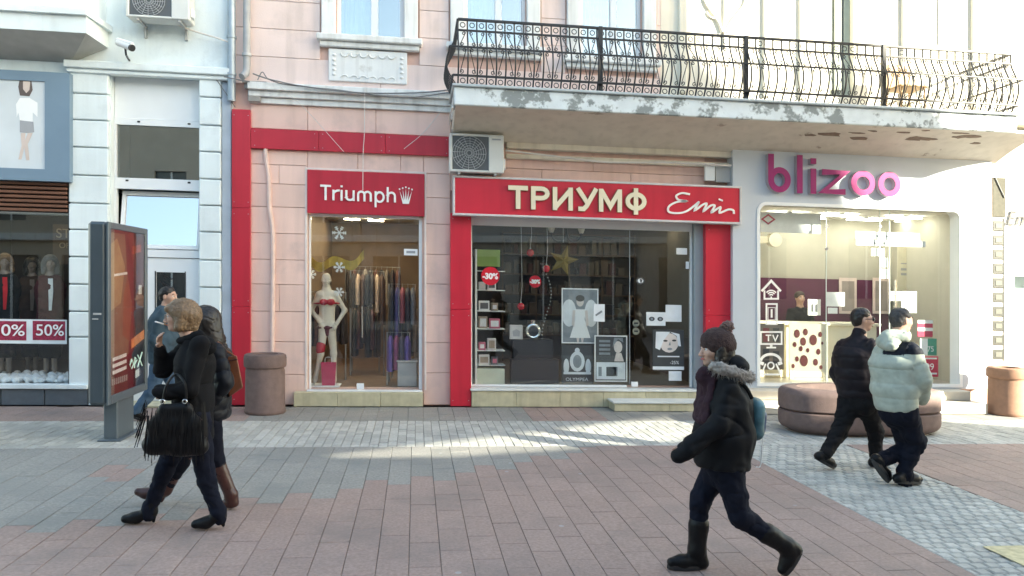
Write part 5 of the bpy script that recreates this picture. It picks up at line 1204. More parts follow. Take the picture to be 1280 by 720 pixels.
t, q = card('brochure_rack', 949, 404, 980, 462, D+.45, M('rack_grey', (.16, .14, .125), .6), 'grey brochure rack at the left inside phone shop', 'rack', ((.15, .1, .4, .45, GD), (.55, .1, .8, .4, GD), (.15, .6, .4, .9, M('maroon_print', (.2, .03, .05))), (.55, .6, .8, .9, GD)))
# white pictograms stuck to the glass
YI2 = YP-.004
def icon(lab, fn):
    x, z = 0, 0; b = B(); fn(b); o = b.build('pictogram', LITW); tag(o, lab, 'pictogram', 'service pictograms on the phone shop glass'); return o
def ip(*pts): return [P(a_, c_, YI2) for a_, c_ in pts]
y0_, y1_ = YI2-.003, YI2-.001
def house(b):
    b.stroke(ip((952, 364), (964, 351), (976, 364)), .035, y0_, y1_); b.stroke(ip((955.5, 363), (955.5, 373.5), (972.5, 373.5), (972.5, 363)), .028, y0_-.001, y1_)
    x, z = P(964, 371, YI2)
    for r in (.035, .068, .10): b.stroke([(x+r*math.cos(t), z+r*math.sin(t)) for t in np.linspace(math.pi*.22, math.pi*.78, 8)], .02, y0_, y1_)
    b.disc(x, z-.008, .014, y0_, y1_, 10)
def phone(b):
    b.stroke(ip((958, 380), (971, 380), (971, 405), (958, 405)), .026, y0_, y1_, True); b.stroke(ip((960, 384.5), (969, 384.5), (969, 400), (960, 400)), .010, y0_, y1_, True); x, z = P(964.5, 402.4, YI2); b.disc(x, z, .012, y0_, y1_, 10); b.stroke(ip((964.5, 386.5), (964.5, 397)), .03, y0_, y1_)
def tv(b):
    b.stroke(ip((951, 415), (977, 415), (977, 430), (951, 430)), .026, y0_, y1_, True); b.stroke(ip((958, 434.5), (970, 434.5)), .024, y0_, y1_); b.stroke(ip((964, 431), (964, 434)), .04, y0_-.001, y1_)
    b.stroke(ip((957, 419), (964, 419)), .018, y0_, y1_); b.stroke(ip((960.5, 419.5), (960.5, 426.5)), .02, y0_, y1_); b.stroke(ip((966, 418.5), (969, 426), (972.5, 418.5)), .02, y0_, y1_)
def tel(b):
    x, z = P(963.5, 450, YI2); b.stroke([(x+.165*math.cos(t), z-.03+.12*math.sin(t)) for t in np.linspace(math.pi*.05, math.pi*.95, 14)], .04, y0_, y1_)
    b.stroke(ip((949.5, 453), (954.5, 455)), .05, y0_-.001, y1_); b.stroke(ip((972.5, 455), (977.5, 453)), .05, y0_-.001, y1_)
    b.stroke(ip((957, 454.5), (952, 468), (976, 468), (970, 454.5)), .026, y0_, y1_, False); x, z = P(963.5, 457, YI2); b.ring(x, z, .05, .022, y0_-.001, y1_, 20)
icon('white house pictogram with a signal mark on the phone shop glass', house); icon('white mobile phone pictogram below the house pictogram', phone); icon('white screen pictogram reading TV on the phone shop glass', tv); icon('white desk telephone pictogram, lowest on the phone shop glass', tel)

# ------------------------------------------------------------ fashion shop at the left
YW = D+.105
t = thing('sale_strip', 'white strip with red percent panels across the left shop window', 'sticker', (PX(20, YW), YW, P(0, 428, YW)[1]))
q = R(-110, 397, 83.5, 428, YW); B().box(q[0], q[1], YW, YW+.004, q[2], q[3]).build('strip', M('frosted_strip', (.72, .78, .80), .5), t)
for x0, x1, tx in ((-15, 33, '30%'), (41, 81.5, '50%')):
    q = R(x0, 401, x1, 425, YW); B().box(q[0], q[1], YW-.003, YW-.001, q[2], q[3]).build('panel', M('sale_red', (.30, .02, .06), .5, .5, 45), t)
    text('lettering_edge', tx, q[0]+.03, q[2]+.065, .22, YW-.0045, M('deep_red', (.25, .0, .02), .5), t, w=(q[1]-q[0])*.88, depth=.0004, bold=.014)
    text('lettering', tx, q[0]+.035, q[2]+.065, .22, YW-.0065, PAPER, t, w=(q[1]-q[0])*.86, depth=.0004, bold=.002)
sn = B(); rr = random.Random(8)
for i in range(420):
    x = rr.uniform(o_shop[0]+.1, o_shop[1]-.08); y = D+rr.uniform(.16, .75); r = rr.uniform(.025, .06); sn.ball((x, y, o_shop[2]+r*.6+rr.uniform(0, .05)), (r, r, r*.8), 7, 5)
tag(sn.build('cotton_snow', M('cotton', (.80, .82, .85), .95)), 'white cotton snow heaped along the left shop window floor', 'snow', kind='stuff')
B().box(o_shop[0], o_shop[1]-.03, D+.15, D+.9, o_shop[2]-.02, o_shop[2]+.01).build('window_deck', M('dark_floor'), wb)
bw = thing('sign_board', 'dim brown board with raised lettering inside the left shop', 'sign', (PX(75, D+1.2), D+1.2, P(72, 318, D+1.2)[1])); px_plate('board', 66, 280, 90, 330, D+1.2, M('board_brown', (.10, .06, .04), .6), bw); x, z = P(70, 297, D+1.2); text('lettering', 'ST', x, z, .2, D+1.19, M('dim_gold', (.35, .25, .15)), bw, depth=.004); x, z = P(74, 310, D+1.2); text('lettering', 'OF', x, z, .12, D+1.19, M('dim_gold'), bw, depth=.004)
# ------------------------------------------------------------ bodies: smooth union of tapered limbs -> one skin
def unit(v): v = np.asarray(v, float); return v/(np.linalg.norm(v)+1e-12)
def cone(a, b, ra, rb, k=.03, ax=None, s=1.0): return ('c', np.array(a, float), np.array(b, float), ra, rb, k, None if ax is None else unit(ax), s)
def elli(c, r, fr=None, k=.02, sub=False): return ('e', np.array(c, float), np.array(r, float), fr if fr is not None else np.eye(3), k, sub)
def clip(p, n): return ('p', np.array(p, float), unit(n))
def sdf_mesh(prims, vox, post=None):
    lo = np.full(3, 1e9); hi = np.full(3, -1e9)
    for p in prims:
        if p[0] == 'c':
            r = max(p[3], p[4])*max(1, p[7])
            for q in (p[1], p[2]): lo = np.minimum(lo, q-r); hi = np.maximum(hi, q+r)
        elif p[0] == 'e' and not p[5]: r = max(p[2]); lo = np.minimum(lo, p[1]-r); hi = np.maximum(hi, p[1]+r)
    lo -= 4*vox; hi += 4*vox; n = np.ceil((hi-lo)/vox).astype(int)+1
    F = np.full(n, .25, np.float32); AX = [lo[i]+vox*np.arange(n[i]) for i in range(3)]
    for p in prims:
        if p[0] == 'p':
            d = -((AX[0][:, None, None]-p[1][0])*p[2][0]+(AX[1][None, :, None]-p[1][1])*p[2][1]+(AX[2][None, None, :]-p[1][2])*p[2][2]); F = np.maximum(F, d.astype(np.float32)); continue
        if p[0] == 'c': r = max(p[3], p[4])*max(1, p[7])+p[5]+3*vox; a = np.minimum(p[1], p[2])-r; b = np.maximum(p[1], p[2])+r
        else: r = max(p[2])+p[4]+3*vox; a = p[1]-r; b = p[1]+r
        i0 = np.clip(((a-lo)/vox).astype(int), 0, n-1); i1 = np.clip(((b-lo)/vox).astype(int)+2, 1, n)
        if (i1 <= i0).any(): continue
        sl = tuple(slice(i0[i], i1[i]) for i in range(3))
        X = AX[0][sl[0]][:, None, None]; Y = AX[1][sl[1]][None, :, None]; Z = AX[2][sl[2]][None, None, :]
        if p[0] == 'c':
            A, Bv, ra, rb, k, ax, s = p[1:]; ba = Bv-A; L2 = ba@ba+1e-12; x, y, z = X-A[0], Y-A[1], Z-A[2]
            t = np.clip((x*ba[0]+y*ba[1]+z*ba[2])/L2, 0, 1)
            x = x-t*ba[0]; y = y-t*ba[1]; z = z-t*ba[2]
            if ax is not None:
                m = (x*ax[0]+y*ax[1]+z*ax[2])*(1/s-1); x = x+m*ax[0]; y = y+m*ax[1]; z = z+m*ax[2]
            d = np.sqrt(x*x+y*y+z*z)-(ra+(rb-ra)*t)
        else:
            c, r3, fr, k, sub = p[1:]; x, y, z = X-c[0], Y-c[1], Z-c[2]
            q = [(x*fr[i][0]+y*fr[i][1]+z*fr[i][2])/r3[i] for i in range(3)]
            k0 = np.sqrt(q[0]**2+q[1]**2+q[2]**2)+1e-9; k1 = np.sqrt((q[0]/r3[0])**2+(q[1]/r3[1])**2+(q[2]/r3[2])**2)+1e-9
            d = k0*(k0-1)/k1
            if sub: F[sl] = np.maximum(F[sl], -d); continue
        f0 = F[sl]; d = d.astype(np.float32); h = np.maximum(k-np.abs(f0-d), 0)/k; F[sl] = np.minimum(f0, d)-h*h*k*.25
    ins = F < 0
    c8 = [ins[i:n[0]-1+i, j:n[1]-1+j, l:n[2]-1+l] for i in (0, 1) for j in (0, 1) for l in (0, 1)]
    s8 = sum(c.astype(np.int8) for c in c8); mix = (s8 > 0) & (s8 < 8); idx = np.argwhere(mix)
    acc = np.zeros((len(idx), 3)); cn = np.zeros(len(idx))
    cor = [(i, j, l) for i in (0, 1) for j in (0, 1) for l in (0, 1)]
    fv = [F[idx[:, 0]+c[0], idx[:, 1]+c[1], idx[:, 2]+c[2]] for c in cor]
    for a in range(8):
        for b in range(a+1, 8):
            df = [cor[b][i]-cor[a][i] for i in range(3)]
            if sum(map(abs, df)) != 1: continue
            cr = (fv[a] < 0) != (fv[b] < 0); t = np.where(cr, fv[a]/np.where(cr, fv[a]-fv[b], 1), 0)
            acc += np.where(cr[:, None], np.array(cor[a])+t[:, None]*np.array(df), 0); cn += cr
    V = lo+vox*(idx+acc/cn[:, None])
    vid = np.full(mix.shape, -1, np.int64); vid[mix] = np.arange(len(idx)); Q = []
    for ax in range(3):
        o1, o2 = [(1, 2), (2, 0), (0, 1)][ax]
        sa = [slice(None)]*3; sb = [slice(None)]*3; sa[ax] = slice(0, -1); sb[ax] = slice(1, None)
        A = ins[tuple(sa)]; Bb = ins[tuple(sb)]; e = np.argwhere(A != Bb)
        e = e[(e[:, o1] > 0) & (e[:, o2] > 0) & (e[:, o1] < n[o1]-1) & (e[:, o2] < n[o2]-1)]
        def cell(d1, d2):
            q = e.copy(); q[:, o1] -= d1; q[:, o2] -= d2; return vid[q[:, 0], q[:, 1], q[:, 2]]
        q = np.stack([cell(1, 1), cell(0, 1), cell(0, 0), cell(1, 0)], 1); fl = ~A[e[:, 0], e[:, 1], e[:, 2]]; q[fl] = q[fl][:, ::-1]; Q.append(q)
    Q = np.concatenate(Q); Q = Q[(Q >= 0).all(1)]
    return V, Q
def vnorm(V, Q):
    n = np.cross(V[Q[:, 2]]-V[Q[:, 0]], V[Q[:, 3]]-V[Q[:, 1]]); N = np.zeros_like(V)
    for i in range(4): np.add.at(N, Q[:, i], n)
    return N/(np.linalg.norm(N, axis=1)[:, None]+1e-12)
def relax(V, Q, it=2, w=.5):
    for _ in range(it):
        S = np.zeros_like(V); c = np.zeros(len(V))
        for i in range(4):
            for j in (1, 3): np.add.at(S, Q[:, i], V[Q[:, (i+j) % 4]]); np.add.at(c, Q[:, i], 1)
        V = V*(1-w)+w*S/np.maximum(c, 1)[:, None]
    return V
_rg = np.random.RandomState(2)
_DIR = _rg.normal(size=(10, 3)); _DIR /= np.linalg.norm(_DIR, axis=1)[:, None]; _PH = _rg.uniform(0, 6.28, 10)
def wob(V, freq, st=(1, 1, 1)):
    o = np.zeros(len(V)); U = V*np.array(st)
    for i in range(10): o += np.sin(U@_DIR[i]*freq*(1+.13*i)+_PH[i]+1.7*np.sin(U@_DIR[(i+3) % 10]*freq*.6))
    return o/5
def skin(name, prims, vox, mat, parent, wr=0, wf=22, quilt=None, st=(1, 1, 1), it=2):
    V, Q = sdf_mesh(prims, vox); V = relax(V, Q, it); N = vnorm(V, Q)
    if wr: V = V+N*(wob(V, wf, st)*wr+wob(V[:, [1, 2, 0]], wf*2.3, (1, .7, 1))*wr*.5-wr*1.1*np.maximum(0, 1-np.abs(wob(V[:, [2, 0, 1]], wf*.9, (1.5, 1, .8)))*4.0))[:, None]
    if quilt:
        pitch, amp, segs = quilt                     # segs: bones; the seam runs round the nearest bone
        best = np.full(len(V), 1e9); u = np.zeros(len(V)); off = 0
        for a, b, rr_ in segs:
            ba = b-a; L = np.linalg.norm(ba); t = np.clip((V-a)@ba/L**2, 0, 1); d = np.linalg.norm(V-a-t[:, None]*ba, axis=1)/rr_; m = d < best; best[m] = d[m]; u[m] = t[m]*L
        V = V+N*((np.abs(np.sin(math.pi*u/pitch))**.4-.7)*amp)[:, None]
    return meshobj(name, V, Q.tolist(), mat, parent, True)
# fabrics and skin
def cloth(name, col, rough=.9, var=.15, bump=.25, bs=350, **k): return M(name, tuple(c*.62 for c in col) if max(col) < .1 else col, rough, var, 14, bump, bs, spec=.18, **k)
SKIN = M('skin', (.56, .34, .25), .55, .06, 20); 
EYEW = M('eye_white', (.75, .72, .68), .3); LIP = M('lip', (.42, .12, .11), .5)
C_BLACK = cloth('black_wool', (.013, .013, .015)); C_BLK2 = cloth('black_parka', (.011, .012, .015), .7); C_DENIM = cloth('dark_denim', (.012, .015, .030)); C_NAVY = cloth('navy_cloth', (.012, .014, .026)); C_CHAR = cloth('charcoal_cloth', (.020, .019, .021))
C_PUFF = cloth('black_puffer', (.015, .017, .024), .45, bump=.1); C_PUF2 = cloth('dark_plum_puffer', (.022, .017, .022), .55, bump=.1); C_MINT = cloth('mint_puffer', (.42, .46, .39), .6, bump=.1); C_BLUE = cloth('blue_jacket', (.05, .085, .115), .7); C_JEAN = cloth('blue_jeans', (.07, .12, .19))
L_BLACK = M('black_leather', (.006, .006, .007), .42, .15, 20, .1, 200, spec=.22); L_BROWN = M('brown_leather', (.060, .022, .018), .3, .2, 20, .1, 200); L_TAN = M('tan_leather', (.17, .060, .028), .4, .15, 12, .1, 150)
HAIRB = M('blond_hair', (.17, .105, .055), .5, .35, 60); HAIRD = M('dark_hair', (.014, .010, .008), .45, .3, 60)
FUR = M('grey_fur', (.30, .27, .24), .95, .3, 60); KNIT = M('brown_knit', (.050, .028, .025), .95, .25, 40, .6, 120); SCARF = M('maroon_scarf', (.030, .010, .017), .95, .2, 25, .4, 150)
def frame(f, u=(0, 0, 1)):
    f = unit(f); s = unit(np.cross(np.array(u, float), f)); u = np.cross(f, s); return np.array([f, s, u])     # forward, left, up
def head_prims(c, f, S=1.0, u=(0, 0, 1), neck=None):
    fr = frame(f, u); F_, L_, U_ = fr
    def q(a, b, d): return c+S*(a*F_+b*L_+d*U_)
    e = lambda a, b, d, ra, rb, rd, k=.02, sub=False: elli(q(a, b, d), np.array((ra, rb, rd))*S, fr, k*S, sub)
    pr = [e(-.012, 0, .03, .096, .076, .088), e(.02, 0, -.035, .066, .058, .075, .04), e(.055, 0, -.088, .026, .028, .022, .03),
          e(.068, 0, .022, .025, .055, .016, .02), e(.086, .035, .005, .014, .016, .011, .008, True), e(.086, -.035, .005, .014, .016, .011, .008, True),
          cone(q(.088, 0, .008), q(.108, 0, -.032), .009*S, .014*S, .012*S), e(.098, .012, -.038, .010, .008, .007, .008), e(.098, -.012, -.038, .010, .008, .007, .008),
          e(.052, .04, -.02, .03, .025, .02, .025), e(.052, -.04, -.02, .03, .025, .02, .025),
          e(.078, 0, -.062, .016, .024, .010, .010), e(.082, 0, -.0605, .02, .022, .0022, .003, True)]
    for s_ in (-1, 1): pr.append(e(-.012, s_*.078, -.005, .019, .009, .030, .006))
    if neck is not None: pr.append(cone(q(-.025, 0, -.06), neck, .052*S, .058*S, .03*S))
    return pr, q, fr
def face_bits(par, q, S, brow=HAIRD):
    for s_ in (-1, 1):
        B().ball(q(.077, s_*.033, .006), .0125*S, 10, 8).build('eye', EYEW, par, shear=False); 
        B().ball(q(.0868, s_*.033, .006), .0052*S, 8, 6).build('pupil', INK, par, shear=False)
        B().tube([q(.087, s_*.018, .030), q(.091, s_*.032, .036), q(.080, s_*.052, .030)], .0045*S, 5).build('eyebrow', brow, par, shear=False)
    B().tube([q(.0905, -.022, -.062), q(.0975, 0, -.0605), q(.0905, .022, -.062)], .0055*S, 6).build('lips', LIP, par, shear=False)
def limb(pts, rs, k=.03): return [cone(a, b, r0, r1, k) for a, b, r0, r1 in zip(pts, pts[1:], rs, rs[1:])]
def body_prims(J, S, lat):
    """slim continuous body under the clothes"""
    pr = []
    for s_ in 'nf':
        pr += limb([J['hip_'+s_], J['kn_'+s_], J['an_'+s_]], [.072*S, .048*S, .034*S]); pr += limb([J['an_'+s_], J['an_'+s_]*.45+(J['toe_'+s_]*.5+J['heel_'+s_]*.5)*.55], [.030*S, .020*S])
        pr += limb([J['sh_'+s_], J['el_'+s_], J['wr_'+s_]], [.045*S, .036*S, .026*S])
    pr += [cone(J['pelvis'], J['chest'], .085*S, .09*S, .05, lat, 1.35), cone(J['chest'], J['neck'], .085*S, .05*S, .05, lat, 1.35), cone(J['sh_n'], J['sh_f'], .045*S, .045*S, .04)]
    return pr
def hand_prims(w, e, palm_n, S=1.0, curl=.5, reach=None):
    """palm and five unequal fingers leaving the wrist w away from the elbow e; palm_n: palm normal"""
    f = unit(w-e); n = unit(palm_n-f*(f@palm_n)); s_ = np.cross(f, n); pr = [cone(w, w+f*.075*S, .024*S, .034*S, .01, n, .5)]
    for i, (o, L) in enumerate(((-.028, .062), (-.009, .072), (.010, .068), (.028, .052))):
        r0 = w+f*.085*S+s_*o*S; a1 = r0+(f*math.cos(curl*.6)+n*math.sin(curl*.6))*L*.5*S; a2 = a1+(f*math.cos(curl*1.7)+n*math.sin(curl*1.7))*L*.5*S
        pr += [cone(r0-f*.02*S, a1, .0095*S, .0085*S, .004), cone(a1, a2, .0085*S, .007*S, .003)]
    t0 = w+f*.03*S-s_*.028*S; t1 = t0+unit(f-s_*.9+n*.4)*.04*S; t2 = t1+unit(f*.9+n*.8)*.03*S
    pr += [cone(t0, t1, .012*S, .010*S, .006), cone(t1, t2, .010*S, .008*S, .004)]; return pr
def shoe(name, J, s_, mat, par, S=1, top=.10, r=(.048, .055), heel=0, vox=.008, toe_r=.036, up=None, slim=1.0):
    """shoe or boot following ankle, heel and toe points (heel and toe lie on the sole)"""
    an, he, to = J['an_'+s_], J['heel_'+s_], J['toe_'+s_]; d = unit(to-he); kn = J['kn_'+s_]
    n = unit(an-he-d*((an-he)@d)); side = np.cross(n, d)
    pr = [cone(he+d*.035+n*(.036+heel), to-d*.095+n*.040, .040*slim, .044*slim, .03), cone(to-d*.10+n*.036, to-d*.030+n*.034, .044*slim, .034*slim, .03),
          cone(he+d*.04+n*(.04+heel), an, .040*slim, r[0], .03), cone(an, an+unit(kn-an)*top, r[0], r[1], .03)]
    if heel: pr += [cone(he+d*.03+n*(heel+.02), he+d*.022+n*.012, .026, .013, .012)]
    o = skin(name, pr+[clip(he, n)], vox, mat, par, .0015, 30)
    if not heel:
        L = np.linalg.norm(to-he); ring = []
        for i in range(16):
            a_ = 2*math.pi*i/16; u_ = L/2+.002+(L/2)*math.cos(a_); wd = (.046+.006*math.cos(a_+.6))*slim; ring.append(he+d*u_+side*wd*math.sin(a_)*(1 if abs(math.cos(a_)) < .8 else .95))
        b = B(); m_ = 16; b.add([tuple(p-n*.004) for p in ring]+[tuple(p+n*.022) for p in ring], [tuple(range(m_))[::-1], tuple(range(m_, 2*m_))]+[(i, (i+1) % m_, m_+(i+1) % m_, m_+i) for i in range(m_)]); b.build('sole', BLACK, o, shear=False)
    return o
def strands(par, q, n, ztip, spread, mat, seed=1, front=.95, S=1.0):
    """loose hair ribbons falling from the crown over the hair mass"""
    rr_ = np.random.RandomState(seed); b = B()
    for _ in range(n):
        ph = rr_.uniform(front, 2*math.pi-front); top = rr_.uniform(0, .5); L = ztip+rr_.uniform(-.02, .02); pts = []
        for t in np.linspace(0, 1, 6):
            th = (.12+top*.6)+(1.75-.12-top*.6)*t; r = 1.02+.05*rr_.rand()*t
            if th < 1.45: a, c = math.sin(th), math.cos(th); pts.append(q(-.022+.112*r*a*math.cos(ph), .100*r*a*math.sin(ph), .045+.095*r*c))
            else: u_ = (th-1.45)/.30; pts.append(q(-.022+.112*r*math.cos(ph)*(1-.1*u_)*spread, .104*r*math.sin(ph)*(1-.08*u_)*spread, .05+(L-.05)*u_))
        pts = [np.array(p) for p in pts]
        for a, c in zip(pts, pts[1:]):
            s_ = unit(np.cross(c-a, a-q(-.02, 0, .03)))*.0016; m0 = len(b.v); b.v += [tuple(a-s_), tuple(a+s_), tuple(c+s_), tuple(c-s_)]; b.f.append((m0, m0+1, m0+2, m0+3))
    return tag(b.build('hair_strands', mat, par, shear=False), kind='stuff')
# ------------------------------------------------------------ people
def joints(Y0, tab, plant=True):
    J = {k_: W(v[0], v[1], Y0+(v[2] if len(v) > 2 else 0)) for k_, v in tab.items()}
    if plant:
        for s_ in 'nf':                       # soles down to the sloping pavement
            dz = min((-K*J[k_+s_][0]+.006)-J[k_+s_][2] for k_ in ('heel_', 'toe_')) if False else max((-K*J[k_+s_][0]+.006)-J[k_+s_][2] for k_ in ('heel_', 'toe_'))
            for k_, f_ in (('heel_', 1), ('toe_', 1), ('an_', 1), ('kn_', .5)): J[k_+s_] = J[k_+s_]+np.array((0, 0, dz*f_))
    return J
def mkperson(lab, J, hd, f, S, lat, hands=(), vox=.0065, neck_up=None, cat='person', mat=SKIN, name='person', faces=True, brow=HAIRD, group=None):
    hp_, q, fr = head_prims(hd, f, S, neck=J['neck'])
    pr = body_prims(J, S, lat)+hp_
    for h in hands: pr += h
    V, Q = sdf_mesh(pr, vox); V = relax(V, Q, 1, .4)
    o = meshobj(name, V, Q.tolist(), mat, None, True); tag(o, lab, cat, group)
    if faces: face_bits(o, q, S, brow)
    return o, q, fr
def torso(J, secs, Y0, lat, k=.06):
    pr = []; P_ = [(W(a, b, Y0+(e[0] if e else 0)), d, w_) for a, b, d, w_, *e in secs]
    for (a, d0, w0), (b, d1, w1) in zip(P_, P_[1:]): pr.append(cone(a, b, d0, d1, k, lat, (w0/d0+w1/d1)/2))
    return pr
LATY = np.array((0, 1., 0))
# --- woman in the bobble hat (right foreground)
Y0 = 4.72
J = joints(Y0, dict(neck=(899, 464), chest=(905, 498), pelvis=(904, 572), sh_n=(911, 483, -.14), el_n=(900, 528, -.18), wr_n=(860, 561, -.16), sh_f=(905, 480, .15), el_f=(912, 528, .20), wr_f=(893, 560, .20),
    hip_n=(908, 578, -.08), hip_f=(899, 578, .08), kn_f=(876, 628, .09), an_f=(871, 694, .09), heel_f=(884, 717, .09), toe_f=(834, 717, .09), kn_n=(925, 645, -.08), an_n=(984, 682, -.08), heel_n=(1003, 684, -.08), toe_n=(980, 719, -.08)))
fwd = unit((-1, -.05, 0)); hd = W(894, 437, Y0)
o, q, fr = mkperson('woman in a brown bobble hat, black parka and jeans striding left in the foreground', J, hd, fwd, .93, LATY, [hand_prims(J['wr_n'], J['el_n'], np.array((0, 1., 0)), .9, .9)])
skin('jeans', limb([J['hip_n'], J['kn_n'], J['an_n']], [.098, .070, .046])+limb([J['hip_f'], J['kn_f'], J['an_f']], [.098, .070, .046])+torso(J, [(904, 545, .13, .15), (904, 582, .125, .155)], Y0, LATY), .011, C_DENIM, o, .006, 30)
jk = torso(J, [(902, 574, .175, .20), (905, 540, .175, .20), (906, 500, .155, .185), (905, 478, .10, .15)], Y0, LATY)+[clip(W(902, 583, Y0), (.05, 0, 1))]
jk = jk[:-1]+limb([J['sh_n'], J['el_n'], J['wr_n'], W(848, 570, Y0-.15)], [.068, .064, .058, .050], .03)+limb([J['sh_f'], J['el_f'], J['wr_f']], [.068, .064, .055], .03)+[clip(W(902, 583, Y0), (.05, 0, 1))]
skin('parka', jk, .011, C_BLK2, o, .009, 17, st=(1, 1, .6))
skin('hood', [cone(W(914, 452, Y0-.05), W(926, 459, Y0-.07), .04, .05, .04), cone(W(914, 452, Y0+.05), W(926, 459, Y0+.07), .04, .05, .04), cone(W(921, 455, Y0-.06), W(921, 455, Y0+.06), .05, .05, .05)], .010, C_BLK2, o, .005, 20)
fu = []
for i in range(11):
    t = i/10; a_ = math.pi*(-.22+1.44*t); fu.append(W(909+27*math.sin(a_), 463+8*math.sin(a_), Y0-.165*math.cos(a_)))
fo = skin('fur_trim', [cone(a, b, .034, .034, .02) for a, b in zip(fu, fu[1:])], .008, FUR, o, .006, 60, it=1)
fb = B(); rr_ = np.random.RandomState(1)
for _ in range(1500):
    i = rr_.randint(0, 10); t = rr_.rand(); c = fu[i]*(1-t)+fu[i+1]*t; d = unit(rr_.normal(size=3)); a = c+d*.028; e = c+d*(.052+.018*rr_.rand())+np.array((0, 0, -.012)); s_ = unit(np.cross(d, rr_.normal(size=3)))*.0022; fb.add([a-s_, a+s_, e], [(0, 1, 2)])
fb.build('fur_fibres', FUR, fo, shear=False)
skin('scarf', [cone(W(883, 468, Y0-.05), W(905, 470, Y0-.09), .045, .04, .03), cone(W(883, 468, Y0+.05), W(905, 470, Y0+.09), .045, .04, .03), cone(W(880, 470, Y0-.04), W(880, 470, Y0+.04), .05, .05, .03), cone(W(884, 474, Y0), W(876, 524, Y0), .040, .036, .03, LATY, 3.2)], .010, SCARF, o, .006, 35)
ht = [elli(q(-.018, 0, .055), np.array((.112, .094, .092)), fr, .02), elli(q(-.03, 0, .02), np.array((.108, .096, .06)), fr, .03), elli(q(.095, 0, -.055), np.array((.06, .12, .065)), fr, .01, True)]
h_ = skin('knitted_hat', ht, .007, KNIT, o, .0025, 90, st=(1, 1, .5)); 
pm = skin('bobble', [elli(q(-.085, 0, .155), np.array((.042, .042, .040)), fr, .01)], .006, M('bobble_fur', (.16, .10, .085), .95, .3, 80), h_, .007, 110, it=1)
skin('hair', [cone(q(-.005, -.075, .01), q(.02, -.085, -.14), .035, .03, .02), cone(q(-.005, .075, .01), q(.02, .085, -.14), .035, .03, .02), cone(q(-.07, -.04, -.02), q(-.05, -.05, -.14), .05, .04, .03), cone(q(-.07, .04, -.02), q(-.05, .05, -.14), .05, .04, .03)], .008, HAIRD, o, .004, 60, st=(1, 1, .25))
for s_ in 'nf': shoe('boot', J, s_, L_BLACK, o, top=.16, r=(.054, .068))
# teal backpack on her back
bk = thing('backpack', 'teal and blue backpack on the back of the woman in the bobble hat', 'backpack', tuple(W(948, 545, Y0)), shear=False)
TEAL = M('teal_nylon', (.09, .20, .23), .5, .5, 9); BLN = M('blue_nylon', (.035, .07, .15), .5, .3, 9)
V, Q = sdf_mesh([cone(W(943, 507, Y0), W(941, 536, Y0), .055, .055, .03, LATY, 2.0), elli(W(940, 540, Y0), np.array((.05, .11, .05)), None, .03)], .009); meshobj('bag_body', relax(V, Q), Q.tolist(), TEAL, bk, True)
V, Q = sdf_mesh([cone(W(949, 518, Y0), W(947, 536, Y0), .04, .04, .03, LATY, 1.9)], .009); meshobj('pocket', relax(V, Q), Q.tolist(), BLN, bk, True)
for s_ in (-.11, .11): B().tube(catmull([W(940, 498, Y0+s_), W(930, 482, Y0+s_), W(910, 474, Y0+s_), W(897, 490, Y0+s_*1.1)], 5), .014, 6).build('shoulder_strap', L_BLACK, bk, shear=False)
B().tube(catmull([W(950, 500, Y0-.05), W(953, 540, Y0-.05), W(951, 580, Y0-.05), W(945, 584, Y0-.05)], 5), .0035, 5).build('cord', PAPER, bk, shear=False)

# --- woman smoking (left foreground)
Y0 = 5.86
J = joints(Y0, dict(neck=(236, 419), chest=(242, 448), pelvis=(240, 520), sh_n=(250, 432, -.16), el_n=(238, 486, -.21), wr_n=(212, 490, -.20), sh_f=(240, 430, .15), el_f=(203, 463, .15), wr_f=(200, 434, .05),
    hip_n=(246, 525, -.08), hip_f=(236, 525, .08), kn_n=(258, 602, -.08), an_n=(273, 643, -.08), heel_n=(283, 661, -.08), toe_n=(239, 664, -.08), kn_f=(206, 588, .08), an_f=(187, 638, .08), heel_f=(196, 655, .08), toe_f=(151, 656, .08)))
fwd = unit((-1, -.18, 0)); hd = W(225, 396, Y0)
hn = hand_prims(J['wr_f'], J['el_f'], np.array((1., -.3, 0)), .92, .55)
o, q, fr = mkperson('blond woman with glasses in a black coat smoking as she walks left', J, hd, fwd, .93, LATY, [hn, hand_prims(J['wr_n'], J['el_n'], np.array((0, 1., -.5)), .9, 1.2)], .0055, brow=HAIRB)
skin('trousers', limb([J['hip_n'], J['kn_n'], J['an_n'], W(275, 648, Y0-.08)], [.093, .066, .050, .048])+limb([J['hip_f'], J['kn_f'], J['an_f'], W(186, 644, Y0+.08)], [.093, .066, .050, .048])+torso(J, [(240, 500, .12, .15), (240, 528, .12, .155)], Y0, LATY), .011, C_DENIM, o, .006, 30)
jk = torso(J, [(242, 545, .14, .175), (242, 500, .125, .165), (243, 455, .13, .175), (242, 430, .085, .14)], Y0, LATY)+limb([J['sh_n'], J['el_n'], J['wr_n'], W(199, 489, Y0-.20)], [.068, .060, .052, .048], .03)+limb([J['sh_f'], J['el_f'], J['wr_f']+(J['el_f']-J['wr_f'])*.12], [.066, .058, .046], .03)+[clip(W(240, 553, Y0), (0, 0, 1))]
skin('coat', jk, .011, C_BLACK, o, .007, 15, st=(1, 1, .5))
skin('coat_hood', [cone(W(248, 420, Y0-.09), W(262, 436, Y0-.09), .035, .04, .04), cone(W(248, 420, Y0+.09), W(262, 436, Y0+.09), .035, .04, .04), cone(W(261, 432, Y0-.08), W(261, 432, Y0+.08), .045, .045, .05), cone(W(226, 426, Y0-.06), W(248, 419, Y0-.10), .03, .035, .03), cone(W(226, 426, Y0+.06), W(248, 419, Y0+.10), .03, .035, .03)], .010, C_BLACK, o, .007, 22)
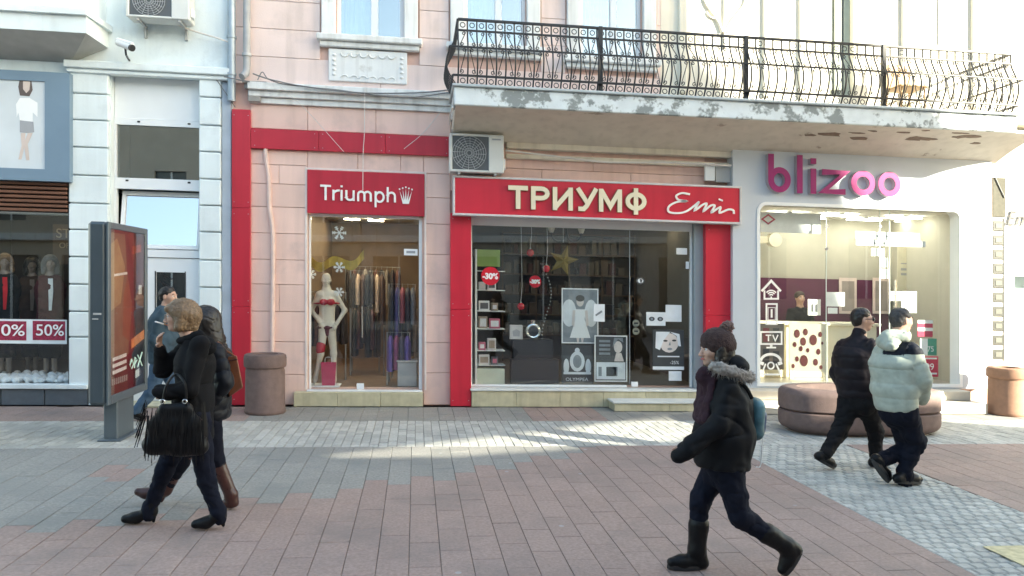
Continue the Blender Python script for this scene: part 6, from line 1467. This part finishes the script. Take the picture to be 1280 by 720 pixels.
hr = [elli(q(-.022, 0, .045), np.array((.112, .098, .095)), fr, .02), cone(q(-.02, -.075, .03), q(-.005, -.088, -.075), .045, .040, .03), cone(q(-.02, .075, .03), q(-.005, .088, -.075), .045, .040, .03), cone(q(-.08, 0, .0), q(-.075, 0, -.07), .075, .060, .04, fr[1], 1.3), elli(q(.088, 0, .062), np.array((.022, .062, .028)), fr, .02), elli(q(.105, 0, -.07), np.array((.075, .13, .105)), fr, .01, True)]
ho = skin('bobbed_hair', hr, .006, HAIRB, o, .0035, 95, st=(1, 1, .12), it=1)
strands(ho, q, 420, -.085, 1.0, HAIRB, 3, .95)
gl = B(); 
for s_ in (-1, 1):
    gl.tube([q(.103+.000*math.cos(a_), s_*.034+.024*math.cos(a_), .004+.017*math.sin(a_)) for a_ in np.linspace(0, 2*math.pi, 15)[:-1]], .0022, 5, closed=True); gl.tube([q(.103, s_*.058, .008), q(.0, s_*.085, .010)], .002, 5)
gl.tube([q(.104, -.01, .006), q(.104, .01, .006)], .002, 5); gl.build('glasses', M('thin_metal', (.25, .22, .2), .3, metal=.8), o, shear=False)
ft = J['wr_f']+unit(J['wr_f']-J['el_f'])*.155
cg = thing('cigarette', 'white cigarette held at the smoking woman lips', 'cigarette', tuple(q(.10, 0, -.058)), shear=False)
m0 = q(.098, 0, -.060); m1 = W(194, 402, Y0-.10); B().tube([m0, m0+(m1-m0)*.25], .0052, 8).build('filter', M('filter_tan', (.55, .33, .16)), cg, shear=False); B().tube([m0+(m1-m0)*.25, m1], .0055, 8).build('paper_tube', PAPER, cg, shear=False)
for s_ in 'nf': shoe('ankle_boot', J, s_, L_BLACK, o, top=.09, r=(.044, .050), heel=.045, slim=.92, vox=.007)
# fringed handbag on her forearm
hb = thing('handbag', 'large black fringed leather handbag hanging from the smoking woman arm', 'handbag', tuple(W(216, 575, Y0-.28)), shear=False)
Yb = Y0-.27
V, Q = sdf_mesh([cone(W(206, 512, Yb), W(233, 512, Yb), .05, .05, .04, LATY, .8), cone(W(192, 555, Yb), W(246, 556, Yb), .075, .08, .06, LATY, .9), cone(W(199, 532, Yb), W(240, 532, Yb), .075, .075, .05, LATY, .8)], .009)
V = relax(V, Q); V += vnorm(V, Q)*(wob(V, 22)*.007)[:, None]; meshobj('bag_body', V, Q.tolist(), L_BLACK, hb, True)
fg = B(); rr_ = np.random.RandomState(4)
for i in range(90):
    t = rr_.rand(); r0 = rr_.rand(); a = W(184+72*t, 508+22*r0, Yb-.070-.012*rr_.rand()); e = W(178+78*t+rr_.uniform(-3, 3), 556+18*r0+rr_.uniform(-4, 10), Yb-.065-.03*rr_.rand()); m_ = (a+e)/2+np.array((rr_.uniform(-.01, .01), -.015, 0)); s_ = np.array((.0022, .001, 0)); fg.add([a-s_, a+s_, m_+s_, m_-s_, e-s_*.8, e+s_*.8], [(0, 1, 2, 3), (3, 2, 5, 4)])
for i in range(26):
    sd = i % 2; a = W((182 if sd == 0 else 254)+2*math.sin(i), 500+i*.9, Yb-.05+i*.003); e = a+np.array(((-.05 if sd == 0 else .03)-.02*rr_.rand(), 0, -.15-.10*rr_.rand())); s_ = np.array((.002, .002, 0)); fg.add([a-s_, a+s_, e+s_, e-s_], [(0, 1, 2, 3)])
fo = fg.build('fringe', L_BLACK, hb, shear=False); tag(fo, kind='stuff')
for dy in (-.045, .045): B().tube(catmull([W(203, 505, Yb+dy), W(208, 482, Yb+dy), W(220, 468, Yb+dy*.5+.04), W(231, 480, Yb+dy), W(233, 506, Yb+dy)], 6), .009, 7).build('strap', L_BLACK, hb, shear=False)
for px_ in (203, 231): B().tube([W(px_, 502, Yb-.055)+np.array((.014*math.cos(a_), 0, .014*math.sin(a_))) for a_ in np.linspace(0, 2*math.pi, 11)[:-1]], .004, 5, closed=True).build('ring', M('steel', (.6, .6, .6)), hb, shear=False)

# --- woman behind her in the puffer coat
Y0 = 6.36
J = joints(Y0, dict(neck=(261, 422), chest=(264, 450), pelvis=(262, 515), sh_n=(270, 436, -.16), el_n=(281, 478, -.22), wr_n=(262, 505, -.2), sh_f=(258, 436, .16), el_f=(262, 480, .22), wr_f=(240, 500, .2),
    hip_n=(262, 520, -.08), hip_f=(254, 520, .08), kn_n=(270, 575, -.08), an_n=(289, 620, -.08), heel_n=(297, 635, -.08), toe_n=(275, 637, -.08), kn_f=(226, 585, .08), an_f=(207, 625, .08), heel_f=(205, 642, .08), toe_f=(166, 631, .08)))
fwd = unit((-1, -.1, 0)); hd = W(250, 402, Y0)
o, q, fr = mkperson('dark-haired woman in a shiny black puffer coat and brown heeled boots', J, hd, fwd, .93, LATY, [hand_prims(J['wr_n'], J['el_n'], np.array((0, 1., 0)), .9, .8)])
skin('leggings', limb([J['hip_n'], J['kn_n'], J['an_n']], [.092, .062, .046])+limb([J['hip_f'], J['kn_f'], J['an_f']], [.092, .062, .046]), .011, C_NAVY, o, .003, 30)
jk = torso(J, [(264, 512, .15, .18), (265, 480, .14, .175), (266, 450, .14, .18), (262, 430, .085, .14)], Y0, LATY)+limb([J['sh_n'], J['el_n'], J['wr_n']], [.070, .064, .055], .03)+limb([J['sh_f'], J['el_f'], J['wr_f']], [.07, .06, .055], .03)+[clip(W(262, 524, Y0), (0, 0, 1))]
skin('puffer_coat', jk, .011, C_PUFF, o, .004, 25, (.095, .016, [(W(264, 525, Y0), W(264, 425, Y0), .17), (J['sh_n'], J['el_n'], .08), (J['el_n'], J['wr_n'], .07)]))
skin('hood_and_hair', [elli(q(-.03, 0, .03), np.array((.115, .10, .105)), fr, .02), cone(q(-.06, 0, .0), q(-.10, 0, -.16), .10, .10, .05, fr[1], 1.2), elli(q(.098, 0, -.06), np.array((.07, .07, .12)), fr, .01, True)], .008, HAIRD, o, .005, 40, st=(1, 1, .3))
for s_ in 'nf': shoe('knee_boot', J, s_, L_BROWN, o, top=.34, r=(.046, .064), heel=.05, slim=.92, vox=.007)
tb = thing('shoulder_bag', 'tan leather tote bag behind the woman in the puffer coat', 'bag', tuple(W(292, 498, Y0)), shear=False)
b = B(); c8 = []
for (px_, py_) in ((279, 447), (296, 444), (304, 484), (286, 497)):
    for dy in (-.10, .06): c8.append(W(px_, py_, Y0+dy+(0 if py_ < 460 else (.02 if dy < 0 else -.0))))
b.add(c8, [(0, 2, 4, 6), (7, 5, 3, 1), (0, 1, 3, 2), (2, 3, 5, 4), (4, 5, 7, 6), (6, 7, 1, 0)])
bo = b.build('bag_body', L_TAN, tb, shear=False); mdf = bo.modifiers.new('bevel', 'BEVEL'); mdf.width = .012; mdf.segments = 3
for dy in (-.08, .04): B().tube(catmull([W(283, 446, Y0+dy), W(278, 432, Y0+dy*.8), W(272, 428, Y0+dy*.8-.1), W(280, 436, Y0+dy*.8-.1), W(293, 445, Y0+dy)], 5), .007, 6).build('strap', L_TAN, tb, shear=False)
B().tube([W(281, 452, Y0-.105), W(297, 449, Y0-.105)], .005, 5).build('seam', L_BROWN, tb, shear=False)

# --- man in the blue jacket behind the kiosk
Y0 = 10.17
J = joints(Y0, dict(neck=(206, 386), chest=(204, 405), pelvis=(202, 452), sh_n=(204, 392, -.19), el_n=(193, 424, -.24), wr_n=(207, 444, -.22), sh_f=(208, 392, .19), el_f=(222, 424, .24), wr_f=(230, 440, .2),
    hip_n=(200, 455, -.08), hip_f=(205, 455, .08), kn_n=(190, 490, -.08), an_n=(169, 516, -.08), heel_n=(160, 519, -.08), toe_n=(178, 527, -.08), kn_f=(222, 490, .08), an_f=(232, 518, .08), heel_f=(229, 525, .08), toe_f=(250, 523, .08)))
fwd = unit((1, -.3, 0)); hd = W(211, 371, Y0)
o, q, fr = mkperson('dark-haired man in a blue jacket and jeans walking behind the kiosk', J, hd, fwd, 1.0, LATY, [hand_prims(J['wr_n'], J['el_n'], np.array((0, 1., 0)), 1, .8)], .008)
skin('jeans', limb([J['hip_n'], J['kn_n'], J['an_n']], [.105, .078, .062])+limb([J['hip_f'], J['kn_f'], J['an_f']], [.105, .078, .062])+torso(J, [(202, 442, .12, .16), (202, 458, .12, .16)], Y0, LATY), .013, C_JEAN, o, .005, 25)
skin('jacket', torso(J, [(203, 448, .155, .21), (203, 425, .16, .22), (204, 402, .155, .225), (205, 390, .10, .18)], Y0, LATY)+limb([J['sh_n'], J['el_n'], J['wr_n']], [.074, .066, .056])+limb([J['sh_f'], J['el_f'], J['wr_f']], [.074, .066, .056])+[clip(W(203, 453, Y0), (0, 0, 1))]+[], .013, C_BLUE, o, .008, 15)
skin('hair', [elli(q(-.02, 0, .05), np.array((.105, .086, .085)), fr, .02), elli(q(-.06, 0, .0), np.array((.06, .08, .07)), fr, .03), elli(q(.095, 0, -.03), np.array((.07, .09, .10)), fr, .01, True)], .008, HAIRD, o, .004, 60)
for s_ in 'nf': shoe('shoe', J, s_, L_BLACK, o, top=.05, vox=.009)

# --- man in the dark puffer jacket
Y0 = 7.40; hv = unit((.80, .60, 0)); lat = unit((-.6, .8, 0))
J = joints(Y0, dict(neck=(1074, 419), chest=(1069, 445), pelvis=(1070, 497), sh_f=(1053, 433, .14), el_f=(1046, 466, .18), wr_f=(1058, 488, .10), sh_n=(1090, 432, -.14), el_n=(1101, 466, -.18), wr_n=(1097, 490, -.02),
    hip_f=(1063, 502, .06), kn_f=(1049, 541, .0), an_f=(1031, 571, -.1), heel_f=(1018, 576, -.12), toe_f=(1042, 589, -.02), hip_n=(1081, 502, -.06), kn_n=(1094, 541, .05), an_n=(1095, 576, .05), heel_n=(1088, 587, .0), toe_n=(1112, 583, .18)))
hd = W(1078, 400, Y0)
hfw = unit((.98, -.12, 0))
o, q, fr = mkperson('man in sunglasses and a dark puffer jacket walking away to the right', J, hd, hfw, 1.0, lat, [hand_prims(J['wr_f'], J['el_f'], hv, 1, .8)], .0075)
skin('trousers', limb([J['hip_n'], J['kn_n'], J['an_n']], [.108, .080, .064])+limb([J['hip_f'], J['kn_f'], J['an_f']], [.108, .080, .064])+torso(J, [(1070, 485, .125, .165), (1071, 505, .125, .165)], Y0, lat), .012, C_CHAR, o, .008, 25)
skin('puffer_jacket', torso(J, [(1071, 488, .145, .20), (1071, 468, .145, .20), (1070, 445, .145, .205), (1072, 430, .09, .15)], Y0, lat)+limb([J['sh_n'], J['el_n'], J['wr_n']], [.076, .070, .060], .03)+limb([J['sh_f'], J['el_f'], J['wr_f']], [.076, .070, .060], .03)+[cone(W(1072, 424, Y0), W(1074, 416, Y0), .075, .072, .03), clip(W(1071, 497, Y0), (0, 0, 1))], .012, C_PUF2, o, .003, 22, (.11, .011, [(W(1071, 500, Y0), W(1071, 420, Y0), .20), (J['sh_n'], J['el_n'], .09), (J['el_n'], J['wr_n'], .08), (J['sh_f'], J['el_f'], .09), (J['el_f'], J['wr_f'], .08)]))
skin('hair', [elli(q(-.018, 0, .048), np.array((.099, .081, .082)), fr, .02), elli(q(-.055, 0, -.005), np.array((.055, .075, .07)), fr, .03), elli(q(.095, 0, -.04), np.array((.075, .10, .115)), fr, .01, True), elli(q(-.005, -.085, -.015), np.array((.030, .035, .05)), fr, .01, True)], .007, HAIRD, o, .003, 70)
b = B()
for s_ in (-1, 1): b.ball(q(.094, s_*.034, .008), np.array((.012, .030, .019)), 12, 8); b.tube([q(.09, s_*.062, .012), q(-.01, s_*.084, .012)], .0035, 5)
b.tube([q(.104, -.012, .012), q(.104, .012, .012)], .0035, 5); b.build('sunglasses', M('dark_lens', (.01, .01, .012), .1), o, shear=False)
for s_ in 'nf': shoe('shoe', J, s_, L_BLACK, o, top=.06, vox=.008)

# --- man in the mint jacket
Y0 = 6.76; hv = unit((.85, .52, 0)); lat = unit((-.52, .85, 0))
J = joints(Y0, dict(neck=(1121, 421), chest=(1117, 450), pelvis=(1121, 510), sh_f=(1101, 438, .15), el_f=(1098, 474, .2), wr_f=(1105, 500, .12), sh_n=(1141, 438, -.15), el_n=(1155, 474, -.19), wr_n=(1153, 500, -.04),
    hip_n=(1130, 513, -.06), kn_n=(1145, 556, -.02), an_n=(1131, 597, -.02), heel_n=(1118, 609, -.06), toe_n=(1151, 609, .05), hip_f=(1117, 513, .06), kn_f=(1136, 560, .12), an_f=(1101, 578, .02), heel_f=(1090, 576, -.02), toe_f=(1110, 606, .06)))
hd = W(1127, 401, Y0); hfw = unit((.97, .15, 0))
o, q, fr = mkperson('man in a mint quilted jacket with navy yoke walking right', J, hd, hfw, .98, lat, [hand_prims(J['wr_f'], J['el_f'], hv, 1, .8)], .0075)
skin('trousers', limb([J['hip_n'], J['kn_n'], J['an_n'], W(1132, 604, Y0)], [.112, .088, .066, .066])+limb([J['hip_f'], J['kn_f'], J['an_f']], [.108, .082, .066])+torso(J, [(1121, 498, .13, .17), (1122, 516, .13, .17)], Y0, lat), .012, C_NAVY, o, .008, 25)
segs = [(W(1119, 514, Y0), W(1119, 425, Y0), .20), (J['sh_n'], J['el_n'], .09), (J['el_n'], J['wr_n'], .08), (J['sh_f'], J['el_f'], .09), (J['el_f'], J['wr_f'], .08)]
jk = skin('quilted_jacket', torso(J, [(1120, 506, .15, .19), (1119, 485, .155, .205), (1118, 455, .15, .205), (1120, 434, .09, .15)], Y0, lat)+limb([J['sh_n'], J['el_n'], J['wr_n']], [.076, .070, .060], .03)+limb([J['sh_f'], J['el_f'], J['wr_f']], [.076, .070, .060], .03)+[clip(W(1119, 515, Y0), (0, 0, 1))], .012, C_MINT, o, .003, 20, (.135, .014, segs))
jk.data.materials.append(cloth('navy_yoke', (.014, .018, .030), .6))
Vw = np.array([v.co[:] for v in jk.data.vertices])+ORG[jk]; zt1, zt2 = W(1119, 436, Y0)[2], W(1119, 441, Y0)[2]
back = (Vw-W(1119, 440, Y0))@lat
for p in jk.data.polygons:
    c = Vw[list(p.vertices)].mean(0); r_ = (c-W(1119, 440, Y0)); la = r_@lat
    if c[2] > W(1119, 442, Y0)[2]+.10*max(0, -la-.10) and la < .06 and abs(la) < .27 and c[2] < zt1+.12: p.material_index = 1
b = B()
skin('jacket_hood', [cone(W(1107, 425, Y0-.02), W(1131, 421, Y0-.09), .060, .050, .04), cone(W(1103, 428, Y0+.04), W(1114, 432, Y0-.07), .06, .062, .04), cone(W(1112, 420, Y0+.09), W(1133, 418, Y0+.06), .05, .045, .04), cone(W(1112, 422, Y0-.02), W(1124, 420, Y0-.02), .075, .07, .03)], .010, C_MINT, o, .005, 28)
skin('hair', [elli(q(-.018, 0, .048), np.array((.099, .081, .082)), fr, .02), elli(q(-.055, 0, -.0), np.array((.055, .075, .068)), fr, .03), elli(q(.095, 0, -.04), np.array((.075, .10, .11)), fr, .01, True), elli(q(-.005, -.085, -.015), np.array((.030, .035, .05)), fr, .01, True)], .007, M('greying_hair', (.05, .045, .042), .6, .4, 70), o, .003, 70)
for s_ in 'nf': shoe('shoe', J, s_, L_BLACK, o, top=.06, vox=.008)

# --- clerk behind the phone shop counter
Y0 = D+1.68
J = joints(Y0, dict(neck=(1000, 384), chest=(1000, 396), pelvis=(1000, 432), sh_n=(989, 390), el_n=(985, 408, -.1), wr_n=(993, 414, -.3), sh_f=(1011, 390), el_f=(1015, 408, -.1), wr_f=(1007, 414, -.3),
    hip_n=(995, 434), kn_n=(995, 450), an_n=(995, 468), heel_n=(995, 471, .05), toe_n=(995, 471, -.15), hip_f=(1005, 434), kn_f=(1005, 450), an_f=(1005, 468), heel_f=(1005, 471, .05), toe_f=(1005, 471, -.15)), False)
LATX = np.array((1., 0, 0)); o, q, fr = mkperson('clerk in a dark jacket standing behind the phone shop counter', J, W(1000, 373, Y0), (0, -1, 0), .95, LATX, [], .009)
skin('jacket', torso(J, [(1000, 436, .13, .19), (1000, 410, .13, .19), (1000, 396, .13, .2), (1000, 388, .08, .15)], Y0, LATX)+limb([J['sh_n'], J['el_n'], J['wr_n']], [.075, .06, .05])+limb([J['sh_f'], J['el_f'], J['wr_f']], [.075, .06, .05]), .014, C_CHAR, o, .004)
skin('trousers', limb([J['hip_n'], J['kn_n'], J['an_n']], [.09, .07, .06])+limb([J['hip_f'], J['kn_f'], J['an_f']], [.09, .07, .06]), .016, C_CHAR, o)
skin('hair', [elli(q(-.02, 0, .05), np.array((.1, .088, .085)), fr, .02), elli(q(.1, 0, -.04), np.array((.075, .09, .10)), fr, .01, True)], .010, M('brown_hair', (.05, .03, .02), .6), o)

# --- person leaving the frame at the left: only a shoe tip shows
gx, gy = G(4, 552)
Y0 = gy; xo = gx
def A(dx, z, dy=0): return np.array((xo-.02+dx, Y0+dy, z-K*(xo-.02+dx)))
J = dict(neck=A(-.40, 1.44), chest=A(-.42, 1.25), pelvis=A(-.42, .92), sh_n=A(-.42, 1.36, -.17), el_n=A(-.32, 1.10, -.22), wr_n=A(-.42, .88, -.2), sh_f=A(-.42, 1.36, .17), el_f=A(-.5, 1.1, .22), wr_f=A(-.58, .88, .2),
         hip_n=A(-.42, .9, -.08), kn_n=A(-.33, .48, -.08), an_n=A(-.09, .17, -.08), heel_n=A(.0, .15, -.08), toe_n=A(-.13, .004, -.08), hip_f=A(-.44, .9, .08), kn_f=A(-.6, .47, .08), an_f=A(-.72, .08, .08), heel_f=A(-.66, .0, .08), toe_f=A(-.92, .0, .08))
o, q, fr = mkperson('walker leaving the picture, only the dark shoe shows at the left edge', J, A(-.42, 1.62), (-1, 0, 0), .97, LATY, [hand_prims(J['wr_n'], J['el_n'], np.array((0, 1., 0)), 1, .8)], .011)
skin('trousers', limb([J['hip_n'], J['kn_n'], J['an_n']], [.1, .075, .06])+limb([J['hip_f'], J['kn_f'], J['an_f']], [.1, .075, .06]), .014, C_CHAR, o, .005)
skin('coat', [cone(A(-.42, .80), A(-.42, 1.25), .14, .14, .05, LATY, 1.4), cone(A(-.42, 1.25), A(-.41, 1.40), .14, .09, .05, LATY, 1.5)]+limb([J['sh_n'], J['el_n'], J['wr_n']], [.08, .07, .06])+limb([J['sh_f'], J['el_f'], J['wr_f']], [.08, .07, .06]), .014, C_BLACK, o, .006)
skin('hair', [elli(q(-.02, 0, .05), np.array((.105, .088, .085)), fr, .02), elli(q(.1, 0, -.04), np.array((.075, .09, .10)), fr, .01, True)], .010, HAIRD, o)
for s_ in 'nf': shoe('shoe', J, s_, L_BLACK, o, top=.06, vox=.009)

# ------------------------------------------------------------ mannequins
MANQ = M('mannequin_white', (.66, .60, .50), .35, .03)
Y0 = D+.42; LATX = np.array((1., 0, 0))
J = joints(Y0, dict(neck=(408, 361), chest=(409, 378), pelvis=(409, 407), sh_n=(399, 368), el_n=(389, 388, .02), wr_n=(400, 403, -.06), sh_f=(419, 368), el_f=(431, 388, .02), wr_f=(421, 405, -.06),
    hip_n=(404, 409), kn_n=(401, 442, -.06), an_n=(394, 474, .0), heel_n=(394, 481, .05), toe_n=(392, 481.5, -.12), hip_f=(414, 409), kn_f=(417, 442), an_f=(418, 474), heel_f=(418, 481, .05), toe_f=(420, 481.5, -.12)), False)
hp_, q, fr = head_prims(W(408, 350, Y0), (.2, -1, 0), .88, neck=J['neck'])
pr = body_prims(J, .98, LATX)+hp_+hand_prims(J['wr_n'], J['el_n'], np.array((0, 1., 0)), .85, .6)+hand_prims(J['wr_f'], J['el_f'], np.array((0, 1., 0)), .85, .6)
for px_ in (404.6, 413.4): pr.append(elli(W(px_, 377, Y0-.085), np.array((.055, .05, .055)), None, .03))
V, Q = sdf_mesh(pr, .008); mq = meshobj('mannequin', relax(V, Q, 1), Q.tolist(), MANQ, None, True); tag(mq, 'white mannequin in red lingerie with hands on hips in the narrow window', 'mannequin')
LR = M('lingerie_red', (.40, .012, .03), .5); LB = M('lingerie_dark', (.10, .02, .03), .5)
skin('bra', [elli(W(404.6, 377.5, Y0-.092), np.array((.060, .055, .052)), None, .02), elli(W(413.4, 377.5, Y0-.092), np.array((.060, .055, .052)), None, .02), cone(W(400, 379, Y0), W(418, 379, Y0), .098, .098, .02, np.array((0, 0, 1.)), .16)], .007, LR, mq)
skin('briefs', [cone(W(403, 409, Y0), W(415, 409, Y0), .088, .088, .02, np.array((0, 0, 1.)), .35), cone(W(409, 410, Y0-.06), W(409, 418, Y0-.03), .045, .03, .03)], .007, LB, mq)
skin('garter', [cone(W(401, 432, Y0-.05), W(400.5, 438, Y0-.06), .066, .064, .01)], .007, LR, mq)
B().box(PX(386, Y0), PX(426, Y0), Y0-.2, Y0+.15, zt_+.001, zt_+.022, .006).build('base', PVC, mq)
def dress_form(cx_, ytop, ybot, Y, lab, jacket, shirt, wig, skirt):
    sc = lambda py_: W(cx_, py_, Y)
    H_ = ybot-ytop; y = lambda t: ytop+H_*t
    J = joints(Y, dict(neck=(cx_, y(.16)), chest=(cx_, y(.27)), pelvis=(cx_, y(.47)), sh_n=(cx_-9, y(.20)), el_n=(cx_-14, y(.33), .02), wr_n=(cx_-9, y(.44), -.1), sh_f=(cx_+9, y(.20)), el_f=(cx_+14, y(.33), .02), wr_f=(cx_+10, y(.46), -.05),
        hip_n=(cx_-5, y(.50)), kn_n=(cx_-5, y(.72)), an_n=(cx_-5, y(.95)), heel_n=(cx_-5, ybot, .05), toe_n=(cx_-6, ybot, -.15), hip_f=(cx_+5, y(.50)), kn_f=(cx_+5, y(.72)), an_f=(cx_+5, y(.95)), heel_f=(cx_+5, ybot, .05), toe_f=(cx_+6, ybot, -.15)), False)
    hp_, q, fr = head_prims(W(cx_, y(.065), Y), (.5, -1, 0), .9, neck=J['neck']); V, Q = sdf_mesh(body_prims(J, .97, LATX)+hp_, .011)
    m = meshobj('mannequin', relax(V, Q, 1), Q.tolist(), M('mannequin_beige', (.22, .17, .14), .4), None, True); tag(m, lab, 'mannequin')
    skin('jacket', torso(J, [(cx_, y(.52), .135, .185), (cx_, y(.40), .115, .16), (cx_, y(.27), .13, .185), (cx_, y(.20), .085, .15)], Y, LATX)+limb([J['sh_n'], J['el_n'], J['wr_n']], [.07, .056, .048])+limb([J['sh_f'], J['el_f'], J['wr_f']], [.07, .056, .048])+[clip(W(cx_, y(.54), Y), (0, 0, 1))], .013, jacket, m, .004, 25)
    skin('skirt', torso(J, [(cx_, y(.48), .12, .17), (cx_, y(.84), .10, .15)], Y, LATX)+[clip(W(cx_, y(.86), Y), (0, 0, 1))], .014, skirt, m, .004, 25)
    fy = Y-.135
    B().add([W(cx_-3, y(.19), fy+.02), W(cx_+3, y(.19), fy+.02), W(cx_+3.5, y(.30), fy-.01), W(cx_+1.5, y(.46), fy-.0), W(cx_-2, y(.46), fy-.0), W(cx_-2.5, y(.30), fy-.01)], [(0, 1, 2, 5), (5, 2, 3, 4)]).build('shirt_front', shirt, m, shear=False)
    if wig: skin('wig', [elli(q(-.02, 0, .04), np.array((.115, .10, .10)), fr, .02), cone(q(-.02, -.08, .0), q(0, -.09, -.13), .045, .04, .03), cone(q(-.02, .08, .0), q(0, .09, -.13), .045, .04, .03), elli(q(.1, 0, -.06), np.array((.075, .065, .11)), fr, .01, True)], .010, wig, m, .004, 80, st=(1, 1, .2))
C_MAR = cloth('maroon_jacket', (.085, .012, .018)); C_WHT = cloth('white_shirt', (.65, .66, .66)); C_RED = cloth('red_scarf', (.45, .02, .03))
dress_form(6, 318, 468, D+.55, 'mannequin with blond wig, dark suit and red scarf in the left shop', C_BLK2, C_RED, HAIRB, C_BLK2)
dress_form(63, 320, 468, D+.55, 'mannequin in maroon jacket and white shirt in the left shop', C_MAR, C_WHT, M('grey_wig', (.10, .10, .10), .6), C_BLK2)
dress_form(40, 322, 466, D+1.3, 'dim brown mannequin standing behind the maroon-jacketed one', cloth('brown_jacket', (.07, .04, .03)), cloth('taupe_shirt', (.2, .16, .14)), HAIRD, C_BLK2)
# ------------------------------------------------------------ the other side of the street (behind the camera; shades the place and shows in the glass)
YO = -6.0
YO2 = -1.5
def back(X, Y, Z): t = Y-YO2; return X+1.4*t, Z+.6*t
OB = M('ochre_render', (.52, .45, .36), .85, .08, 2); OB2 = M('grey_render', (.46, .44, .42), .85, .08, 2); WNG = M('dark_window', (.05, .06, .08), .15)
def block(x0, x1, z1, mat, lab, yb=YO-9):
    t = thing('facing_building', lab, 'building', ((x0+x1)/2, YO-4, -K*x0-.5), shear=False); ops = []
    n = int((x1-x0)/2.6); st = (x1-x0)/n
    lv = [3.9+3.2*i for i in range(int((z1-4.5)/3.2)+1) if 3.9+3.2*i+1.9 < z1-.3]
    for i in range(n):
        for z in lv: ops.append((x0+(i+.5)*st-.55, x0+(i+.5)*st+.55, z, z+1.8))
        ops.append((x0+(i+.5)*st-.95, x0+(i+.5)*st+.95, .3, 2.7))
    b = walls(B(), x0, x1, -2, z1, ops, YO-.3, YO); b.build('wall', mat, t, shear=False)
    b = B(); b.box(x0, x1, yb, YO-.31, z1-.8, z1-.6); b.box(x0, x1, yb, yb+.3, -2, z1-.8); b.box(x0, x0+.3, yb+.31, YO-.31, -2, z1-.81); b.box(x1-.3, x1, yb+.31, YO-.31, -2, z1-.81); b.build('rear_walls', mat, t, shear=False)
    for o in ops:
        w = B(); w.box(o[0], o[1], YO-.2, YO-.19, o[2], o[3]); w = w.build('window', WNG, t, shear=False)
        f = B(); f.box((o[0]+o[1])/2-.03, (o[0]+o[1])/2+.03, YO-.189, YO-.14, o[2], o[3]); f.build('mullion', PVC, w, shear=False)
    for z in ([3.2] if lv else []): B().box(x0-.05, x1+.05, YO+.001, YO+.25, z, z+.25, .02).build('string_course', TRIMW, t, shear=False)
    return t
ZA = 9.2
gl = [(-.9, 8.05), (.34, 8.04), (1.57, 8.36), (2.88, 8.75), (4.6, 9.4), (7.19, 10.15), (8.2, 9.6)]  # lower edge of the ground streak, traced back to shape the unseen parapet
gu = [(-.9, 8.15), (.37, 8.84), (3.86, 10.67), (4.6, 11.15)]  # upper edge of the streak, traced back to shape the added board
lo_ = [back(x, y, -K*x) for x, y in gl]; up_ = [back(x, y, -K*x) for x, y in gu]
xs0 = lo_[0][0]
block(-34, -2, ZA, OB, 'ochre building across the street, directly behind the viewer')
block(-1.95, 17, ZA+.1, OB2, 'grey building across the street to the right of the ochre one')
# unseen parapet and added board, shaped so sun between them makes the ground streak
x0, x1 = xs0-2.95, 44
lb = thing('shading_building', 'unseen low building across the street, its parapet shaped to cut the sunlight', 'building', ((x0+x1)/2, YO2-2, -1), shear=False)
poly = [(x0, -3), (x1, -3), (x1, lo_[-1][1]-.6), (lo_[-1][0]+1.2, lo_[-1][1]-.15)]+lo_[::-1]+[(x0, lo_[0][1])]
B().prism(poly, YO2-.06, YO2).build('wall', OB, lb, shear=False)
b = B(); b.box(x0, x0+.2, YO2-4.2, YO2-.07, -3, lo_[0][1]-.6); b.box(x0+.21, x1, YO2-4.2, YO2-4.0, -3, lo_[0][1]-.6); b.box(x1-.2, x1, YO2-3.99, YO2-.07, -3, lo_[0][1]-.6); b.build('rear_wall', OB, lb, shear=False)
for i in range(9):
    xc_ = x0+2+i*3.4; w = B().box(xc_-.6, xc_+.6, YO2+.001, YO2+.03, 1.2, 3.2).build('window', WNG, lb, shear=False); B().box(xc_-.03, xc_+.03, YO2+.031, YO2+.06, 1.2, 3.2).build('mullion', PVC, w, shear=False)
hd_ = thing('sun_blocker', 'added unseen board above the low building that blocks and shapes the sun', 'sun blocker', (xs0+4, YO2, 5.8), shear=False)
r1 = back(7.3, D, -.1); r2 = back(6.2, D, 3.1); r3 = back(4.2, D, 5.3); r4 = back(3.9, D, 9.5)  # board edge shaped to throw the shade boundary on the shop fronts
poly = [(x0, up_[0][1]-.2)]+[(xs0-.2, up_[0][1]-.2)]+up_+[r1, r2, r3, r4, (x0, r4[1])]
B().prism(poly, YO2-.05, YO2-.001).build('boards', OB2, hd_, shear=False)
for x in (x0+.5, x0+2.2): B().tube([(x, YO2-.4, 5.0), (x, YO2-.12, 11)], .05, 8).build('prop', ALU, hd_, shear=False)
m_, nt_, b_ = newmat('sun_dimming_net'); b_.inputs['Base Color'].default_value = (.35, .40, .36, 1); b_.inputs['Alpha'].default_value = .2  # see-through sheet added across the slot to dim the sun streak
B().prism([(xs0-.2, lo_[0][1]-.3)]+[(x, z-.15) for x, z in lo_[:5]]+[(up_[-1][0], up_[-1][1]+.2)]+[(x, z+.2) for x, z in up_[:-1][::-1]], YO2-.04, YO2-.036).build('dimming_net', m_, hd_, shear=False)
